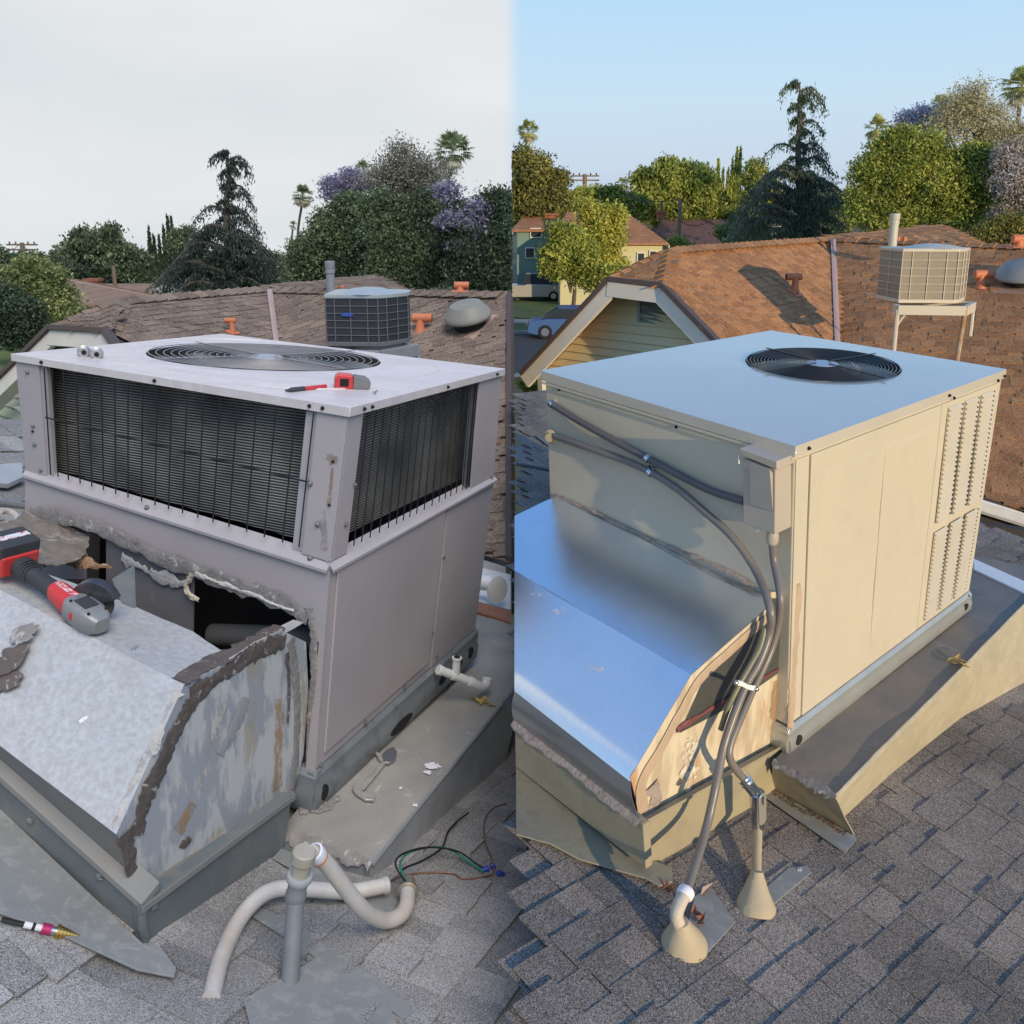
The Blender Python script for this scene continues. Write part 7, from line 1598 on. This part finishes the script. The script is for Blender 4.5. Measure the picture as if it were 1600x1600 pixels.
# open conduit loop
o0 = LR(493, 1334, .30); 
loopp = [o0, LR(512, 1352, .26), LR(545, 1395, .17), LR(572, 1425, .10), LR(600, 1438, .05), LR(623, 1432, .04), LR(635, 1415, .045), LR(637, 1392, .05)]
t = thing('flexible_conduit', 'dirty white flexible conduit with a cut open end looping over the roof', 'conduit', loopp[0])
b = MB(); b.tube(loopp, .0205, 16, smooth=8); b.build('tube', [M_LT], t, smooth=True)
d = (loopp[0]-loopp[1]).normalized(); b = MB(); b.lathe(loopp[0]-d*.018, d, [(.021, 0), (.0235, .004), (.0235, .024), (.0195, .026), (.0185, .012)], 20, cap=False); b.build('cut_end', [M_WHITEP], t, smooth=True)
b = MB(); b.lathe(loopp[0]-d*.026, d, [(.0212, 0), (.0224, .002), (.0224, .007), (.0212, .008)], 20, cap=False); b.build('orange_band', [mat('orange_smear', (.62, .30, .16), .6)], t, smooth=True)
b = MB(); b.lathe(loopp[0]-d*.004, d, [(.0185, 0), (.0185, .001)], 20); b.build('dark_bore', [M_DARK], t)
d = (loopp[-1]-loopp[-2]).normalized(); e_ = loopp[-1]
b = MB(); b.lathe(e_-d*.012, d, [(.024, 0), (.029, .004), (.029, .010), (.024, .014), (.0235, .03), (.019, .034), (.019, .055), (.016, .058)], 18); b.build('connector', [mat('corroded_connector', (.33, .29, .22), .5, .5, col2=(.22, .15, .09), scale=14)], t, smooth=True)
for k in range(3):
    P = [loopp[0]+Vector((.004*k-.004, 0, -.004*k)), loopp[0].lerp(topn_, .5)+Vector((0, -.0, -.02-.005*k)), topn_+Vector((.004*k-.005, 0, -.01))]
    tag(MB().tube(P, .0045, 6, smooth=4).build('black_wire', [M_BLACKWIRE], smooth=True), 'short black wire between the grey stub and the open conduit end', 'wire', 'black wires at the conduit stub')
p2_ = [LR(330, 1560, .01), LR(345, 1500, .02), LR(372, 1440, .03), LR(405, 1402, .05), LR(440, 1388, .055), LR(490, 1390, .05), LR(545, 1393, .045), LR(580, 1388, .05), LR(603, 1383, .055)]
t = thing('flexible_conduit', 'dirty white flexible conduit curving in from the bottom edge below the curb', 'conduit', p2_[-1])
b = MB(); b.tube(p2_, .0205, 16, smooth=8); b.build('tube', [M_LT], t, smooth=True); d = (p2_[-1]-p2_[-2]).normalized()
b = MB(); b.lathe(p2_[-1]-d*.012, d, [(.0212, 0), (.0235, .003), (.0235, .014), (.0205, .017)], 20); b.build('end_ring', [mat('grey_end_ring', (.45, .44, .40), .5)], t, smooth=True)
def cable(pts, r, m, label, grp=None, name='loose_wire'):
    b = MB(); b.tube(pts, r, 6, smooth=6); return tag(b.build(name, [m], smooth=True), label, 'wire', grp)
M_GREEN = mat('green_wire', (.02, .20, .13), .35); M_BROWNW = mat('brown_copper_wire', (.22, .11, .07), .45, .3)
ce = e_+Wp*.02
cable([ce, LR(625, 1352, .09), LR(640, 1332, .08), LR(680, 1323, .06), LR(708, 1330, .04), LR(735, 1348, .02), LR(755, 1362, .015)], .0032, M_GREEN, 'green wire arching over the shingles to a blue wire nut')
cable([ce, LR(618, 1352, .10), LR(630, 1334, .09), LR(670, 1324, .07), LR(715, 1330, .045), LR(745, 1350, .02), LR(762, 1358, .015)], .003, M_BLACKWIRE, 'black wire running beside the green wire to the wire nuts')
cable([ce, LR(628, 1360, .07), LR(660, 1345, .04), LR(690, 1325, .03), LR(700, 1300, .02), LR(715, 1283, .03), LR(732, 1270, .03)], .0032, M_BLACKWIRE, 'black wire ending loose on the shingles near the platform')
cable([LR(605, 1380, .05), LR(625, 1370, .02), LR(660, 1364, .012), LR(705, 1364, .012), LR(722, 1373, .012), LR(745, 1372, .012), LR(770, 1366, .015)], .0028, M_BROWNW, 'brown twisted wire lying flat from the conduit end to the wire nuts')
cable([LR(772, 1362, .02), LR(768, 1340, .015), LR(757, 1310, .012), LR(758, 1280, .012), LR(772, 1262, .012), LR(792, 1256, .012)], .0025, M_BROWNW, 'thin dark wire curving up to the right from the wire nuts')
M_BLUE = mat('blue_wire_nut', (.03, .06, .35), .4)
for (x, y, x2, y2, lab) in ((752, 1360, 762, 1357, 'blue wire nut on the green wire, leftmost of the three'), (768, 1350, 772, 1360, 'upright blue wire nut, middle of the three'), (788, 1366, 778, 1364, 'blue wire nut at the right end of the brown wire')):
    p, q = LR(x, y, .012), LR(x2, y2, .016); b = MB(); b.lathe(p, q-p, [(.005, 0), (.008, .012), (.0095, .022), (.007, .024)], 10); tag(b.build('wire_nut', [M_BLUE], smooth=True), lab, 'wire nut', 'blue wire nuts')
# ---- adjustable wrench
t = thing('adjustable_wrench', 'worn steel adjustable wrench lying on the grey platform', 'wrench', FL.ip(590, 1220, 2, .01))
def T(x, y, o=.006): return FL.ip(x, y, 2, o)
M_WR = mat('worn_wrench_steel', (.50, .49, .46), .4, .35, col2=(.30, .27, .23), scale=25, amt=.7)
b = MB(); a_, c_ = T(603, 1190), T(565, 1235); d = (c_-a_); sd = d.cross(Wp).normalized()*.0095*KS
b.hexa([a_-sd*.8, a_+sd*.8, c_+sd, c_-sd, a_-sd*.8+Wp*.009, a_+sd*.8+Wp*.009, c_+sd+Wp*.009, c_-sd+Wp*.009]); b.build('handle', [M_WR], t, bevel=.003)
b = MB(); P = [T(*q) for q in ((600, 1195), (594, 1186), (603, 1176), (614, 1171), (620, 1178), (618, 1188), (608, 1196))]; b.prism(P, Wp*.012); b.build('jaw_head', [M_SCREW], t, bevel=.003)
b = MB(); P = [T(*q) for q in ((583, 1171), (590, 1180), (597, 1184), (598, 1192), (592, 1190), (588, 1183), (582, 1178))]; b.prism(P, Wp*.012); b.build('lower_jaw', [M_WR], t, bevel=.002)
b = MB(); P = [T(*q) for q in ((553, 1228), (564, 1228), (567, 1240), (586, 1247), (584, 1254), (570, 1253), (556, 1244), (551, 1237))]; b.prism(P, Wp*.010); b.build('hook_end', [M_WR], t, bevel=.004)
# ---- white drain tee
M_PVC = mat('white_pvc', (.78, .78, .75), .3, col2=(.66, .65, .6), scale=12, amt=.5)
t = thing('drain_tee', 'white plastic drain tee with an elbow sticking out of the base rail', 'drain pipe', FL.ip(690, 1048, 0, -.02))
d0, d1, d2 = FL.ip(684, 1046, 0, -.02), FL.ip(712, 1056, 0, -.07), FL.ip(738, 1066, 0, -.12)
b = MB(); b.tube([d0, d1, d2], .0165, 14); b.build('run', [M_PVC], t, smooth=True)
b = MB(); b.tube([d1, d1+(FL.ip(714, 1028, 0, -.07)-d1)*1.0], .0155, 14); b.build('riser', [M_PVC], t, smooth=True)
tp = FL.ip(714, 1028, 0, -.07); b = MB(); b.lathe(tp-upL*.004, upL, [(.019, 0), (.019, .006), (.0135, .0062)], 16, cap=True); b.build('riser_lip', [M_PVC], t, smooth=True)
b = MB(); b.lathe(tp+upL*.004, upL, [(.012, 0), (.012, .0015)], 14); b.build('bore', [M_DARK], t)
b = MB(); b.tube([d2, FL.ip(750, 1072, 0, -.14), FL.ip(759, 1070, 0, -.15), FL.ip(761, 1060, 0, -.15)], .018, 14, smooth=5); b.build('elbow', [M_PVC], t, smooth=True)
for p, q in ((d0, d1), (d1, d0), (d2, d1)):
    d = (q-p).normalized(); b = MB(); b.lathe(p+d*.002, d, [(.0172, 0), (.0195, .001), (.0195, .014), (.0172, .015)], 16); b.build('socket', [M_PVC], t, smooth=True)
# ---- step drill bit
M_GOLD = mat('titanium_gold', (.65, .42, .12), .25, 1.); M_MAG = mat('magenta_collar', (.45, .03, .12), .4, .3)
def on(x, y): return LR(x, y, .022)
q0, q1 = on(2, 1437), on(126, 1463); d = (q1-q0)/124; dd = d.normalized(); Lq = (q1-q0).length
t = thing('step_drill_bit', 'golden step drill bit on a black and white shank with a magenta collar', 'drill bit', q0)
for a_, b_, r_, m_, nm in ((0, .28, .0055, M_BLACKWIRE, 'hex_shank'), (.28, .38, .0075, M_PVC, 'white_sleeve'), (.38, .42, .0078, M_BLACKWIRE, 'black_band'), (.42, .5, .0075, M_PVC, 'white_sleeve'), (.5, .62, .012, M_MAG, 'collar'), (.62, .68, .009, M_STEEL, 'shaft')):
    b = MB(); b.lathe(q0+dd*Lq*a_, dd, [(r_, 0), (r_, Lq*(b_-a_)/KS)], 12 if r_ > .006 else 6); b.build(nm, [m_], t, smooth=r_ > .006)
prof = []; z0 = Lq*.68/KS
for i in range(7): r_ = .0155-.0021*i; prof += [(r_, i*Lq*.045/KS), (r_, (i+.85)*Lq*.045/KS)]
b = MB(); b.lathe(q0+dd*z0*KS, dd, prof, 20); b.build('stepped_cone', [M_GOLD], t, smooth=True)
# ---- angle grinder
M_RED = mat('red_tool_plastic', (.62, .045, .045), .35, col2=(.50, .04, .04), scale=8); M_BLK = mat('black_rubber_grip', (.045, .047, .05), .55, bump=.15, bscale=90, dist=.002); M_GEAR = mat('grey_gear_housing', (.24, .25, .245), .45, .3, col2=(.32, .32, .30), scale=14, amt=.8, bump=.1, bscale=70)
def HT(x, y, o): return ontop(x, y, o)
t = thing('angle_grinder', 'red and black cordless angle grinder resting on the cut hood', 'angle grinder', HT(90, 960, 0.))
g0, g1 = HT(38, 918, .055), HT(104, 962, .045); ax = (g1-g0).normalized(); sd = ax.cross(upL).normalized(); up_ = sd.cross(ax).normalized()
def oval(c, w_, h__, n=14, sq=.75): return [c+sd*w_*math.copysign(abs(math.cos(a))**sq, math.cos(a))+up_*h__*math.copysign(abs(math.sin(a))**sq, math.sin(a)) for a in [2*math.pi*i/n for i in range(n)]]
def loft(secs, name, m, par=t, n=14):
    b = MB(); vs = [p for s_ in secs for p in s_]; k = len(secs); b.add(vs, [(i*n+j, i*n+(j+1) % n, (i+1)*n+(j+1) % n, (i+1)*n+j) for i in range(k-1) for j in range(n)]+[tuple(range(n))[::-1], tuple((k-1)*n+j for j in range(n))]); return b.build(name, [m], par, smooth=True)
Lg = (g1-g0).length; G = lambda f, o=0.: g0.lerp(g1, f)+up_*o
loft([oval(G(-.12), .034, .030), oval(G(.02), .038, .034), oval(G(.15), .033, .030), oval(G(.3), .026, .026), oval(G(.55), .025, .026), oval(G(.80), .028, .029), oval(G(.9), .03, .031)], 'handle', M_BLK)
for i in range(4): loft([oval(G(.06+.05*i, .004), .035-.001*i, .034-.001*i), oval(G(.08+.05*i, .004), .035-.001*i, .034-.001*i)], 'grip_rib', M_BLK)
loft([oval(G(.74, .006), .0285, .029), oval(G(.84, .004), .034, .033), oval(G(1.08, 0), .038, .036), oval(G(1.16, 0), .038, .036)], 'red_housing', M_RED)
hd = [oval(G(1.15), .038, .035, sq=.5), oval(G(1.22), .044, .038, sq=.42), oval(G(1.55), .046, .038, sq=.38), oval(G(1.72), .038, .033, sq=.4), oval(G(1.80), .026, .024, sq=.5)]; loft(hd, 'gear_head', M_GEAR)
# collar and print on the housing
pr_ = MB(); c = G(.97, .0365); pr_.box(c, ax*.038*KS, sd*.010, up_*.0006); pr_.build('script_mark', [mat('white_script_print', (.75, .72, .72), .5, col2=(.62, .045, .045), scale=70, amt=1, pos=(.45, .55), stretch=(1, 3, 1))], t)
b = MB(); b.lathe(G(1.38, -.0)-sd*-.0+(-Vector(FL.M[:, 1])).normalized()*.040, -Vector(FL.M[:, 1]), [(.012, 0), (.011, .004), (.004, .005)], 18); b.build('lock_button', [M_RED], t, smooth=True)
b = MB(); b.box(G(1.42, .040), ax*.028, sd*.024, up_*.002); b.build('name_plate', [M_BLK], t, bevel=.003)
for q in (-1, 1):
    for e in (1.27, 1.66):
        b = MB(); b.lathe(G(e, .036)+sd*.030*q, up_, [(.004, 0), (.004, .003)], 8); b.build('screw', [M_DARK], t, smooth=True)
b = MB(); b.lathe(G(1.25, .034), up_, [(.006, 0), (.006, .003)], 10); b.build('cap_screw', [M_SCREW], t, smooth=True)
# battery and motor foot
bp0 = G(-.22, .0); b = MB(); b.box(G(-.26, .006), ax*.040, sd*.064, up_*.036); b.build('battery_mount', [M_RED], t, bevel=.008, segs=3)
b = MB(); b.box(G(-.34, .056), ax*.052, sd*.068, up_*.024); bt = b.build('battery', [M_BLK], t, bevel=.008, segs=3)
b = MB(); b.box(G(-.60, -.008), ax*.03, sd*.060, up_*.036); b.build('battery_foot', [M_BLK], t, bevel=.006)
b = MB(); b.box(G(-.34, .0806), ax*.012, sd*.056, up_*.0008); b.build('battery_print', [mat('white_battery_print', (.7, .7, .7), .5, col2=(.5, .05, .05), scale=50, amt=1, pos=(.55, .6), stretch=(3, 1, 1))], bt)
# disc and guard
hc = G(1.42); away = (HT(178, 945, .055)-HT(150, 968, .055)).normalized()
dc = hc+away*.058*KS+up_*.008; 
b = MB(); b.lathe(dc-away*.02, away, [(.024, 0), (.024, .016)], 20); b.build('spindle_collar', [M_STEEL], t, smooth=True)
b = MB(); b.lathe(dc, away, [(.047, 0), (.048, .0015), (.046, .003)], 40); b.build('cutting_disc', [mat('used_cutting_disc', (.06, .055, .055), .7, col2=(.12, .10, .09), scale=30)], t, smooth=True)
b = MB(); b.lathe(dc+away*.004, away, [(.016, 0), (.014, .006), (.006, .007)], 14); b.build('disc_nut', [mat('navy_disc_nut', (.03, .035, .09), .4)], t, smooth=True)
gm = MB(); x_ = up_; y_ = away.cross(up_).normalized(); n_ = 22; vs = []
if y_.dot(ax) > 0: y_ = -y_
for i in range(n_+1):
    a = R(-60+200*i/n_); dv = x_*math.cos(a)+y_*math.sin(a)
    for r_, h_ in ((.025, -.016), (.062, -.016), (.064, -.012), (.064, .012), (.060, .014)): vs.append(dc+(dv*r_+away*h_)*KS)
gm.add(vs, [(i*5+j, i*5+j+1, (i+1)*5+j+1, (i+1)*5+j) for i in range(n_) for j in range(4)]); gm.build('wheel_guard', [mat('black_wheel_guard', (.07, .075, .085), .35, .6, col2=(.16, .16, .16), scale=25, col3=(.5, .5, .5), scale3=30, amt3=.6, pos3=(.66, .7))], t, smooth=True, solid=.003)
# ---- things on the lid
def LT(x, y, o=0.): q = cgL.inv(x, y, 2, 1.0); p = cgL.p(*q); return p+upL*o
t = thing('tape_measure', 'red and grey block shaped measuring tool on the bleached lid', 'tape measure', LT(555, 606))
c = LT(551, 607, .022); xx = (LT(587, 605)-LT(530, 603)); lx = xx.normalized(); yy = upL.cross(lx).normalized(); Lx = xx.length
b = MB(); P = [c+lx*Lx*a+upL*h for a, h in ((-.50, -.022), (-.50, .012), (-.42, .024), (-.02, .022), (-.0, -.022))]; b.prism([p-yy*.03 for p in P], yy*.06); b.build('red_case', [M_RED], t, bevel=.006, segs=3)
b = MB(); P = [c+lx*Lx*a+upL*h for a, h in ((-.01, -.021), (-.01, .021), (.32, .016), (.46, .006), (.46, -.014), (.38, -.021))]; b.prism([p-yy*.028 for p in P], yy*.056); b.build('grey_grip', [mat('dusty_grey_grip', (.17, .165, .16), .75, col2=(.24, .23, .22), scale=20, bump=.4, bscale=120)], t, bevel=.006, segs=3)
b = MB(); b.box(c-yy*-.0+lx*Lx*-.25-yy*.0305*math.copysign(1, yy.y), lx*.016, yy*.001, upL*.012); b.build('label_plate', [M_DARK], t, bevel=.001)
b = MB(); b.box(c-upL*.024+lx*.0, lx*.045, yy*.02, upL*.004); b.build('belt_hook', [M_BLACKWIRE], t)
t = thing('marker_pen', 'red and black marker pen lying on the bleached lid', 'pen', LT(478, 611)); a_, b_ = LT(509, 607, .007), LT(446, 614, .007); d = (b_-a_); Ld = d.length; d = d.normalized()
b = MB(); b.lathe(a_, d, [(.0058, 0), (.0066, .003), (.0066, Ld*.55/KS)], 14); b.build('red_barrel', [M_RED], t, smooth=True)
b = MB(); b.lathe(a_+d*Ld*.55, d, [(.0076, 0), (.0076, Ld*.32/KS), (.005, Ld*.36/KS), (.003, Ld*.45/KS)], 14); b.build('black_cap', [M_BLK], t, smooth=True)
for (x, y, x2, y2, lab) in ((118, 552, 131, 558, 'chrome conduit connector on the lid, left and larger of the pair'), (141, 556, 151, 561, 'chrome conduit connector on the lid, right of the pair')):
    p, q = LT(x, y, .018), LT(x2, y2, .016); t = thing('conduit_connector', lab, 'fitting', p, 'chrome connectors on the lid'); d = (q-p).normalized(); d = (d+Vector((.1, -.9, .0))).normalized()
    b = MB(); b.lathe(q-d*.045, d, [(.014, 0), (.014, .014), (.021, .016), (.0215, .026), (.0185, .028), (.0185, .040), (.015, .043), (.011, .043)], 18); b.build('body', [mat('worn_zinc_connector', (.52, .52, .51), .42, .7, col2=(.34, .33, .31), scale=60, amt=.9)], t, smooth=True)
    b = MB(); b.lathe(q+d*.006, d, [(.008, 0), (.008, .0015)], 14); b.build('bore', [M_DARK], t)
for x, y, lab in ((584, 616, 'small dark screw lying on the lid beside the red tool'),):
    t = thing('loose_screw', lab, 'screw', LT(x, y)); b = MB(); b.lathe(LT(x, y, .001), (0.6, -.5, .6), [(.006, 0), (.006, .005), (.003, .006), (.0025, .02)], 8); b.build('shank', [M_SCREW], t, smooth=True)
t = thing('loose_screw', 'lone screw lying on the upper hood sheet', 'screw', HT(207, 1017, .0)); b = MB(); b.lathe(HT(207, 1017, .002), (.4, .5, .5), [(.006, 0), (.006, .004), (.003, .005), (.0025, .018)], 8); b.build('shank', [M_SCREW], t, smooth=True)
leaves('curled yellow leaf on the dull platform near the white drain elbow', [(745, 1094), (752, 1097), (760, 1098), (768, 1102), (757, 1092), (740, 1092)], .008, FL, None, M_LEAFY, 6, grp='yellow leaves on the dull platform', size=.026)
# ---- far left scraps on the shingles
t = thing('metal_sheet', 'bent light grey metal sheet lying on the shingles at the left edge', 'metal sheet', LR(15, 735, .03)); b = MB(); b.prism([LR(x, y, o) for x, y, o in ((-40, 728, .05), (35, 722, .05), (36, 745, .05), (12, 756, .05), (-40, 752, .05))], -Wp*.02); b.build('sheet', [mat('light_grey_sheet', (.50, .51, .51), .5, .3, col2=(.4, .41, .41), scale=6)], t, bevel=.004)
b = MB(); b.tube([LR(-30, 782, .02), LR(45, 792, .02)], .016, 8); tag(b.build('grey_pipe', [M_STUB], smooth=True), 'straight grey pipe on the shingles behind the old unit', 'pipe')
P = [LR(8+22*math.cos(a), 818+20*math.sin(a), .02) for a in [R(-110+14*i) for i in range(16)]]; b = MB(); b.tube(P, .012, 8); tag(b.build('cable_coil', [M_LT], smooth=True), 'curved pale cable coil at the left edge above the torn flashing', 'cable')
COL = CA
b = MB(); b.prism([RR(x, y, .02) for x, y in ((806, 660), (862, 692), (866, 704), (806, 690))], -Wr*.01) if False else b.tube([RR(806, 725, .015), RR(866, 735, .015)], .01, 8); tag(b.build('grey_pipe', [M_CONDK], smooth=True), 'dark pipe lying on the shaded shingles left of the new unit', 'pipe')
b = MB(); b.prism([RR(x, y, .02) for x, y in ((836, 680), (866, 692), (864, 702))], -Wr*.01); tag(b.build('metal_scrap', [M_CONDK]), 'dark triangular flashing corner on the shaded shingles', 'scrap')
